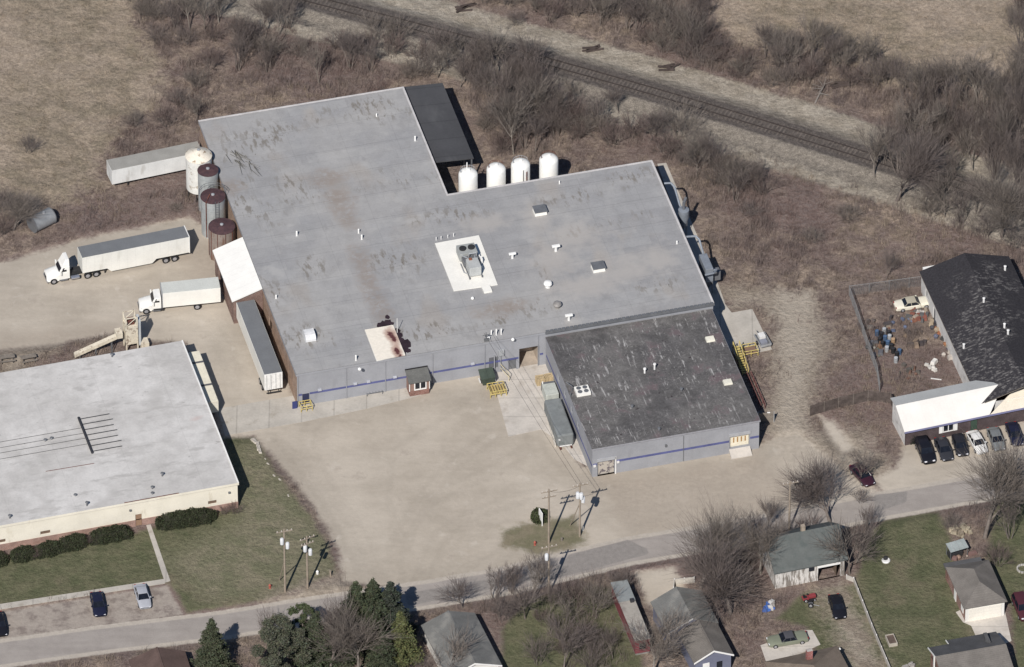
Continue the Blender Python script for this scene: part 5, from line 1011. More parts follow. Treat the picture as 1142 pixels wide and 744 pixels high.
for x in (-.5, .45):
    for y in (-1.2, 2.1): b = MB(); b.box(x - .06, x + .06, y - .06, y + .06, 0, 2.2); b.build('leg', steel_dk, dc)
# hopper tower with a slanting conveyor behind the pale plant
hp = P(150, 390, 0); ht = thing('hopper_tower', 'cream bulk hopper tower with open frame top and slanting conveyor', 'hopper', (hp[0], hp[1], 0), la)
creamp = mat('dirty_cream_paint', (.62, .56, .45), .8, .1, 1, .08, 5, .2, c2=(.33, .27, .21), t2=(.55, .66), sc2=1.4)
b = MB(); b.box(-1.25, .45, -.4, 1.3, 1.4, 4.6); b.build('bin', creamp, ht)
b = MB()
for x in (-1.2, .4):
    for y in (-.35, 1.25): b.box(x - .09, x + .09, y - .09, y + .09, 0, 6.2)
    b.tube((x, -.35, 4.7), (x, 1.25, 6.1), .05, .05, 5)
for y in (-.35, 1.25): b.box(-1.2, .4, y - .05, y + .05, 6.05, 6.2); b.tube((-1.2, y, 4.7), (.4, y, 6.1), .05, .05, 5)
b.build('frame', creamp, ht)
b = MB(); b.box(.5, .95, -.2, 1.1, .8, 5.4); b.build('elevator_leg', mat('pale_blue_steel', (.45, .47, .48), .6, .1, 1), ht)
b = MB(); b.box(-.8, .1, 0, .9, 4.61, 5.3); b.build('motor_house', rust_m, ht)
b = MB(); b.box(.9, 2.0, -.6, .7, 0, 1.3); b.build('control_box', creamp, ht)
b = MB(); b.cbox(-2.1, .5, 2.6, .9, 1.3, .9); b.build('chute_head', creamp, ht)
b = MB(); b.hexa([(-8.6, -.1, .5), (-1.7, .0, 2.7), (-1.7, .65, 2.7), (-8.6, .55, .5)], [(-8.6, -.1, 1.0), (-1.7, .0, 3.3), (-1.7, .65, 3.3), (-8.6, .55, 1.0)]); b.build('conveyor', creamp, ht)
b = MB()
for x, z in ((-7.8, .7), (-5.5, 1.4), (-3.2, 2.1)): b.box(x - .05, x + .05, .0, .1, 0, z); b.box(x - .05, x + .05, .5, .6, 0, z)
b.build('trestle', steel_dk, ht)
# roll-off container and compactor beside the warehouse
q = [P(x, y, 2.35) for x, y in ((621.6, 486), (640, 483.5), (625, 443), (607, 445.5))]
fa = math.atan2(*(q[2] - q[1])[:2][::-1]); cl = math.hypot(*(q[2] - q[1])[:2]); cw_ = math.hypot(*(q[1] - q[0])[:2])
rc = thing('roll_off_container', 'long grey green roll off waste container beside the warehouse wall', 'container', (q[1][0], q[1][1], 0), fa)
cgreen = mat('container_green', (.195, .208, .208), .6, .12, .6, .05, 4, .3, c2=(.155, .168, .166), t2=(.5, .7), sc2=.8)
b = MB(); b.box(0, cl, 0, cw_, .3, 2.35); b.build('body', cgreen, rc, bevel=.22)
b = MB()
for x in np.arange(.6, cl, 1.0): b.box(x, x + .1, -.05, 0, .5, 2.0); b.box(x, x + .1, cw_, cw_ + .05, .5, 2.0)
b.box(-.05, -.002, .2, .3, .4, 2.0); b.box(-.05, -.002, cw_ - .3, cw_ - .2, .4, 2.0); b.build('rib', cgreen, rc)
b = MB(); b.box(-.1, -.02, .3, cw_ - .3, .35, .5); b.tube((-.1, cw_ - .35, 1.6), (-.1, cw_ - .2, 1.75), .12, .12, 8); b.build('rear_latch', trim_white, rc)
b = MB(); b.box(-.4, cl, .3, .5, .05, .28); b.box(-.4, cl, cw_ - .5, cw_ - .3, .05, .28); b.build('skid_rail', rust_m, rc)
qc = P(614, 434, 1.6); tc_ = thing('trash_compactor', 'pale grey trash compactor joined to the end of the container', 'compactor', (qc[0], qc[1], 0), fa)
b = MB(); b.box(-1.3, 1.2, -.9, .95, .1, 1.7); b.build('body', mat('compactor_pale', (.44, .46, .42), .6, .12, 1), tc_, bevel=.06)
b = MB(); b.box(1.22, 1.9, -.9, .9, .1, 1.4); b.build('power_unit', steel_dk, tc_); b = MB(); b.tube((1.6, .75, 1.4), (1.6, .75, 1.75), .1, .1, 8); b.build('beacon', white_metal, tc_)
tag(MB().cbox(0, 0, 0, 9.2, .25, .35).build('kerb_beam', mat('kerb_concrete', (.52, .48, .42), .9, .1, 1), None), 'long pale concrete guide kerb beside the waste container', 'kerb')
kb = bpy.data.objects['kerb_beam']; kq = (P(608, 452, .2) + P(619, 496, .2)) / 2; kb.location = (kq[0], kq[1], .03); kb.rotation_euler = (0, 0, math.atan2(*(P(608, 452, .2) - P(619, 496, .2))[:2][::-1]))
# pallets
def pallet(label, px, py, z, rot, group):
    c_ = P(px, py, z); th = thing('wooden_pallet', label, 'pallet', (c_[0], c_[1], z), rot, group); return th
pal_proto = None
def pallet_parts(th):
    b = MB(); [b.box(-.6 + k * .2, -.6 + k * .2 + .13, -.5, .5, .11, .135) for k in range(6)]; b.build('deck_board', wood_new, th)
    b = MB(); [b.box(-.6, .6, y - .045, y + .045, .012, .11) for y in (-.45, 0, .45)]; b.build('stringer', wood_new, th)
for st_i, (px, py, lb) in enumerate(((602.5, 424, 'left'), (612, 422, 'right'))):
    for k in range(8):
        pos = 'topmost' if k == 7 else ('lowest' if k == 0 else 'inner')
        lab_ = {'topmost': f'topmost wooden pallet of the {lb} stack above the compactor', 'lowest': f'lowest wooden pallet of the {lb} stack above the compactor', 'inner': f'wooden pallet within the {lb} stack above the compactor'}[pos]
        c_ = P(px, py, .6); loc_ = (c_[0] + random.uniform(-.04, .04), c_[1] + random.uniform(-.04, .04), .03 + k * .14); rot_ = ANG + random.uniform(-.05, .05)
        if pal_proto is None: pal_proto = thing('wooden_pallet', lab_, 'pallet', loc_, rot_, 'stacked pallets by the compactor'); pallet_parts(pal_proto)
        else: dup(pal_proto, loc_, rot_, lab_, 'stacked pallets by the compactor')
# green dumpster
dq = P(543, 421, .9); dp = thing('dumpster', 'dark green dumpster with slanted ends at the factory front', 'dumpster', (dq[0], dq[1], 0), ANG)
dgreen = mat('dumpster_green', (.060, .078, .062), .6, .15, 1, .05, 5, .3)
b = MB(); b.hexa([(-.75, -.7, .15), (.75, -.7, .15), (.75, .7, .15), (-.75, .7, .15)], [(-1.0, -.95, 1.45), (1.0, -.95, 1.45), (1.0, .9, 1.75), (-1.0, .9, 1.75)]); b.build('bin', dgreen, dp)
b = MB(); b.hexa([(-1.03, -.98, 1.46), (0, -.98, 1.46), (0, .92, 1.77), (-1.03, .92, 1.77)], [(-1.03, -.98, 1.52), (0, -.98, 1.52), (0, .92, 1.83), (-1.03, .92, 1.83)]); b.hexa([(.02, -.98, 1.46), (1.03, -.98, 1.46), (1.03, .92, 1.77), (.02, .92, 1.77)], [(.02, -.98, 1.52), (1.03, -.98, 1.52), (1.03, .92, 1.83), (.02, .92, 1.83)]); b.build('lid', dgreen, dp)
b = MB(); b.box(1.0, 1.15, -.5, .4, .5, .7); b.box(-1.15, -1.0, -.5, .4, .5, .7); b.build('fork_pocket', trim_white, dp)
# yellow frames, rails and gates
def frame_obj(name, label, cat, px, py, rot, bars, m=yellow_m, r=.06, parts=None):
    c_ = P(px, py, 0); th = thing(name, label, cat, (c_[0], c_[1], 0), rot); 
    for nm, bs in bars.items():
        for p, q in bs: b = MB(); b.tube(p, q, r, r, 6); b.build(nm, m, th)
    return th
def cage(L, W, hgt, n=3):
    posts = [((x, y, 0), (x, y, hgt)) for x in np.linspace(-L / 2, L / 2, n) for y in (-W / 2, W / 2)]
    rails = [((-L / 2, y, z), (L / 2, y, z)) for y in (-W / 2, W / 2) for z in (hgt, hgt * .55)] + [((x, -W / 2, hgt), (x, W / 2, hgt)) for x in (-L / 2, L / 2)]
    return {'post': posts, 'rail': rails}
frame_obj('guard_rail', 'low yellow steel guard frame in front of the blue door at the factory corner', 'guard rail', 341, 456, ANG, cage(1.6, 1.2, 1.0))
y2 = frame_obj('lifting_frame', 'yellow steel loading frame on the concrete just below the green dumpster', 'frame', 554, 438, ANG, cage(2.3, 1.9, 1.1, 4))
b = MB(); [b.box(-1.1 + k * .38, -.85 + k * .38, -.9, .9, .7, .78) for k in range(6)]; b.build('deck', mat('yellow_deck', (.45, .34, .14), .7, .2, 2), y2)
frame_obj('safety_gate', 'tall narrow yellow gate frame between the dumpster and the loading frame', 'gate', 562, 420, ANG, {'post': [((-.4, 1.6, 0), (-.4, 1.6, 1.5)), ((.4, -1.2, 0), (.4, -1.2, 1.5))], 'rail': [((-.4, 1.6, 1.5), (.4, -1.2, 1.5)), ((-.4, 1.6, .8), (.4, -1.2, .8))]}, m=mat('pale_yellow', (.62, .54, .34), .6), r=.045)
y3 = frame_obj('yellow_platform', 'yellow steel platform with handrails at the edge of the concrete pad', 'platform', 836, 394, ANG, cage(2.0, 1.6, 1.1, 3))
b = MB(); b.box(-.95, .95, -.75, .75, .45, .53); b.build('deck', mat('brown_deck', (.22, .14, .10), .8), y3)
y4 = frame_obj('yellow_stairs', 'yellow steel stair running along the side wall of the warehouse', 'stairs', 826, 406, ANG + R(-90), {'handrail': [((-2.4, -.45, 2.2), (2.4, -.45, 1.0)), ((-2.4, .45, 2.2), (2.4, .45, 1.0))], 'post': [((x, y, 0), (x, y, 1.6 - .25 * x)) for x in (-2.4, -.8, .8, 2.4) for y in (-.45, .45)]})
b = MB(); [b.box(-2.4 + k * .4, -2.1 + k * .4, -.42, .42, 1.25 - k * .1, 1.3 - k * .1) for k in range(12)]; b.build('tread', yellow_m, y4)
rf_ = frame_obj('red_rack', 'long low rusty red steel rack lying along the warehouse side', 'rack', 843, 438, ANG + R(-90), {'rail': [((-3.6, y, z), (3.6, y, z)) for y in (-.3, .3) for z in (.35, .9)], 'post': [((x, y, 0), (x, y, .95)) for x in np.linspace(-3.6, 3.6, 7) for y in (-.3, .3)]}, m=mat('red_steel', (.15, .068, .062), .8, .2, 2))
# screen panel at the warehouse corner
c_ = P(853, 471, 0); sp_ = thing('screen_panel', 'short weathered grey plank screen at the warehouse corner', 'screen', (c_[0], c_[1], 0), R(2)); b = MB(); b.box(-.9, 1.2, -.05, .05, 0, 1.7); b.build('board', wood_grey, sp_); b = MB(); b.box(1.2, 1.3, -.06, .06, 0, 1.9); b.build('post', steel, sp_); b = MB(); b.box(-1.0, -.9, -.06, .06, 0, 1.9); b.build('post', steel, sp_); b = MB(); b.box(.3, .7, -.07, .09, 1.71, 1.8); b.build('cap', white_metal, sp_)
# flatbed cart on the pad
a, b_ = P(846, 373, .4)[:2], P(855, 388, .4)[:2]; m_ = (a + b_) / 2
ct_ = thing('utility_trailer', 'small grey open utility trailer parked on the concrete pad', 'trailer', (*m_, .05), math.atan2(*(b_ - a)[::-1]))
b = MB(); b.box(-1.4, 1.4, -.75, .75, .42, .5); b.build('bed', steel_dk, ct_); b = MB(); b.box(-1.4, 1.4, -.8, -.74, .5, .85); b.box(-1.4, 1.4, .74, .8, .5, .85); b.box(1.36, 1.42, -.74, .74, .5, .85); b.build('side_board', steel, ct_)
b = MB(); b.cbox(-.7, .1, .5, .9, .9, .5); b.build('load', trim_white, ct_); b = MB(); b.cbox(.5, -.1, .5, .8, 1.0, .35); b.build('load', mat('load_grey', (.25, .26, .30), .5), ct_)
for s in (-1, 1): wheel(ct_, 0, s * .85, .3, .2)
b = MB(); b.tube((-1.4, 0, .45), (-2.3, 0, .45), .05, .05, 6); b.build('drawbar', steel_dk, ct_)

# ------------------------------------------------------------------ poles and wires
can_m = mat('transformer_grey', (.62, .63, .64), .5, .05, 2)
def pole(label, px, py, h, arms=1, cans=0, group='utility poles along the road', armdir=0.3, seed=0):
    c_ = P(px, py, 0); th = thing('utility_pole', label, 'utility pole', (c_[0], c_[1], 0), armdir, group)
    b = MB(); b.tube((0, 0, -.3), (0, 0, h), .16, .11, 10); b.build('shaft', pole_wood, th, True)
    for k in range(arms):
        z = h - .35 - k * 1.0; b = MB(); b.cbox(0, -.14, z, 2.3 - .3 * k, .11, .12); a_ = b.build('crossarm', pole_wood, th)
        for x in (-1.0 + .15 * k, -.4, .4, 1.0 - .15 * k): b = MB(); b.lathe([(.05, z + .12), (.08, z + .2), (.05, z + .32)], x, -.14, 8); b.build('insulator', mat('insulator', (.55, .50, .45), .3), a_)
    for k in range(cans):
        x, y = ((-.38, -.2), (.38, -.25), (.05, -.5))[k]; z = h - 2.4 - .9 * (k % 2); b = MB(); b.lathe([(.26, z), (.27, z + .9), (.2, z + 1.0), (.06, z + 1.02)], x, y, 12); b.build('transformer', can_m, th, True)
    return F.w(0, 0), np.array([c_[0], c_[1], h])
T1 = pole('tall utility pole with white transformers on the lawn near the drive', 318, 660, 11.3, 1, 2)[1]
T2 = pole('shorter utility pole with transformers standing right of the tall lawn pole', 343, 656, 9.4, 2, 2, armdir=.5)[1]
T3 = pole('utility pole with crossarms on the grass island beside the round bush', 612, 606, 9.8, 2, 0)[1]
T4 = pole('utility pole rising at the far roadside below the grass island', 612, 665, 9.3, 1, 1)[1]
T5 = pole('utility pole with white transformers at the edge of the lot below the warehouse', 646.5, 598, 9.6, 1, 3)[1]
T6 = pole('thin utility pole behind the white barn roof', 880, 592, 9.0, 1, 0)[1]
def brace(label, px, py, top, frac):
    c_ = P(px, py, 0); b = MB(); t_ = Vector((top[0], top[1], top[2] * frac)); b.tube((0, 0, -.1), (t_.x - c_[0], t_.y - c_[1], t_.z), .08, .06, 7); o = b.build('brace_pole', pole_wood); o.location = (c_[0], c_[1], 0); tag(o, label, 'brace pole')
brace('slanting brace pole leaning towards the pole below the warehouse', 635.5, 586, T5, .62)
brace('slanting brace pole beside the tall lawn pole', 311.5, 647, T1, .5)
def wire(label, p, q, sag=.5, r=.018, name='overhead_wire', group='overhead wires'):
    p = Vector(p); q = Vector(q); n = 10; ps = []
    for k in range(n + 1): s = k / n; v = p.lerp(q, s); v.z -= sag * 4 * s * (1 - s); ps.append(v - p)
    b = MB(); b.path(ps, r, 4); o = b.build(name, under); o.location = p; tag(o, label, 'wire', group)
wire('left overhead wire from the pole below the warehouse to the factory front', (T5[0] - .3, T5[1], T5[2] - .3), (SERVICE[0] - .3, SERVICE[1], SERVICE[2]))
wire('right overhead wire from the pole below the warehouse to the factory front', (T5[0] + .3, T5[1], T5[2] - .3), (SERVICE[0] + .9, SERVICE[1], SERVICE[2] - .2))
wire('overhead wire between the two poles by the grass island', (T3[0], T3[1], T3[2] - .4), (T5[0], T5[1], T5[2] - .5))
wire('overhead wire between the two poles on the lawn', (T1[0], T1[1], T1[2] - .6), (T2[0], T2[1], T2[2] - .5))

# ------------------------------------------------------------------ railway
rl = np.array(TRACK); 
def offs(pl, d):
    pl = np.asarray(pl); t_ = np.gradient(pl, axis=0); t_ /= np.linalg.norm(t_, axis=1)[:, None]; return pl + np.c_[-t_[:, 1], t_[:, 0]] * d
seg = np.linalg.norm(np.diff(rl, axis=0), axis=1); cum = np.r_[0, np.cumsum(seg)]
def along(s): return np.array([np.interp(s, cum, rl[:, 0]), np.interp(s, cum, rl[:, 1])])
S_ = np.arange(0, cum[-1], 3.0); cl_ = np.array([along(s) for s in S_]); cl_ = np.array([cl_[max(0, i - 3):i + 4].mean(0) for i in range(len(cl_))])
rw = thing('railway_track', 'single railway line on wooden ties running across the top of the photo', 'railway', (0, 0, 0))
for d in (-.75, .75):
    pl = offs(cl_, d); b = MB(); [b.hexa([(*(p - n_ * .04), .66), (*(q - n_ * .04), .66), (*(q + n_ * .04), .66), (*(p + n_ * .04), .66)], [(*(p - n_ * .04), .82), (*(q - n_ * .04), .82), (*(q + n_ * .04), .82), (*(p + n_ * .04), .82)]) for p, q, n_ in ((pl[i], pl[i + 1], (lambda t_: np.array([-t_[1], t_[0]]) / np.linalg.norm(t_))(pl[i + 1] - pl[i])) for i in range(len(pl) - 1))]; b.build('rail', mat('rail_steel', (.070, .058, .054), .5, .15, 1, metal=.3), rw)
b = MB(); cc = np.r_[0, np.cumsum(np.linalg.norm(np.diff(cl_, axis=0), axis=1))]
for s in np.arange(.3, cc[-1], .62):
    p = np.array([np.interp(s, cc, cl_[:, 0]), np.interp(s, cc, cl_[:, 1])]); q = np.array([np.interp(s + .5, cc, cl_[:, 0]), np.interp(s + .5, cc, cl_[:, 1])]); a = math.atan2(*(q - p)[::-1])
    b.cbox(p[0], p[1], .43, .24, 2.55 + random.uniform(-.12, .12), .19, a + random.uniform(-.03, .03))
o = b.build('tie', mat('tie_wood', (.128, .110, .098), .95, .25, .9, .12, 6, .1), rw); o['kind'] = 'stuff'
for px, py, lb, n in ((519, 10, 'dark heap of old railway ties at the top of the photo', 6), (660, 56, 'heap of old railway ties north of the track, under the thicket', 5), (746, 76, 'heap of old railway ties beside the pale track road', 5), (936, 96, 'old railway ties heaped at the right before the thicket', 7)):
    c_ = P(px, py, 0); th = thing('tie_pile', lb, 'tie pile', (c_[0], c_[1], 0), .3)
    for k in range(n): b = MB(); a = random.uniform(-.5, .5); b.cbox(random.uniform(-.6, .6), random.uniform(-.5, .5), .05 + .17 * (k // 3), 2.3, .24, .2, a); b.build('tie', mat('old_tie', (.075, .058, .052), .95, .25, 1), th)

# ------------------------------------------------------------------ fences
def fence(name, label, pts, h, m_panel, m_post, step, panel='mesh', cat='fence'):
    w_ = [P(x, y, 0) for x, y in pts]; o0 = w_[0]; th = thing(name, label, cat, (o0[0], o0[1], 0))
    loc_ = [p - o0 for p in w_]; b = MB(); posts = []
    for p, q in zip(loc_[:-1], loc_[1:]):
        L = np.linalg.norm((q - p)[:2]); n = max(1, int(round(L / step))); d = (q - p) / L; a = math.atan2(d[1], d[0])
        posts += [p + (q - p) * k / n for k in range(n + (1 if q is loc_[-1] else 0))]
        if panel == 'chain':
            for z in np.linspace(.1, h - .08, 8): b.tube((p[0], p[1], z), (q[0], q[1], z), .014, .014, 4)
            for s in np.arange(0, L, .28): x = p + d * s; y = p + d * min(s + .28, L); b.tube((x[0], x[1], .05), (y[0], y[1], h), .011, .011, 4); b.tube((y[0], y[1], .05), (x[0], x[1], h), .011, .011, 4)
            b.tube((p[0], p[1], h), (q[0], q[1], h), .035, .035, 5)
        elif panel == 'plank':
            s = 0
            while s < L: w__ = random.uniform(.13, .17); x = p + d * (s + w__ / 2); b.cbox(x[0], x[1], -.1, w__ - .015, .03, h + .1 + random.uniform(-.07, .05), a + random.uniform(-.03, .03)); s += w__
        else:
            m_ = (p + q) / 2; b.cbox(m_[0], m_[1], -.1, L, .12, h + .1, a)
    b.build({'chain': 'chain_link', 'plank': 'board_panel'}.get(panel, 'wall_panel'), m_panel, th)
    for p in posts: b = MB(); b.cbox(p[0], p[1], -.1, .11, .11, h + .22) if panel == 'solid' else b.tube((p[0], p[1], -.1), (p[0], p[1], h + .08), .045, .045, 6); b.build('post', m_post, th)
galv = mat('fence_galvanised', (.20, .198, .198), .7, .1, 2, metal=.0)
fence('chain_link_fence', 'grey chain link fence round two sides of the junk yard', [(1036, 318), (947, 330), (955, 352), (966, 385), (978, 418), (981, 438)], 1.8, galv, galv, 2.6, 'chain')
fence('plank_fence', 'weathered brown plank fence below the junk yard', [(903, 464), (935, 455), (968, 447), (993, 450), (999, 462)], 1.9, mat('fence_wood', (.105, .086, .078), .95, .25, 1.2, .15, 7, .1), wood_grey, 2.4, 'plank')
fence('white_fence', 'long low white board fence between the barn drive and the lawn', [(944, 646), (952, 649), (972, 700), (994, 752), (1010, 790)], .75, mat('dirty_white_board', (.42, .395, .36), .85, .15, .8, .06, 5, .2), trim_white, 2.4, 'solid')
fence('lot_fence', 'short white board fence behind the blue house', [(751, 661), (752, 652), (774, 650)], 1.0, mat('fence_pale', (.48, .45, .40), .85, .15, 1), trim_white, 1.6, 'solid')

# ------------------------------------------------------------------ small things
def small(name, label, cat, px, py, z=0, rot=0.0, group=None): c_ = P(px, py, z); return thing(name, label, cat, (c_[0], c_[1], z), rot, group)
barrel_cols = [('blue', (.05, .09, .16)), ('black', (.018, .018, .02)), ('grey', (.30, .31, .32)), ('tan', (.30, .20, .12)), ('black', (.02, .02, .022)), ('black', (.02, .02, .022))]
spots = [(978, 374), (983, 376), (986, 371.5), (991, 374.5), (981, 382), (987, 380), (992, 379), (996, 383), (984, 386.5), (990, 385.5), (994, 389), (989, 392), (996, 393.5), (1000, 398), (1003, 395), (999, 404)]
for k, (x, y) in enumerate(spots):
    cn, cc_ = barrel_cols[(k * 7 + k // 3) % 6]; where = ['at the upper left end', 'in the upper part', 'in the middle', 'at the lower right end'][min(3, k // 4)]
    th = small('drum_barrel', f'{cn} drum barrel {where} of the drums heaped in the fenced yard', 'barrel', x, y, 0, 0, 'drums in the fenced yard')
    b = MB(); b.lathe([(.29, 0), (.30, .28), (.285, .30), (.30, .32), (.30, .58), (.285, .6), (.30, .62), (.29, .88)], 0, 0, 14); b.build('body', mat('drum_' + cn, cc_, .55, .15, 2), th, True); b = MB(); b.lathe([(.27, .883), (.26, .9)], 0, 0, 14); b.build('lid', mat('drum_lid_' + cn, tuple(min(1, q * 1.4 + .01) for q in cc_), .5, .2, 2), th)
def heap(label, px, py, n, size, cols, seed, name='junk_pile', cat='junk'):
    g = random.Random(seed); th = small(name, label, cat, px, py)
    for k in range(n):
        a = g.uniform(0, 6.28); r = size * math.sqrt(g.random()); s = g.uniform(.25, .8); b = MB()
        if g.random() < .6: b.cbox(r * math.cos(a), r * math.sin(a), g.uniform(0, .15), s * g.uniform(.8, 2), s, g.uniform(.15, .6), g.uniform(0, 3), .8, .8)
        else: b.lathe([(s * .4, 0), (s * .5, s * .5), (s * .2, s * .8)], r * math.cos(a), r * math.sin(a), 9)
        cn = g.randrange(len(cols)); b.build(g.choice(['crate', 'sheet', 'scrap', 'bag']), mat(f'{name}_{seed}_{cn}', cols[cn], .8, .2, 1.5), th)
heap('mixed scrap and blue and white bags below the cream coupe', 1026, 352, 22, 1.7, [(.5, .48, .46), (.16, .20, .30), (.20, .08, .06), (.3, .25, .2), (.1, .1, .1)], 3)
heap('dark scrap with rusty pieces against the workshop wall', 1047, 366, 20, 1.6, [(.04, .035, .04), (.25, .10, .05), (.06, .06, .07), (.35, .28, .2)], 4)
heap('pale scrap scattered along the lower workshop wall', 1060, 392, 12, 1.6, [(.3, .27, .22), (.08, .07, .08), (.4, .36, .32)], 5)
heap('loose dark scrap in the middle of the fenced yard', 1022, 378, 12, 1.8, [(.10, .08, .07), (.20, .15, .11), (.06, .05, .05)], 13)
heap('spread of coloured odds and ends along the fence by the drums', 977, 390, 14, 1.6, [(.10, .10, .11), (.22, .13, .08), (.06, .06, .06), (.28, .26, .23), (.10, .11, .09)], 16)
heap('dark clutter between the drums and the cream coupe', 1004, 362, 14, 2.0, [(.07, .06, .06), (.24, .20, .16), (.10, .12, .18), (.20, .09, .06)], 17)
heap('rusty and pale scrap along the middle of the workshop wall', 1053, 379, 16, 1.5, [(.26, .12, .06), (.05, .05, .05), (.42, .38, .33), (.12, .13, .18)], 18)
heap('low heap of grey rubbish right below the chain link corner', 968, 362, 8, 1.2, [(.20, .18, .16), (.12, .10, .09)], 14)
heap('tangle of rusty scrap at the lower end of the fenced yard', 1012, 415, 9, 1.6, [(.14, .08, .06), (.10, .09, .08)], 15)
heap('white sheeted bundle lying alone in the fenced yard', 1040, 409, 6, .9, [(.62, .60, .56), (.52, .50, .46)], 6, 'sheeted_bundle', 'bundle')
tag(small('fallen_board', 'single pale board lying in the yard near the office roof', 'board', 1044, 423, .1), None); o = bpy.data.objects['fallen_board']; MB().cbox(0, 0, 0, 1.5, .15, .08, -.2).build('plank', trim_white, o)
heap('blue tarp and white bags below the left end of the barn', 858, 676, 9, 1.0, [(.06, .14, .42), (.55, .54, .52), (.3, .28, .26)], 7, 'tarp_heap', 'tarp')
heap('brushwood and rubble heap above the garage', 1072, 620, 14, 2.0, [(.25, .17, .13), (.32, .26, .22), (.16, .10, .09)], 8, 'rubble_heap', 'rubble')
heap('pale sawn logs heaped beyond the small ribbed shelter', 1072, 592, 24, 1.3, [(.36, .31, .23), (.31, .27, .20), (.24, .20, .15)], 9, 'log_heap', 'logs')
heap('clutter under the bench below the factory corner', 1013, 745, 4, .7, [(.3, .28, .26)], 10, 'garden_clutter', 'clutter')
# mower, greenhouse, garden bed, bird bath
mw_ = small('lawn_tractor', 'red lawn tractor on the grass below the barn', 'lawn tractor', 902, 669, 0, .3); red_m = paint('mower_red', (.24, .045, .05), .4)
b = MB(); b.box(-.1, .95, -.3, .3, .4, .85); b.build('hood', red_m, mw_, bevel=.06); b = MB(); b.box(-.95, -.1, -.42, .42, .35, .6); b.build('fender', red_m, mw_, bevel=.05); b = MB(); b.box(-.7, -.3, -.2, .2, .6, .7); b.box(-.8, -.68, -.2, .2, .6, 1.0); b.build('seat', black_mat, mw_); b = MB(); b.tube((0, 0, .85), (-.2, 0, 1.05), .03, .03, 6); b.lathe([(.17, 1.05), (.17, 1.08)], -.2, 0, 12); b.build('steering_wheel', black_mat, mw_)
for x, r in ((-.55, .28), (.7, .2)):
    for s in (-1, 1): wheel(mw_, x, s * .45, r, .2)
b = MB(); b.cbox(.1, 0, .12, .9, 1.1, .18); b.build('mower_deck', black_mat, mw_)
tyw = small('cart_wheel', 'loose dark wheel cart just below the red lawn tractor', 'cart', 904, 676); wheel(tyw, 0, .3, .35, .2); wheel(tyw, 0, -.3, .35, .2); b = MB(); b.tube((0, 0, .35), (1.2, -.3, .3), .05, .05, 6); b.box(-.3, .3, -.2, .2, .3, .5); b.build('frame', steel_dk, tyw)
gq = [P(x, y, 1.9) for x, y in ((1060, 614), (1080, 608))]; gh_ = thing('cold_frame', 'small low shelter with ribbed grey roof above the garage', 'shelter', (gq[0][0], gq[0][1], 0), math.atan2(*(gq[1] - gq[0])[:2][::-1])); gl_ = math.hypot(*(gq[1] - gq[0])[:2])
b = MB(); b.hexa([(0, -.1, 1.55), (gl_, -.1, 1.55), (gl_, 1.5, 1.9), (0, 1.5, 1.9)], [(0, -.1, 1.6), (gl_, -.1, 1.6), (gl_, 1.5, 1.95), (0, 1.5, 1.95)]); b.build('roof', mat('poly_roof', (.30, .335, .33), .4, .1, 1), gh_)
b = MB(); [b.hexa([(x, -.1, 1.605), (x + .06, -.1, 1.605), (x + .06, 1.5, 1.955), (x, 1.5, 1.955)], [(x, -.1, 1.65), (x + .06, -.1, 1.65), (x + .06, 1.5, 2.0), (x, 1.5, 2.0)]) for x in np.linspace(0, gl_ - .06, 5)]; b.build('rib', steel, gh_)
for x in (.1, gl_ - .1):
    for y in (.05, 1.35): b = MB(); b.box(x - .04, x + .04, y - .04, y + .04, 0, 1.5); b.build('post', steel_dk, gh_)
b = MB(); b = MB(); b.cbox(gl_ * .4, .7, 0, gl_ * .7, .9, .8); b.build('stored_box', under, gh_)
gb_ = small('garden_bed', 'small raised garden bed with pale boards on the lawn', 'garden bed', 994, 716, 0, ANG); b = MB(); b.box(-.6, .6, -1.0, -.9, 0, .55); b.box(-.6, .6, .9, 1.0, 0, .55); b.box(-.6, -.5, -.9, .9, 0, .55); b.box(.5, .6, -.9, .9, 0, .55); b.build('board', mat('bed_board', (.42, .38, .32), .85), gb_); b = MB(); b.box(-.5, .5, -.9, .9, .1, .45); b.build('soil', mat('bed_soil', (.11, .08, .065), .95, .2, 2), gb_)
bb__ = small('stone_basin', 'round white stone basin with a dark heap on the upper lawn', 'basin', 988, 626); b = MB(); b.lathe([(.55, 0), (.6, .2), (.5, .3), (.42, .22)], 0, 0, 18); b.build('bowl', trim_white, bb__, True); b = MB(); b.lathe([(.35, .2), (.3, .5), (.12, .62)], -.05, .3, 9); b.build('soil_heap', under, bb__)
rg_ = small('stone_ring', 'pale stone fire ring at the right edge beside the garage', 'fire ring', 1141, 635); b = MB()
for k in range(14): a = k * 2 * math.pi / 14; b.cbox(.8 * math.cos(a), .8 * math.sin(a), 0, .28, .2, .25, a + 1.57)
b.build('stones', mat('ring_stone', (.42, .40, .37), .9, .2, 2), rg_)
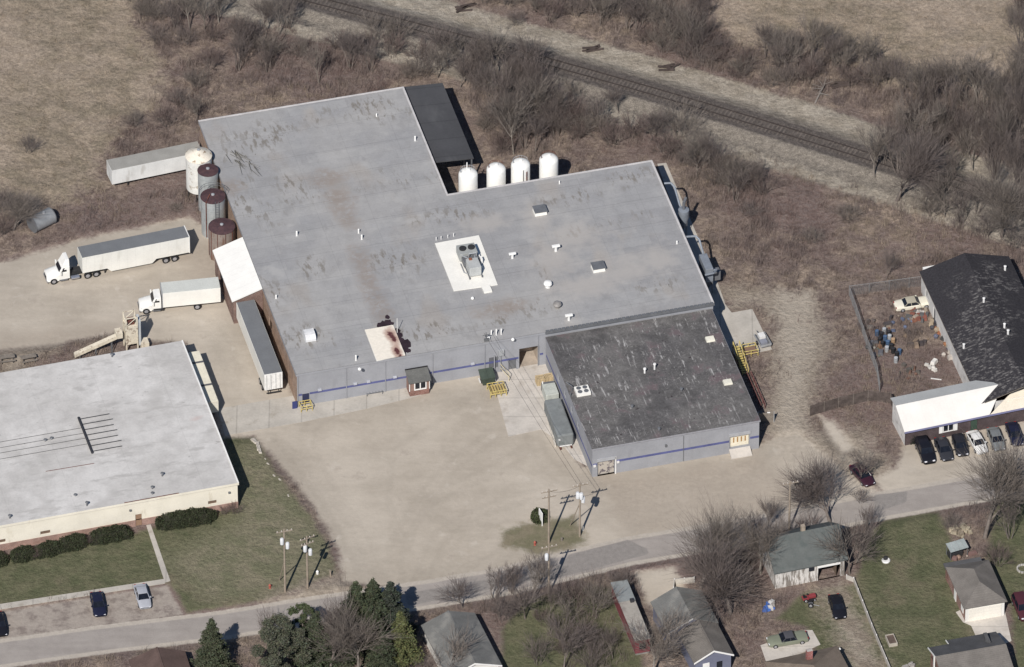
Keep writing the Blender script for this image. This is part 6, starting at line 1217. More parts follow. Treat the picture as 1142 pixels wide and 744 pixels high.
# roadside sign, hydrants, stones, boulders, benches
sg = small('entrance_sign', 'white double sided sign board standing in the round bush', 'sign', 603, 584, 0, R(-68)); b = MB(); b.box(-.5, .5, -.06, .06, .7, 2.3); b.build('panel', white_metal, sg); b = MB(); b.box(-.57, -.503, -.07, .07, 0, 2.35); b.build('post', white_metal, sg); b = MB(); b.box(.503, .57, -.07, .07, 0, 2.35); b.build('post', white_metal, sg)
def hydrant(label, px, py):
    th = small('fire_hydrant', label, 'hydrant', px, py); m = mat('hydrant_red', (.36, .10, .075), .6, .15, 3); b = MB(); b.lathe([(.17, 0), (.17, .08), (.11, .1), (.11, .5), (.16, .52), (.14, .64), (.05, .74)], 0, 0, 12); b.tube((-.2, 0, .42), (.2, 0, .42), .06, .06, 8); b.build('barrel', m, th, True)
hydrant('faded red fire hydrant on the lawn left of the tall pole', 301, 656); hydrant('small red hydrant at the road edge of the grass island', 596.5, 608)
bd_ = small('marker_post', 'short dark stump post on the grass island near the road', 'post', 626.5, 603); b = MB(); b.lathe([(.16, 0), (.16, .5), (.1, .55)], 0, 0, 8); b.build('stump', wood_grey, bd_)
pk_ = small('marker_post', 'pale marker post with a white cap on the lawn beside the drive', 'post', 354, 640); b = MB(); b.lathe([(.18, 0), (.2, .45), (.08, .6)], 0, 0, 9); b.build('body', white_metal, pk_)
pk2 = small('marker_post', 'leaning tan post at the edge of the drive', 'post', 369, 643); b = MB(); b.tube((0, 0, 0), (-.1, .1, 1.0), .12, .12, 7); b.build('body', pole_wood, pk2)
pk3 = small('marker_post', 'white post beside the foot of the pole below the warehouse', 'post', 650, 592); b = MB(); b.tube((0, 0, 0), (0, 0, .8), .08, .08, 7); b.build('body', white_metal, pk3)
stone_m = mat('pale_rubble', (.42, .385, .34), .95, .15, 1.5, .1, 5)
g = random.Random(11)
RB = [(284 + 38 * s + g.uniform(-1.5, 1.5), 492 + 62 * s + g.uniform(-2, 2)) for s in (0, .06, .12, .18, .3, .42, .6, .72, .95)]
LBL = 'pale broken concrete lump along the left edge of the gravel lot'
proto = None
for k, (x, y) in enumerate(RB):
    s = g.uniform(.75, 1.1) if k < 4 else g.uniform(.25, .5); c_ = P(x, y, 0)
    if proto is None:
        b = MB(); b.hexa([(-.7, -.3, -.1), (.6, -.35, -.1), (.8, .2, -.1), (-.5, .35, -.1)], [(-.55, -.2, .25), (.45, -.25, .3), (.6, .12, .22), (-.4, .25, .28)]); proto = b.build('concrete_lump', stone_m); o = proto
    else: o = proto.copy(); col.objects.link(o)
    o.location = (c_[0], c_[1], 0); o.rotation_euler = (0, 0, -1.0 + g.uniform(-.5, .5)); o.scale = (s, s, s); tag(o, LBL, 'rubble', 'concrete lumps along the lot')
for k, (x, y, lb) in enumerate(((8, 402, 'dark picnic table at the left edge of the yard'), (32, 402, 'small pale bench table on the grass by the pale plant'))):
    th = small('yard_table', lb, 'table', x, y, 0, .2 + .1 * k); b = MB(); b.box(-1.1, 1.1, -.35, .35, .68, .74); b.build('top', wood_grey, th); b = MB(); b.box(-1.1, 1.1, -.8, -.55, .4, .45); b.box(-1.1, 1.1, .55, .8, .4, .45); b.build('bench', wood_grey, th)
    for x_ in (-.8, .8): b = MB(); b.tube((x_, -.7, 0), (x_, .25, .7), .05, .05, 5); b.build('leg', under, th); b = MB(); b.tube((x_, .7, 0), (x_, -.25, .7), .05, .05, 5); b.build('leg', under, th)
rkk = small('bike_rack', 'low steel rack with a ladder frame at the factory front wall', 'rack', 418, 441, 0, ANG); b = MB(); b.tube((-1.1, 0, .5), (1.1, 0, .5), .04, .04, 5); b.tube((-1.1, .6, .3), (1.1, .6, .3), .04, .04, 5); [b.tube((x, 0, .5), (x, .6, .3), .03, .03, 4) for x in np.linspace(-1.1, 1.1, 6)]; [b.tube((x, y, 0), (x, y, .5 - .35 * y), .04, .04, 5) for x in (-1.1, 1.1) for y in (0, .6)]; b.build('frame', steel_dk, rkk)
bxx = small('door_canopy', 'small dark blue barrier board leaning at the factory corner', 'board', 328.5, 455, 0, ANG); b = MB(); b.box(-.35, .35, -.2, -.1, 0, 1.3); b.build('board', mat('navy_board', (.04, .05, .16), .6), bxx)
# satellite dish by the tan roof house, dead tree frame
th = small('yard_lamp', 'thin lamp post with a white head beside the tan roofed house', 'lamp post', 936, 737); b = MB(); b.tube((0, 0, 0), (0, 0, 2.0), .05, .05, 6); b.build('post', steel_dk, th); b = MB(); b.lathe([(.1, 2.0), (.2, 2.15), (.1, 2.3)], 0, 0, 10); b.build('lamp_head', white_metal, th)
tb = small('dead_tree', 'bleached fallen dead tree propped in the thicket north of the track', 'dead tree', 916, 106, 0, .6); b = MB(); b.tube((-2.0, -1.2, .2), (1.2, .9, .9), .12, .08, 6)
for k in range(9): a = k * .7; b.tube((1.2 - .25 * k, .9 - .16 * k, .9), (1.2 - .25 * k + 1.5 * math.cos(a), .9 - .16 * k + 1.6 * math.sin(a), .7 + .6 * abs(math.sin(a * 1.7))), .05, .02, 5)
b.build('trunk', mat('bleached_wood', (.26, .235, .21), .9, .1, 1), tb)
dt_ = small('wall_downspout', 'pale grey propane cylinder beside the compactor', 'cylinder', 612, 427, 0); b = MB(); b.lathe([(.2, 0), (.22, .1), (.22, .8), (.12, .95)], 0, 0, 10); b.build('body', steel, dt_, True); dt_.name = 'gas_cylinder'
lb_ = small('branch_litter', 'loose conduit and fallen branches lying on the factory roof beside the silos', 'branches', 268, 180, H + .2, -.9); g = random.Random(5); b = MB()
for k in range(26): x, y = g.uniform(-2.5, 2.5), g.uniform(-.8, .8); a = g.uniform(-.5, .5); L = g.uniform(.8, 2.6); b.tube((x, y, g.uniform(.03, .3)), (x + L * math.cos(a), y + L * math.sin(a), g.uniform(.03, .5)), .045, .015, 5)
b.build('branches', mat('grey_twig', (.16, .15, .13), .9), lb_)
# ------------------------------------------------------------------ vegetation
def segs_mesh(S, n):
    """tapered n-sided sticks from an (m,8) array p0 p1 r0 r1"""
    S = np.asarray(S, float); p0, p1, r0, r1 = S[:, :3], S[:, 3:6], S[:, 6], S[:, 7]
    d = p1 - p0; d /= np.linalg.norm(d, axis=1)[:, None] + 1e-9
    ref = np.where(np.abs(d[:, 2:3]) > .9, np.array([[1., 0, 0]]), np.array([[0, 0, 1.]])); a = np.cross(d, ref); a /= np.linalg.norm(a, axis=1)[:, None]; b = np.cross(d, a)
    th = np.arange(n) * 2 * np.pi / n; ring = a[:, None] * np.cos(th)[None, :, None] + b[:, None] * np.sin(th)[None, :, None]
    V = np.concatenate([p0[:, None] + ring * r0[:, None, None], p1[:, None] + ring * r1[:, None, None]], 1).reshape(-1, 3)
    k = np.arange(n); f = np.stack([k, (k + 1) % n, n + (k + 1) % n, n + k], -1)
    Fq = (f[None] + (np.arange(len(S)) * 2 * n)[:, None, None]).reshape(-1, 4); return V, Fq
def bare(seed, h, r, stems=1, trunk_frac=.25, levels=4, twig=1.1, tr=.22, fan=(4, 4, 4, 5), ang=(.25, .75), fine_r=.011):
    """recursive limbs: big (trunk and main limbs), mid, and many fine twigs"""
    g = random.Random(seed); big = []; mid = []; fine_ = []
    def perp(d):
        v = Vector((g.gauss(0, 1), g.gauss(0, 1), g.gauss(0, 1))); v -= d * v.dot(d); return v.normalized()
    def grow(p, d, L, rad, lv):
        n = 4 if lv < 2 else (3 if lv < levels else 2); q = p.copy(); pts = [(q.copy(), rad)]; dd = d.copy()
        for k in range(n):
            dd = (dd + perp(dd) * g.uniform(.03, .15) + Vector((0, 0, .04))).normalized(); q = q + dd * (L / n); pts.append((q.copy(), max(rad * (1 - .6 * (k + 1) / n), .006)))
        tgt = big if lv <= 1 else (mid if lv == 2 and levels > 3 else fine_)
        for (a, ra), (b_, rb) in zip(pts[:-1], pts[1:]): tgt.append((*a, *b_, ra, rb))
        if lv >= levels: return
        m = fan[min(lv, len(fan) - 1)] + g.randint(0, 1)
        for k in range(m):
            s = g.uniform(.25, 1.0) if lv else g.uniform(.55, 1.0)
            if k == 0: s = 1.0
            i = min(int(s * n), n - 1); f = s * n - i; a, ra = pts[i]; b_, rb = pts[i + 1]; base = a.lerp(b_, f); an = g.uniform(*ang) * (.5 if k == 0 else 1.0)
            nd = (dd * math.cos(an) + perp(dd) * math.sin(an)); nd = (nd + Vector((0, 0, .10))).normalized()
            last = lv + 1 >= levels
            grow(base, nd, twig * g.uniform(.6, 1.4) if last else L * g.uniform(.55, .9), fine_r if last else max((ra + (rb - ra) * f) * .6, .014), lv + 1)
    for s in range(stems):
        a = 2 * math.pi * s / stems + g.uniform(-.4, .4); lean = 0.06 if stems == 1 else g.uniform(.12, .45)
        grow(Vector((.25 * math.cos(a) * (stems > 1), .25 * math.sin(a) * (stems > 1), -.15)), Vector((lean * math.cos(a), lean * math.sin(a), 1)).normalized(), h * (trunk_frac if stems == 1 else .4), tr, 0)
    allp = np.array(big + mid + fine_); sc = h / max(allp[:, 5].max(), .1); ex = np.percentile(np.hypot(allp[:, 3], allp[:, 4]), 97); sx = r / max(ex, .1)
    out = []
    for A in (big, mid, fine_):
        if not A: out.append(None); continue
        A = np.array(A); A[:, [0, 1, 3, 4]] *= sx; A[:, [2, 5]] *= sc; out.append(A)
    return out
def join(parts):
    V = []; Fq = []; n = 0
    for v, f in parts: V.append(v); Fq.append(f + n); n += len(v)
    return np.concatenate(V), np.concatenate(Fq)
bark = mat('bare_bark', (.180, .154, .136), .95, .2, 1.2, .1, 7, .1); twig_p = mat('bare_twigs', (.175, .146, .134), .95, .2, .8, .05, 5, .1); twig_g = mat('grey_twigs', (.200, .172, .150), .95, .2, .8, .05, 5, .1); twig_r = mat('reddish_twigs', (.165, .126, .116), .95, .2, .8, .05, 5, .1); bark_pale = mat('pale_bark', (.225, .198, .172), .95, .15, 1, .1, 6, .1)
VAR = {}
def variant(key, mb, mt, **k):
    b_, m_, f_ = bare(**k); th = thing('bare_tree', 'x', 'tree'); 
    V, Q = segs_mesh(b_, 6); mesh_np('trunk', V, Q, mb, th)
    V, Q = join([segs_mesh(m_, 4), segs_mesh(f_, 3)]) if m_ is not None else segs_mesh(f_, 3); mesh_np('crown', V, Q, mt, th)
    VAR[key] = th; th['unused'] = 1
variant('big0', bark, twig_g, seed=1, h=13, r=6.0, trunk_frac=.22, levels=4, tr=.25, fan=(6, 5, 5, 6), twig=1.7, fine_r=.017)
variant('big1', bark, twig_p, seed=2, h=13, r=5.6, trunk_frac=.20, levels=4, tr=.24, fan=(6, 5, 5, 6), twig=1.7, fine_r=.017)
variant('big2', bark_pale, twig_g, seed=3, h=13, r=4.6, trunk_frac=.30, levels=4, tr=.20, fan=(6, 5, 5, 5), twig=1.5, fine_r=.017)
variant('med0', bark, twig_p, seed=4, h=8, r=3.0, trunk_frac=.24, levels=3, tr=.10, fan=(8, 6, 6), twig=1.0, fine_r=.014)
variant('med1', bark, twig_g, seed=5, h=8, r=2.7, trunk_frac=.28, levels=3, tr=.09, fan=(8, 6, 6), twig=1.0, fine_r=.014)
variant('med2', bark_pale, twig_g, seed=6, h=9, r=2.3, trunk_frac=.38, levels=3, tr=.09, fan=(9, 6, 5), twig=.95, fine_r=.014)
variant('med3', bark, twig_p, seed=14, h=8, r=2.8, stems=4, levels=3, tr=.07, fan=(4, 5, 5), twig=1.0, fine_r=.014)
variant('shr0', bark, twig_p, seed=7, h=4.2, r=2.4, stems=11, levels=2, tr=.032, fan=(5, 6), twig=.9, fine_r=.013)
variant('shr1', bark, twig_r, seed=8, h=3.6, r=2.1, stems=10, levels=2, tr=.030, fan=(5, 6), twig=.8, fine_r=.013)
variant('shr2', bark, twig_g, seed=9, h=4.6, r=2.5, stems=12, levels=2, tr=.034, fan=(5, 6), twig=1.0, fine_r=.013)
def grid_track(w): return dline(np.array([w[0]]), np.array([w[1]]), TRACK)[0]
USED = set(); gv = random.Random(21)
BASE = {'big0': (13, 6.0), 'big1': (13, 5.6), 'big2': (13, 4.6), 'med0': (8, 3.0), 'med1': (8, 2.7), 'med2': (9, 2.3), 'med3': (8, 2.8), 'shr0': (4.2, 2.4), 'shr1': (3.6, 2.1), 'shr2': (4.6, 2.5)}
def plant_tree(key, px, py, h, r, label, group, name=None, cat=None):
    c_ = P(px, py, 0); bh, br = BASE[key]; sc = (r / br, r / br, h / bh); shrub = key.startswith('shr'); rot = gv.uniform(0, 6.28)
    src = VAR[key]; z = ground_z(c_[0], c_[1]) - .05
    o = src if key not in USED else dup(src, (0, 0, 0)); USED.add(key)
    o.location = (c_[0], c_[1], z); o.rotation_euler = (0, 0, rot); o.scale = sc; o.name = name or ('bare_shrub' if shrub else 'bare_tree')
    if 'unused' in o: del o['unused']
    tag(o, label, cat or ('shrub' if shrub else 'tree'), group); return o
U = 'trees with a place of their own'
for k, x, y, h, r, lb in (
    ('big0', 781, 657, 14, 7.6, 'big bare roadside tree standing nearest the pale fence behind the blue house'),
    ('big1', 815, 684, 17, 8.2, 'tallest bare tree with a grey trunk, left of the white barn'),
    ('big2', 848, 640, 12, 5.0, 'bare tree crowded against the left end of the white barn'),
    ('big1', 926, 583, 11, 7.0, 'wide bare tree by the road above the white barn'),
    ('big0', 1098, 600, 16, 9.0, 'large bare tree at the right between the road and the garage'),
    ('med1', 948, 640, 9.5, 5.2, 'bare tree leaning out over the lawn at the right end of the barn'),
    ('med0', 955, 628, 7.5, 4.0, 'smaller bare tree tucked behind the right end of the barn'),
    ('med0', 516, 678, 6.5, 4.0, 'lone small bare tree at the roadside above the grey gabled house'),
    ('big2', 400, 752, 14, 6.6, 'bare tree with pale twin trunks among the evergreens'),
    ('big1', 368, 752, 12, 6.0, 'brown twiggy tree between the evergreens at the bottom'),
    ('big2', 729, 752, 10, 6.2, 'grey bare tree spreading over the left part of the blue house'),
    ('med1', 500, 760, 8, 5.0, 'thin bare tree in front of the grey gabled house'),
    ('med0', 586, 690, 8, 4.8, 'bare tree at the roadside among the trees right of the grey gabled house'),
    ('med0', 628, 748, 8.5, 5.4, 'wide bare tree on the grass left of the mobile home'),
    ('shr1', 650, 722, 5.0, 3.2, 'reddish shrub left of the mobile home'),
    ('med1', 664, 690, 6, 3.4, 'bare tree with a dark trunk just left of the mobile home roof'),
    ('big0', 15, 258, 6.0, 5.0, 'dense dark bare tree over the lying steel tank'),
    ('big1', 1000, 225, 14, 7.0, 'big dark bare tree over the right end of the visible track'),
    ('med0', 988, 313, 6, 1.9, 'small reddish bare tree beside the chain link fence'),
    ('med1', 1054, 243, 8.5, 3.6, 'leaning bare tree with dark trunk above the workshop'),
    ('big0', 1117, 264, 13, 6.5, 'dark bare tree with a thick leaning trunk behind the workshop'),
    ('med2', 356, 94, 8.5, 2.4, 'slender pale stemmed tree standing in the reddish brush left of the canopy'),
    ('med1', 488, 87, 7.5, 3.0, 'bare tree right above the black canopy'),
    ('med0', 500, 76, 8.5, 4.0, 'dark bare tree between the black canopy and the track'),
    ('med2', 573, 172, 11.5, 4.2, 'tall pale stemmed tree right behind the white tanks'),
    ('med1', 568, 155, 10, 3.8, 'grey stemmed tree behind the white tanks, close to the tall pale one'),
    ('med1', 638, 115, 5.5, 2.6, 'small bare tree alone on the bank below the track'),
    ('med0', 690, 126, 5.5, 2.8, 'small bare tree with bent trunk leaning to the track'),
    ('shr2', 759, 150, 5.0, 4.6, 'wide grey bush spreading from the bank towards the track'),
    ('med2', 220, 134, 5.5, 2.4, 'small grey tree beside the top left corner of the factory'),
    ('med1', 820, 205, 6, 3.2, 'bare tree in the brush right of the factory back corner'),
    ('med2', 812, 215, 5.5, 2.6, 'pale stemmed small tree nearest the factory back corner'),
    ('med3', 962, 536, 5.0, 3.2, 'bare bushy tree half covering the dark red car'),
): plant_tree(k, x, y, h, r, lb, U)
S_LB = [('south', 'bare tree in the brown thicket between the factory and the railway'), ('north', 'bare tree in the thicket north of the railway track'), ('east', 'bare tree in the wood at the right end of the railway'), ('corner', 'bare tree in the dark clump at the top left beside the track'), ('road', 'bare tree in the roadside row below the gravel lot')]
LB = dict(S_LB); GR = {'south': 'thicket south of the railway', 'north': 'thicket north of the railway', 'east': 'wood at the right end of the railway', 'corner': 'clump at the top left', 'road': 'roadside tree row'}
SETS = {
 'corner': [(160, 20, 4, 2.4, 's'), (176, 22, 5, 2.8, 's'), (196, 30, 5.5, 3, 'm'), (212, 32, 6.5, 3.4, 'm'), (228, 34, 6.5, 3.2, 'm'), (244, 26, 6, 3, 'm'), (238, 44, 4, 2.5, 's'), (205, 50, 4, 2.6, 's'), (175, 48, 3.5, 2.4, 's'), (150, 2, 5, 3, 's'), (190, 4, 6, 3, 'm'), (220, 2, 6, 3, 'm')],
 'south': [(296, 42, 7, 3.2, 'm'), (312, 40, 7, 3.4, 'm'), (322, 30, 6, 3, 'm'), (334, 62, 4, 2.6, 's'), (300, 62, 4.5, 3, 's'), (280, 50, 5, 2.8, 's'), (390, 62, 4.5, 2.8, 's'), (376, 55, 4, 2.6, 's'), (408, 60, 4.5, 2.6, 's'), (420, 52, 6, 3, 'm'), (440, 48, 5, 2.8, 's'), (438, 62, 4, 2.6, 's'), (470, 68, 4, 2.6, 's'), (522, 92, 5, 3, 's'), (530, 78, 6, 3.4, 'm'), (540, 88, 7, 3.5, 'm'), (556, 84, 7.5, 4, 'm'), (570, 96, 8, 4, 'm'), (586, 92, 7, 3.6, 'm'), (545, 112, 7, 3.4, 'm'), (560, 125, 8, 3.6, 'm'), (590, 128, 7.5, 3.4, 'm'), (602, 142, 7.5, 3.2, 'm'), (585, 150, 8, 3.2, 'm'), (615, 135, 6, 3, 'm'), (548, 140, 6, 3, 's'), (625, 150, 5, 2.8, 's'), (636, 138, 5, 3, 's'), (650, 150, 5, 3, 's'), (600, 112, 7, 3.4, 'm'), (672, 148, 3.5, 2.4, 's'), (706, 152, 4, 2.8, 's'), (730, 150, 5, 3.4, 's'), (744, 172, 4, 2.8, 's'), (776, 172, 5, 3.2, 's'), (785, 185, 5, 3, 'm'), (800, 190, 5.5, 3.2, 's'), (838, 205, 5, 3, 's'), (850, 215, 4, 2.8, 's'), (835, 240, 3, 2.4, 's'), (905, 270, 2.6, 2.0, 's'), (945, 245, 3, 2.2, 's'), (150, 140, 3, 2, 's'), (186, 140, 4, 2.5, 's'), (200, 118, 4, 2.6, 's'), (218, 98, 4, 2.4, 's'), (236, 76, 4, 2.6, 's'), (32, 170, 3.2, 2.2, 's'), (195, 235, 1.6, 1.3, 's'), (2, 262, 4, 2.6, 's'), (2, 235, 4, 2.6, 's')],
 'north': [(600, 12, 5, 2.8, 's'), (616, 24, 5, 2.6, 's'), (628, 8, 5, 3, 'm'), (642, 18, 5, 2.8, 's'), (660, 16, 5.5, 2.8, 'm'), (676, 22, 5, 2.8, 's'), (690, 14, 5, 3, 'm'), (700, 32, 5.5, 3, 'm'), (716, 26, 5.5, 3, 'm'), (730, 42, 5.5, 3, 'm'), (742, 34, 5.5, 3, 'm'), (752, 50, 6, 3.2, 'm'), (768, 46, 6, 3, 'm'), (778, 58, 6, 3, 'm'), (790, 54, 5, 3, 's'), (740, 58, 4.5, 2.8, 's'), (764, 66, 4.5, 2.8, 's'), (720, 48, 4, 2.6, 's'), (802, 70, 4, 2.6, 's'), (786, 72, 4, 2.5, 's'), (835, 72, 4.5, 2.6, 's'), (852, 62, 5, 2.6, 'm'), (866, 80, 5, 2.8, 'm'), (874, 64, 5.5, 2.8, 'm'), (890, 76, 5.5, 3, 'm'), (880, 94, 4.5, 2.8, 's'), (905, 70, 6, 3, 'm'), (918, 62, 6, 3, 'm'), (930, 74, 6, 3, 'm'), (945, 72, 6, 3, 'm'), (958, 78, 5.5, 2.8, 'm'), (974, 76, 5, 2.6, 'm'), (900, 92, 4.5, 2.6, 's'), (950, 94, 4, 2.6, 's'), (975, 96, 5, 2.8, 's'), (990, 92, 5, 2.8, 's'), (1006, 104, 5.5, 3, 'm'), (860, 96, 4, 2.4, 's'), (540, 2, 3.5, 2.2, 's'), (570, 6, 4, 2.4, 's'), (575, 28, 3, 2, 's'), (820, 86, 3, 2, 's')],
 'east': [(1030, 128, 8, 3, 'm'), (1062, 132, 8, 3, 'm'), (1098, 132, 9, 3.2, 'm'), (1120, 142, 9, 3.2, 'm'), (1052, 165, 8, 3, 'm'), (1075, 172, 8, 3.2, 'm'), (1125, 182, 10, 3.6, 'm'), (1096, 175, 8, 3, 'm'), (1122, 222, 9, 3.4, 'm'), (1105, 230, 8, 3, 'm'), (1000, 195, 9, 3.6, 'm'), (1042, 190, 8, 3.2, 'm'), (1060, 205, 7, 3, 'm'), (1022, 108, 6.5, 3.2, 'm'), (1040, 118, 7, 3.4, 'm'), (1056, 110, 7, 3.4, 'm'), (1072, 118, 7.5, 3.6, 'm'), (1090, 112, 7.5, 3.6, 'm'), (1108, 122, 7, 3.4, 'm'), (1126, 118, 8, 3.6, 'm'), (1140, 130, 8, 3.6, 'm'), (1020, 140, 6, 3.2, 'm'), (1044, 146, 6, 3.2, 'm'), (1066, 150, 6, 3.2, 's'), (1090, 148, 7, 3.4, 'm'), (1112, 156, 8, 3.8, 'm'), (1136, 160, 9, 4, 'm'), (985, 185, 8, 3.6, 'm'), (975, 200, 8, 3.8, 'm'), (1018, 180, 8, 4, 'm'), (1030, 205, 8, 3.8, 'm'), (1010, 160, 7, 3.6, 'm'), (1085, 190, 7, 3.4, 'm'), (1110, 200, 8.5, 3.8, 'm'), (1136, 205, 9, 4, 'm'), (1090, 238, 7, 3.2, 'm'), (1072, 250, 6, 3, 'm'), (1135, 240, 8, 3.6, 'm'), (1100, 262, 5, 2.8, 's'), (1130, 275, 4, 2.8, 's'), (1040, 240, 5, 2.8, 's'), (1138, 50, 6, 3, 'm'), (1130, 30, 5, 2.8, 's'), (1140, 15, 5, 2.8, 's'), (1138, 70, 4, 2.6, 's')],
 'road': [(552, 668, 5, 3.0, 'm'), (570, 660, 5, 2.8, 'm'), (596, 672, 6, 3.2, 'm'), (604, 650, 5, 2.6, 'm'), (560, 690, 5, 2.8, 's'), (612, 690, 5, 2.8, 'm'), (640, 680, 5, 3, 's'), (636, 700, 5.5, 3, 'm'), (600, 740, 5, 2.8, 's'), (660, 750, 5, 3, 's'), (690, 660, 4, 2.4, 's'), (870, 618, 5.5, 3, 'm'), (840, 612, 6, 3.2, 'm'), (856, 596, 5, 3, 'm'), (900, 600, 5, 2.8, 's'), (830, 660, 5, 2.8, 'm'), (1126, 600, 7, 3.4, 'm'), (1138, 570, 7, 3.6, 'm'), (1112, 630, 4, 2.4, 's'), (965, 600, 5, 2.6, 'm'), (1060, 590, 3, 2, 's'), (300, 720, 6, 2.6, 'm'), (470, 756, 4, 2.8, 's'), (960, 560, 3, 2, 's'), (905, 560, 4, 2.6, 's')],
}
for st, L_ in SETS.items():
    for x, y, h, r, k in L_:
        key = gv.choice(['shr0', 'shr1', 'shr2']) if k == 's' else gv.choice(['med0', 'med3', 'med3', 'med1', 'med2'])
        lb = LB[st] if k == 'm' else LB[st].replace('bare tree', 'low bare shrub')
        plant_tree(key, x, y, h * (1.25 if k == 'm' else .95) * gv.uniform(.85, 1.15), r * gv.uniform(.9, 1.15), lb, GR[st])

TP = {'south': [(265, 48), (330, 64), (430, 80), (480, 84), (540, 80), (600, 108), (660, 138), (730, 156), (790, 184), (850, 214), (830, 230), (780, 205), (740, 185), (690, 165), (640, 160), (600, 178), (545, 165), (530, 110), (490, 92), (400, 80), (300, 80), (240, 90)],
      'north': [(540, -10), (790, -10), (800, 50), (850, 62), (900, 66), (965, 75), (965, 105), (900, 98), (840, 92), (740, 66), (640, 32), (550, 12)], 'east': [(985, 95), (1145, 105), (1145, 270), (1090, 255), (1040, 235), (975, 215), (980, 175), (1010, 150)],
      'road': [(560, 655), (660, 640), (700, 655), (690, 740), (640, 744), (600, 700)]}
for st, n_ in (('south', 46), ('north', 26), ('east', 10), ('road', 9)):
    poly = np.array(TP[st], float); got = []; tries = 0
    while len(got) < n_ and tries < 6000:
        tries += 1; p = (gv.uniform(*poly[:, 0][[poly[:, 0].argmin(), poly[:, 0].argmax()]]), gv.uniform(*poly[:, 1][[poly[:, 1].argmin(), poly[:, 1].argmax()]]))
        if sdf(np.array([p[0]]), np.array([p[1]]), poly)[0] < 0 or any((p[0] - q[0]) ** 2 + (1.5 * (p[1] - q[1])) ** 2 < 130 for q in got): continue
        w_ = P(*p)[:2]
        if abs(grid_track(w_)) < 5.5: continue
        got.append(p); big_ = gv.random() < (.75 if st != 'south' else .6); key = gv.choice(['med0', 'med3', 'med1', 'med3']) if big_ else gv.choice(['shr0', 'shr1', 'shr2'])
        h_ = (gv.uniform(5.5, 8.5) if big_ else gv.uniform(2.5, 4.5)) * (.72 if st == 'road' else 1) * (1.15 if st == 'east' else 1)
        plant_tree(key, *p, h_, h_ * gv.uniform(.36, .5) if big_ else h_ * .62, LB[st] if big_ else LB[st].replace('bare tree', 'low bare shrub'), GR[st])

# leafy crowns: many small faces through the volume
def leaf_faces(C, size, rng_, flat=.5):
    n = len(C); u = rng_.normal(size=(n, 3)); u[:, 2] *= flat; u /= np.linalg.norm(u, axis=1)[:, None]; w = rng_.normal(size=(n, 3)); w -= (w * u).sum(1)[:, None] * u; w /= np.linalg.norm(w, axis=1)[:, None]
    s = size * rng_.uniform(.6, 1.4, n)[:, None]
    V = np.stack([C - u * s - w * s * .4, C + u * s * 1.2, C - u * s * .3 + w * s * .8], 1).reshape(-1, 3); return V, np.arange(3 * n).reshape(-1, 3)
def tint_(base, n, rng_, v=.25, per=3):
    k = rng_.uniform(1 - v, 1 + v, n)[:, None]; h = rng_.uniform(.9, 1.1, (n, 3)); return np.repeat(np.array(base)[None] * k * h, per, 0)
leafm = tinted('evergreen_needles', .9, .15)
def conifer(label, px, py, h, r, base, seed, kind='spruce', name='spruce_tree', dens=1.0, tip=None):
    c_ = P(px, py, 0); g = np.random.default_rng(seed); th = thing(name, label, 'tree', (c_[0], c_[1], -.05))
    b = MB(); b.tube((0, 0, 0), (0, 0, h * .93), .2, .03, 8); b.build('trunk', bark, th, True)
    C = []; T_ = []
    if kind == 'spruce':
        nb = int(h * 17)
        for k in range(nb):
            f = (k + g.random()) / nb; z = h * (.06 + .92 * f); L = r * (1 - f) ** .85 * g.uniform(.65, 1.12) + .12; a = g.uniform(0, 6.28); m = max(8, int(L * 60 * dens)); s = g.random(m) ** .7
            x = s * L; C.append(np.c_[x * math.cos(a) + g.normal(0, .10 + .06 * L, m), x * math.sin(a) + g.normal(0, .10 + .06 * L, m), z - .22 * x + .10 * x * x / max(L, .3) + g.normal(0, .09, m)])
    else:
        nc = int(46 * dens)
        for k in range(nc):
            a = g.uniform(0, 6.28); z = h * g.uniform(.35, .97); f = z / h; R_ = r * (1.15 - abs(f - .55) * 1.3) * math.sqrt(g.random()); cr = g.uniform(.45, .95) * r / 3.6; m = int(520 * cr * cr) + 60
            p = g.normal(size=(m, 3)); p /= np.linalg.norm(p, axis=1)[:, None]; p *= (g.random(m)[:, None] ** .5) * cr * g.uniform(.8, 1.3, (m, 1)); p[:, 2] *= .6; C.append(p + [R_ * math.cos(a), R_ * math.sin(a), z])
    C = np.concatenate(C); V, Fq = leaf_faces(C, .15 if kind == 'spruce' else .13, g); t_ = tint_(base, len(C), g, .30)
    mesh_np('crown', V, Fq, leafm, th, None, t_); return th
conifer('dark green spruce alone at the bottom left, right of the brown roofed house', 237, 754, 10.5, 3.2, (.062, .070, .044), 1)
conifer('grey green pine at the left end of the bottom evergreens', 312, 757, 9.5, 4.0, (.085, .090, .064), 2, 'pine', 'pine_tree', 1.1)
conifer('small bright green pine between the grey green pine and the brown tree', 338, 722, 7, 2.3, (.062, .078, .040), 3, 'pine', 'pine_tree')
conifer('broad dark green pine at the top left of the evergreen clump by the road', 398, 722, 12, 4.4, (.060, .070, .042), 4, 'spruce', 'pine_tree', 1.3)
conifer('tall dark pine in the middle of the evergreen clump by the road', 417, 716, 11.5, 4.0, (.054, .064, .040), 9, 'spruce', 'pine_tree', 1.3)
conifer('dark pine right behind the yellow green spruce', 436, 712, 10.5, 3.5, (.046, .054, .042), 5, 'spruce', 'pine_tree', 1.2)
conifer('yellow green spruce at the right end of the evergreen clump', 447, 746, 10.5, 3.2, (.108, .116, .052), 6)
conifer('dark spruce under the right side of the evergreen clump', 428, 756, 8.5, 2.8, (.050, .058, .036), 8)
conifer('green pine low in the evergreen clump, left of the twin trunked bare tree', 352, 742, 9.5, 3.6, (.058, .068, .042), 10, 'spruce', 'pine_tree')
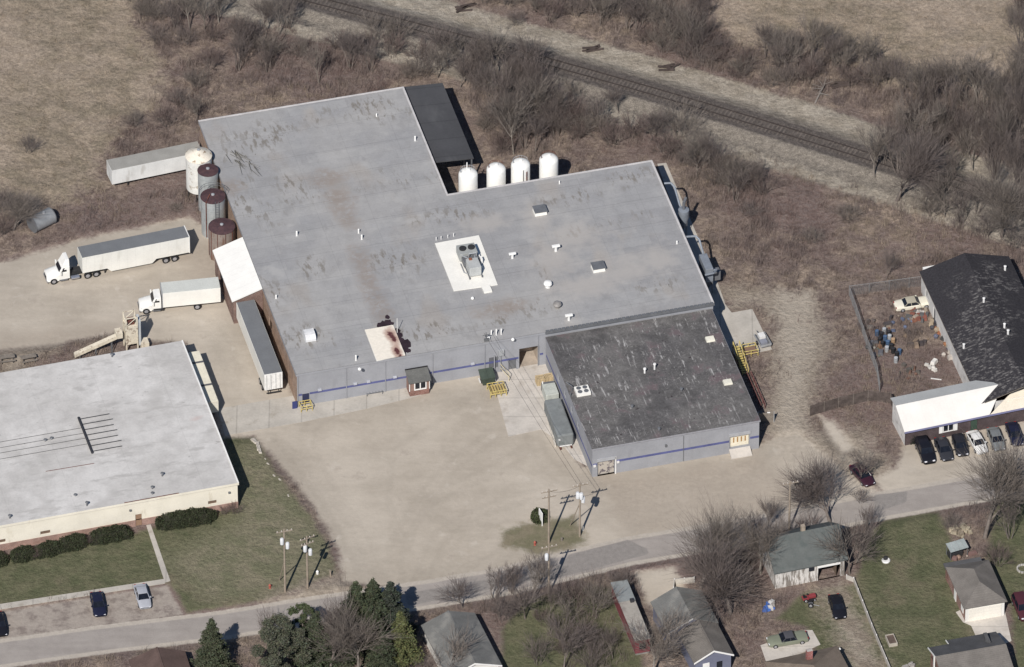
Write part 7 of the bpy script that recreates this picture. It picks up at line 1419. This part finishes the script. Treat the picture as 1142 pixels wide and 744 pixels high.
def hedge(label, pa, pb, w_, h, base, seed, group=None, name='hedge', gap=.25, cat='hedge'):
    a, b_ = P(*pa, 0), P(*pb, 0); L = np.linalg.norm((b_ - a)[:2]); ang = math.atan2(*(b_ - a)[:2][::-1]); g = np.random.default_rng(seed)
    th = thing(name, label, cat, (a[0], a[1], 0), ang, group)
    n = int(max(600, L * w_ * 420)); d = g.normal(size=(n, 3)); d /= np.linalg.norm(d, axis=1)[:, None]; d[:, 2] = np.abs(d[:, 2]); q = 3.2
    s = (np.abs(d) ** q).sum(1) ** (-1 / q); C = d * s[:, None] * g.uniform(.80, 1.05, n)[:, None]; lump = 1 + .12 * np.sin(C[:, 0] * L * 1.7 + seed) * np.cos(C[:, 1] * 3)
    C = C * np.array([L / 2, w_ / 2, h]) * lump[:, None] + [L / 2, 0, 0]; V, Fq = leaf_faces(C, .11, g, 1); mesh_np('foliage', V, Fq, leafm, th, None, tint_(base, n, g, .35))
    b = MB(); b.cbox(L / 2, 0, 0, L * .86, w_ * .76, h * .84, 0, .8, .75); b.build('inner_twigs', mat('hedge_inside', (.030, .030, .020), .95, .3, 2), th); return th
hg = (.040, .046, .026)
hedge('rounded dark hedge right of the brown door of the pale plant', (174, 588), (239, 578), 2.4, 1.8, hg, 1)
hedge('clipped dark hedge just left of the brown door of the pale plant', (99, 605), (147, 596), 2.2, 1.7, hg, 2)
hedge('clipped dark hedge second to the left of the plant door', (66, 613), (97, 606), 2.2, 1.7, hg, 3)
hedge('clipped dark hedge third to the left of the plant door', (40, 620), (68, 613), 2.2, 1.6, hg, 4)
hedge('clipped dark hedge fourth to the left of the plant door', (12, 625), (40, 619), 2.2, 1.6, hg, 5)
hedge('clipped dark hedge at the left edge of the photo before the plant', (-22, 632), (8, 626), 2.2, 1.6, hg, 7)
hedge('round dark green bush round the white sign on the grass island', (593, 579), (612, 578), 2.3, 1.3, (.052, .062, .030), 6, None, 'round_bush', cat='bush')
hedge('dark round bush at the left corner of the brick office', (1013, 493), (1024, 491), 1.6, 1.7, (.026, .028, .026), 8, None, 'round_bush', cat='bush')
for x, y, s, lb in ((262, 572, 1.5, 'twiggy pinkish shrub at the right corner of the pale plant'), (250, 574, 1.1, 'low twiggy shrub beside the rounded hedge'), (98, 606, 1.3, 'thin bare shrub between the hedges left of the door'), (40, 622, 1.3, 'thin bare shrub further left between the hedges')): plant_tree('shr1', x, y, s * 1.3, s, lb, None)

# ground cover that nobody could count: weeds, brush and grass
def rand_pts(n, x0=-80, x1=80, y0=-76, y1=92): return rng.uniform(x0, x1, n), rng.uniform(y0, y1, n)
def grid_val(k, x, y):
    i = np.clip(np.searchsorted(ax, x) - 1, 0, ng - 2); j = np.clip(np.searchsorted(ax, y) - 1, 0, ng - 2); return SD[k].reshape(ng, ng)[j, i]
def gzv(x, y):
    i = np.clip(np.searchsorted(ax, x) - 1, 0, ng - 2); j = np.clip(np.searchsorted(ax, y) - 1, 0, ng - 2); return gz.reshape(ng, ng)[j, i]
BLD = [[F.w(-.5, -.5)[:2], F.w(64, -.5)[:2], F.w(64, 33)[:2], F.w(40, 40)[:2], F.w(40, 59)[:2], F.w(-.5, 58.5)[:2]], [F.w(35, -26)[:2], F.w(61, -26)[:2], F.w(61, 0)[:2], F.w(35, 0)[:2]],
       [F3.w(-70, -3)[:2], F3.w(5, -3)[:2], F3.w(5, LV + 1)[:2], F3.w(-70, LV + 1)[:2]], [Fw.w(-.5, -8)[:2], Fw.w(14, -8)[:2], Fw.w(14, wl_ + 2 if False else 22)[:2], Fw.w(-.5, 22)[:2]],
       G([(990, 480), (1160, 450), (1160, 520), (1010, 530)]), G([(470, 760), (470, 700), (505, 690), (545, 690), (565, 760)]), G([(725, 760), (720, 690), (785, 672), (822, 735), (822, 760)]), G([(682, 672), (702, 665), (726, 730), (705, 735)]), G([(848, 670), (850, 610), (935, 600), (945, 655)]), G([(1057, 650), (1105, 640), (1128, 690), (1130, 720), (1070, 700)]), G([(1025, 760), (1028, 735), (1142, 715), (1160, 760)]), G([(118, 205), (225, 180), (225, 205), (126, 218)])]
SLABS = [G([(243, 456), (330, 441), (470, 424), (470, 441), (336, 471), (251, 486)]), G([(547, 405), (604, 395), (616, 400), (660, 525), (628, 510), (604, 481), (565, 489)]), G([(728, 180), (743, 182), (802, 320), (809, 340), (839, 345), (861, 390), (833, 397), (795, 372)]), G([(848, 720), (897, 703), (906, 703), (915, 719), (880, 735), (862, 760)])]
BLD += SLABS
def free_of_buildings(x, y): return np.max([sdf(x, y, b_) for b_ in BLD], axis=0) < -.3
def scrub_mask(x, y, margin=.4):
    m = free_of_buildings(x, y)
    for k in ('gravel', 'road', 'lot', 'lawn', 'island'): m &= grid_val(k, x, y) < -margin
    t_ = grid_val('track', x, y); m &= (t_ < -8.4 + 1.5 * (vnoise(x + 300, y + 300, 2.5, 9) - .5) * 2) | (t_ > 7.0 + 2.5 * (vnoise(x + 300, y + 300, 2.5, 8) - .5)); return m
def blades(x, y, nper, hmin, hmax, spread, width, lean, base_cols, name, m, label=None, colnoise=None):
    n = len(x); N = n * nper; bx = np.repeat(x, nper) + rng.normal(0, spread, N); by = np.repeat(y, nper) + rng.normal(0, spread, N); bz = gzv(bx, by) - .03
    a = rng.uniform(0, 6.28, N); l = rng.uniform(0, lean, N); h = np.repeat(rng.uniform(hmin, hmax, n), nper) * rng.uniform(.6, 1.1, N)
    tipx, tipy, tz = bx + np.cos(a) * l * h, by + np.sin(a) * l * h, bz + h * np.sqrt(np.clip(1 - (l * .6) ** 2, .1, 1)); a2 = rng.uniform(0, 6.28, N); w_ = width * rng.uniform(.6, 1.3, N)
    V = np.stack([np.c_[bx - np.cos(a2) * w_, by - np.sin(a2) * w_, bz], np.c_[bx + np.cos(a2) * w_, by + np.sin(a2) * w_, bz], np.c_[tipx, tipy, tz]], 1).reshape(-1, 3)
    ci = colnoise if colnoise is not None else rng.random(n); C = np.array(base_cols); f = np.clip(ci, 0, .999) * (len(C) - 1); i = f.astype(int); cc_ = C[i] * (1 - (f - i))[:, None] + C[np.minimum(i + 1, len(C) - 1)] * (f - i)[:, None]
    cc_ = np.repeat(cc_ * rng.uniform(.75, 1.25, n)[:, None], nper, 0) * rng.uniform(.8, 1.2, N)[:, None]
    o = mesh_np(name, V, np.arange(3 * N).reshape(-1, 3), m, None, None, np.repeat(cc_, 3, 0)); o['kind'] = 'stuff'; return o
weedm = tinted('dry_weeds', .95, .05)
x, y = rand_pts(30000); m_ = scrub_mask(x, y) & (grid_val('straw', x, y) < -.5); keep = m_ & (vnoise(x + 300, y + 300, 6, 3) * .6 + vnoise(x + 300, y + 300, 2.2, 4) * .4 > .30) & ((grid_val('dirt', x, y) < 0) | (rng.random(len(x)) < .12)); x, y = x[keep], y[keep]
cn = np.clip(vnoise(x + 300, y + 300, 8, 5) * 1.1 - .25 + vnoise(x + 300, y + 300, 2.2, 35) * .45 + rng.normal(0, .12, len(x)), 0, 1)
o = blades(x, y, 15, .35, 1.25, .28, .020, .75, [(.185, .132, .120), (.180, .140, .124), (.220, .175, .142), (.30, .245, .188)], 'dry_brush', weedm, colnoise=cn); tag(o, 'dry brown weeds and brush covering the rough ground round the railway', 'brush')
THICK = [G([(150, -30), (260, -10), (275, 25), (330, 62), (430, 74), (470, 82), (540, 78), (610, 108), (650, 128), (720, 146), (790, 174), (850, 205), (880, 235), (830, 290), (800, 250), (745, 190), (700, 165), (640, 165), (600, 185), (520, 165), (500, 95), (440, 85), (330, 95), (240, 115), (225, 140), (180, 160), (150, 130), (200, 90), (165, 40)]),
         G([(520, -30), (800, -30), (790, 40), (840, 55), (900, 50), (960, 70), (1010, 95), (1142, 90), (1260, 120), (1260, 300), (1142, 290), (1060, 270), (960, 235), (965, 130), (900, 105), (850, 100), (740, 70), (640, 40), (540, 15)]), G([(500, 650), (620, 628), (700, 640), (690, 744), (640, 744), (580, 700)]), G([(745, 625), (850, 600), (985, 560), (985, 600), (945, 600), (855, 640), (850, 744), (770, 680)])]
def thick_at(x, y): return np.max([sdf(x, y, p) for p in THICK], axis=0)
x, y = rand_pts(20000); m_ = free_of_buildings(x, y) & (grid_val('gravel', x, y) < -1) & (grid_val('road', x, y) < -.5) & (np.abs(grid_val('track', x, y) + .5) > 7.0); tk = thick_at(x, y)
keep = m_ & (tk + (vnoise(x + 300, y + 300, 6, 6) - .5) * 9 > 0) & (vnoise(x + 300, y + 300, 2.6, 16) > .36); keep |= scrub_mask(x, y, 1.0) & (grid_val('straw', x, y) < -1.5) & (grid_val('dirt', x, y) < -1) & (vnoise(x + 300, y + 300, 5, 26) > .70); x, y = x[keep], y[keep]
o = blades(x, y, 17, .8, 2.9, .45, .020, .60, [(.150, .122, .118), (.175, .140, .128), (.215, .178, .152)], 'bramble_thicket', weedm, colnoise=vnoise(x + 300, y + 300, 4, 7)); tag(o, 'low purple brown brambles growing between the trees of the thicket', 'brambles')
x, y = rand_pts(26000); keep = free_of_buildings(x, y) & (grid_val('straw', x, y) > -1.5) & (grid_val('gravel', x, y) < -.5); x, y = x[keep], y[keep]; cn = np.clip(vnoise(x + 300, y + 300, 8, 12) * 1.2 - .1 + rng.normal(0, .12, len(x)), 0, 1)
o = blades(x, y, 10, .2, .65, .26, .024, .9, [(.220, .185, .132), (.295, .240, .180), (.345, .285, .220)], 'field_grass', weedm, colnoise=cn); tag(o, 'long dry straw coloured grass of the two open fields', 'grass')
x, y = rand_pts(13000); keep = free_of_buildings(x, y) & ((grid_val('lawn', x, y) > .1) | (grid_val('island', x, y) > .3)); x, y = x[keep], y[keep]
o = blades(x, y, 8, .05, .12, .2, .020, .6, [(.095, .100, .056), (.150, .142, .088), (.225, .195, .138)], 'lawn_grass', weedm, colnoise=np.clip(vnoise(x + 300, y + 300, 6, 13) * .6 + rng.normal(0, .15, len(x)) + np.clip(grid_val('dryturf', x, y) * .1 + .2, 0, .5), 0, 1)); tag(o, 'short green grass of the lawns', 'grass')
for k, th in VAR.items():
    if k not in USED:
        for c_ in list(th.children): bpy.data.objects.remove(c_)
        bpy.data.objects.remove(th)
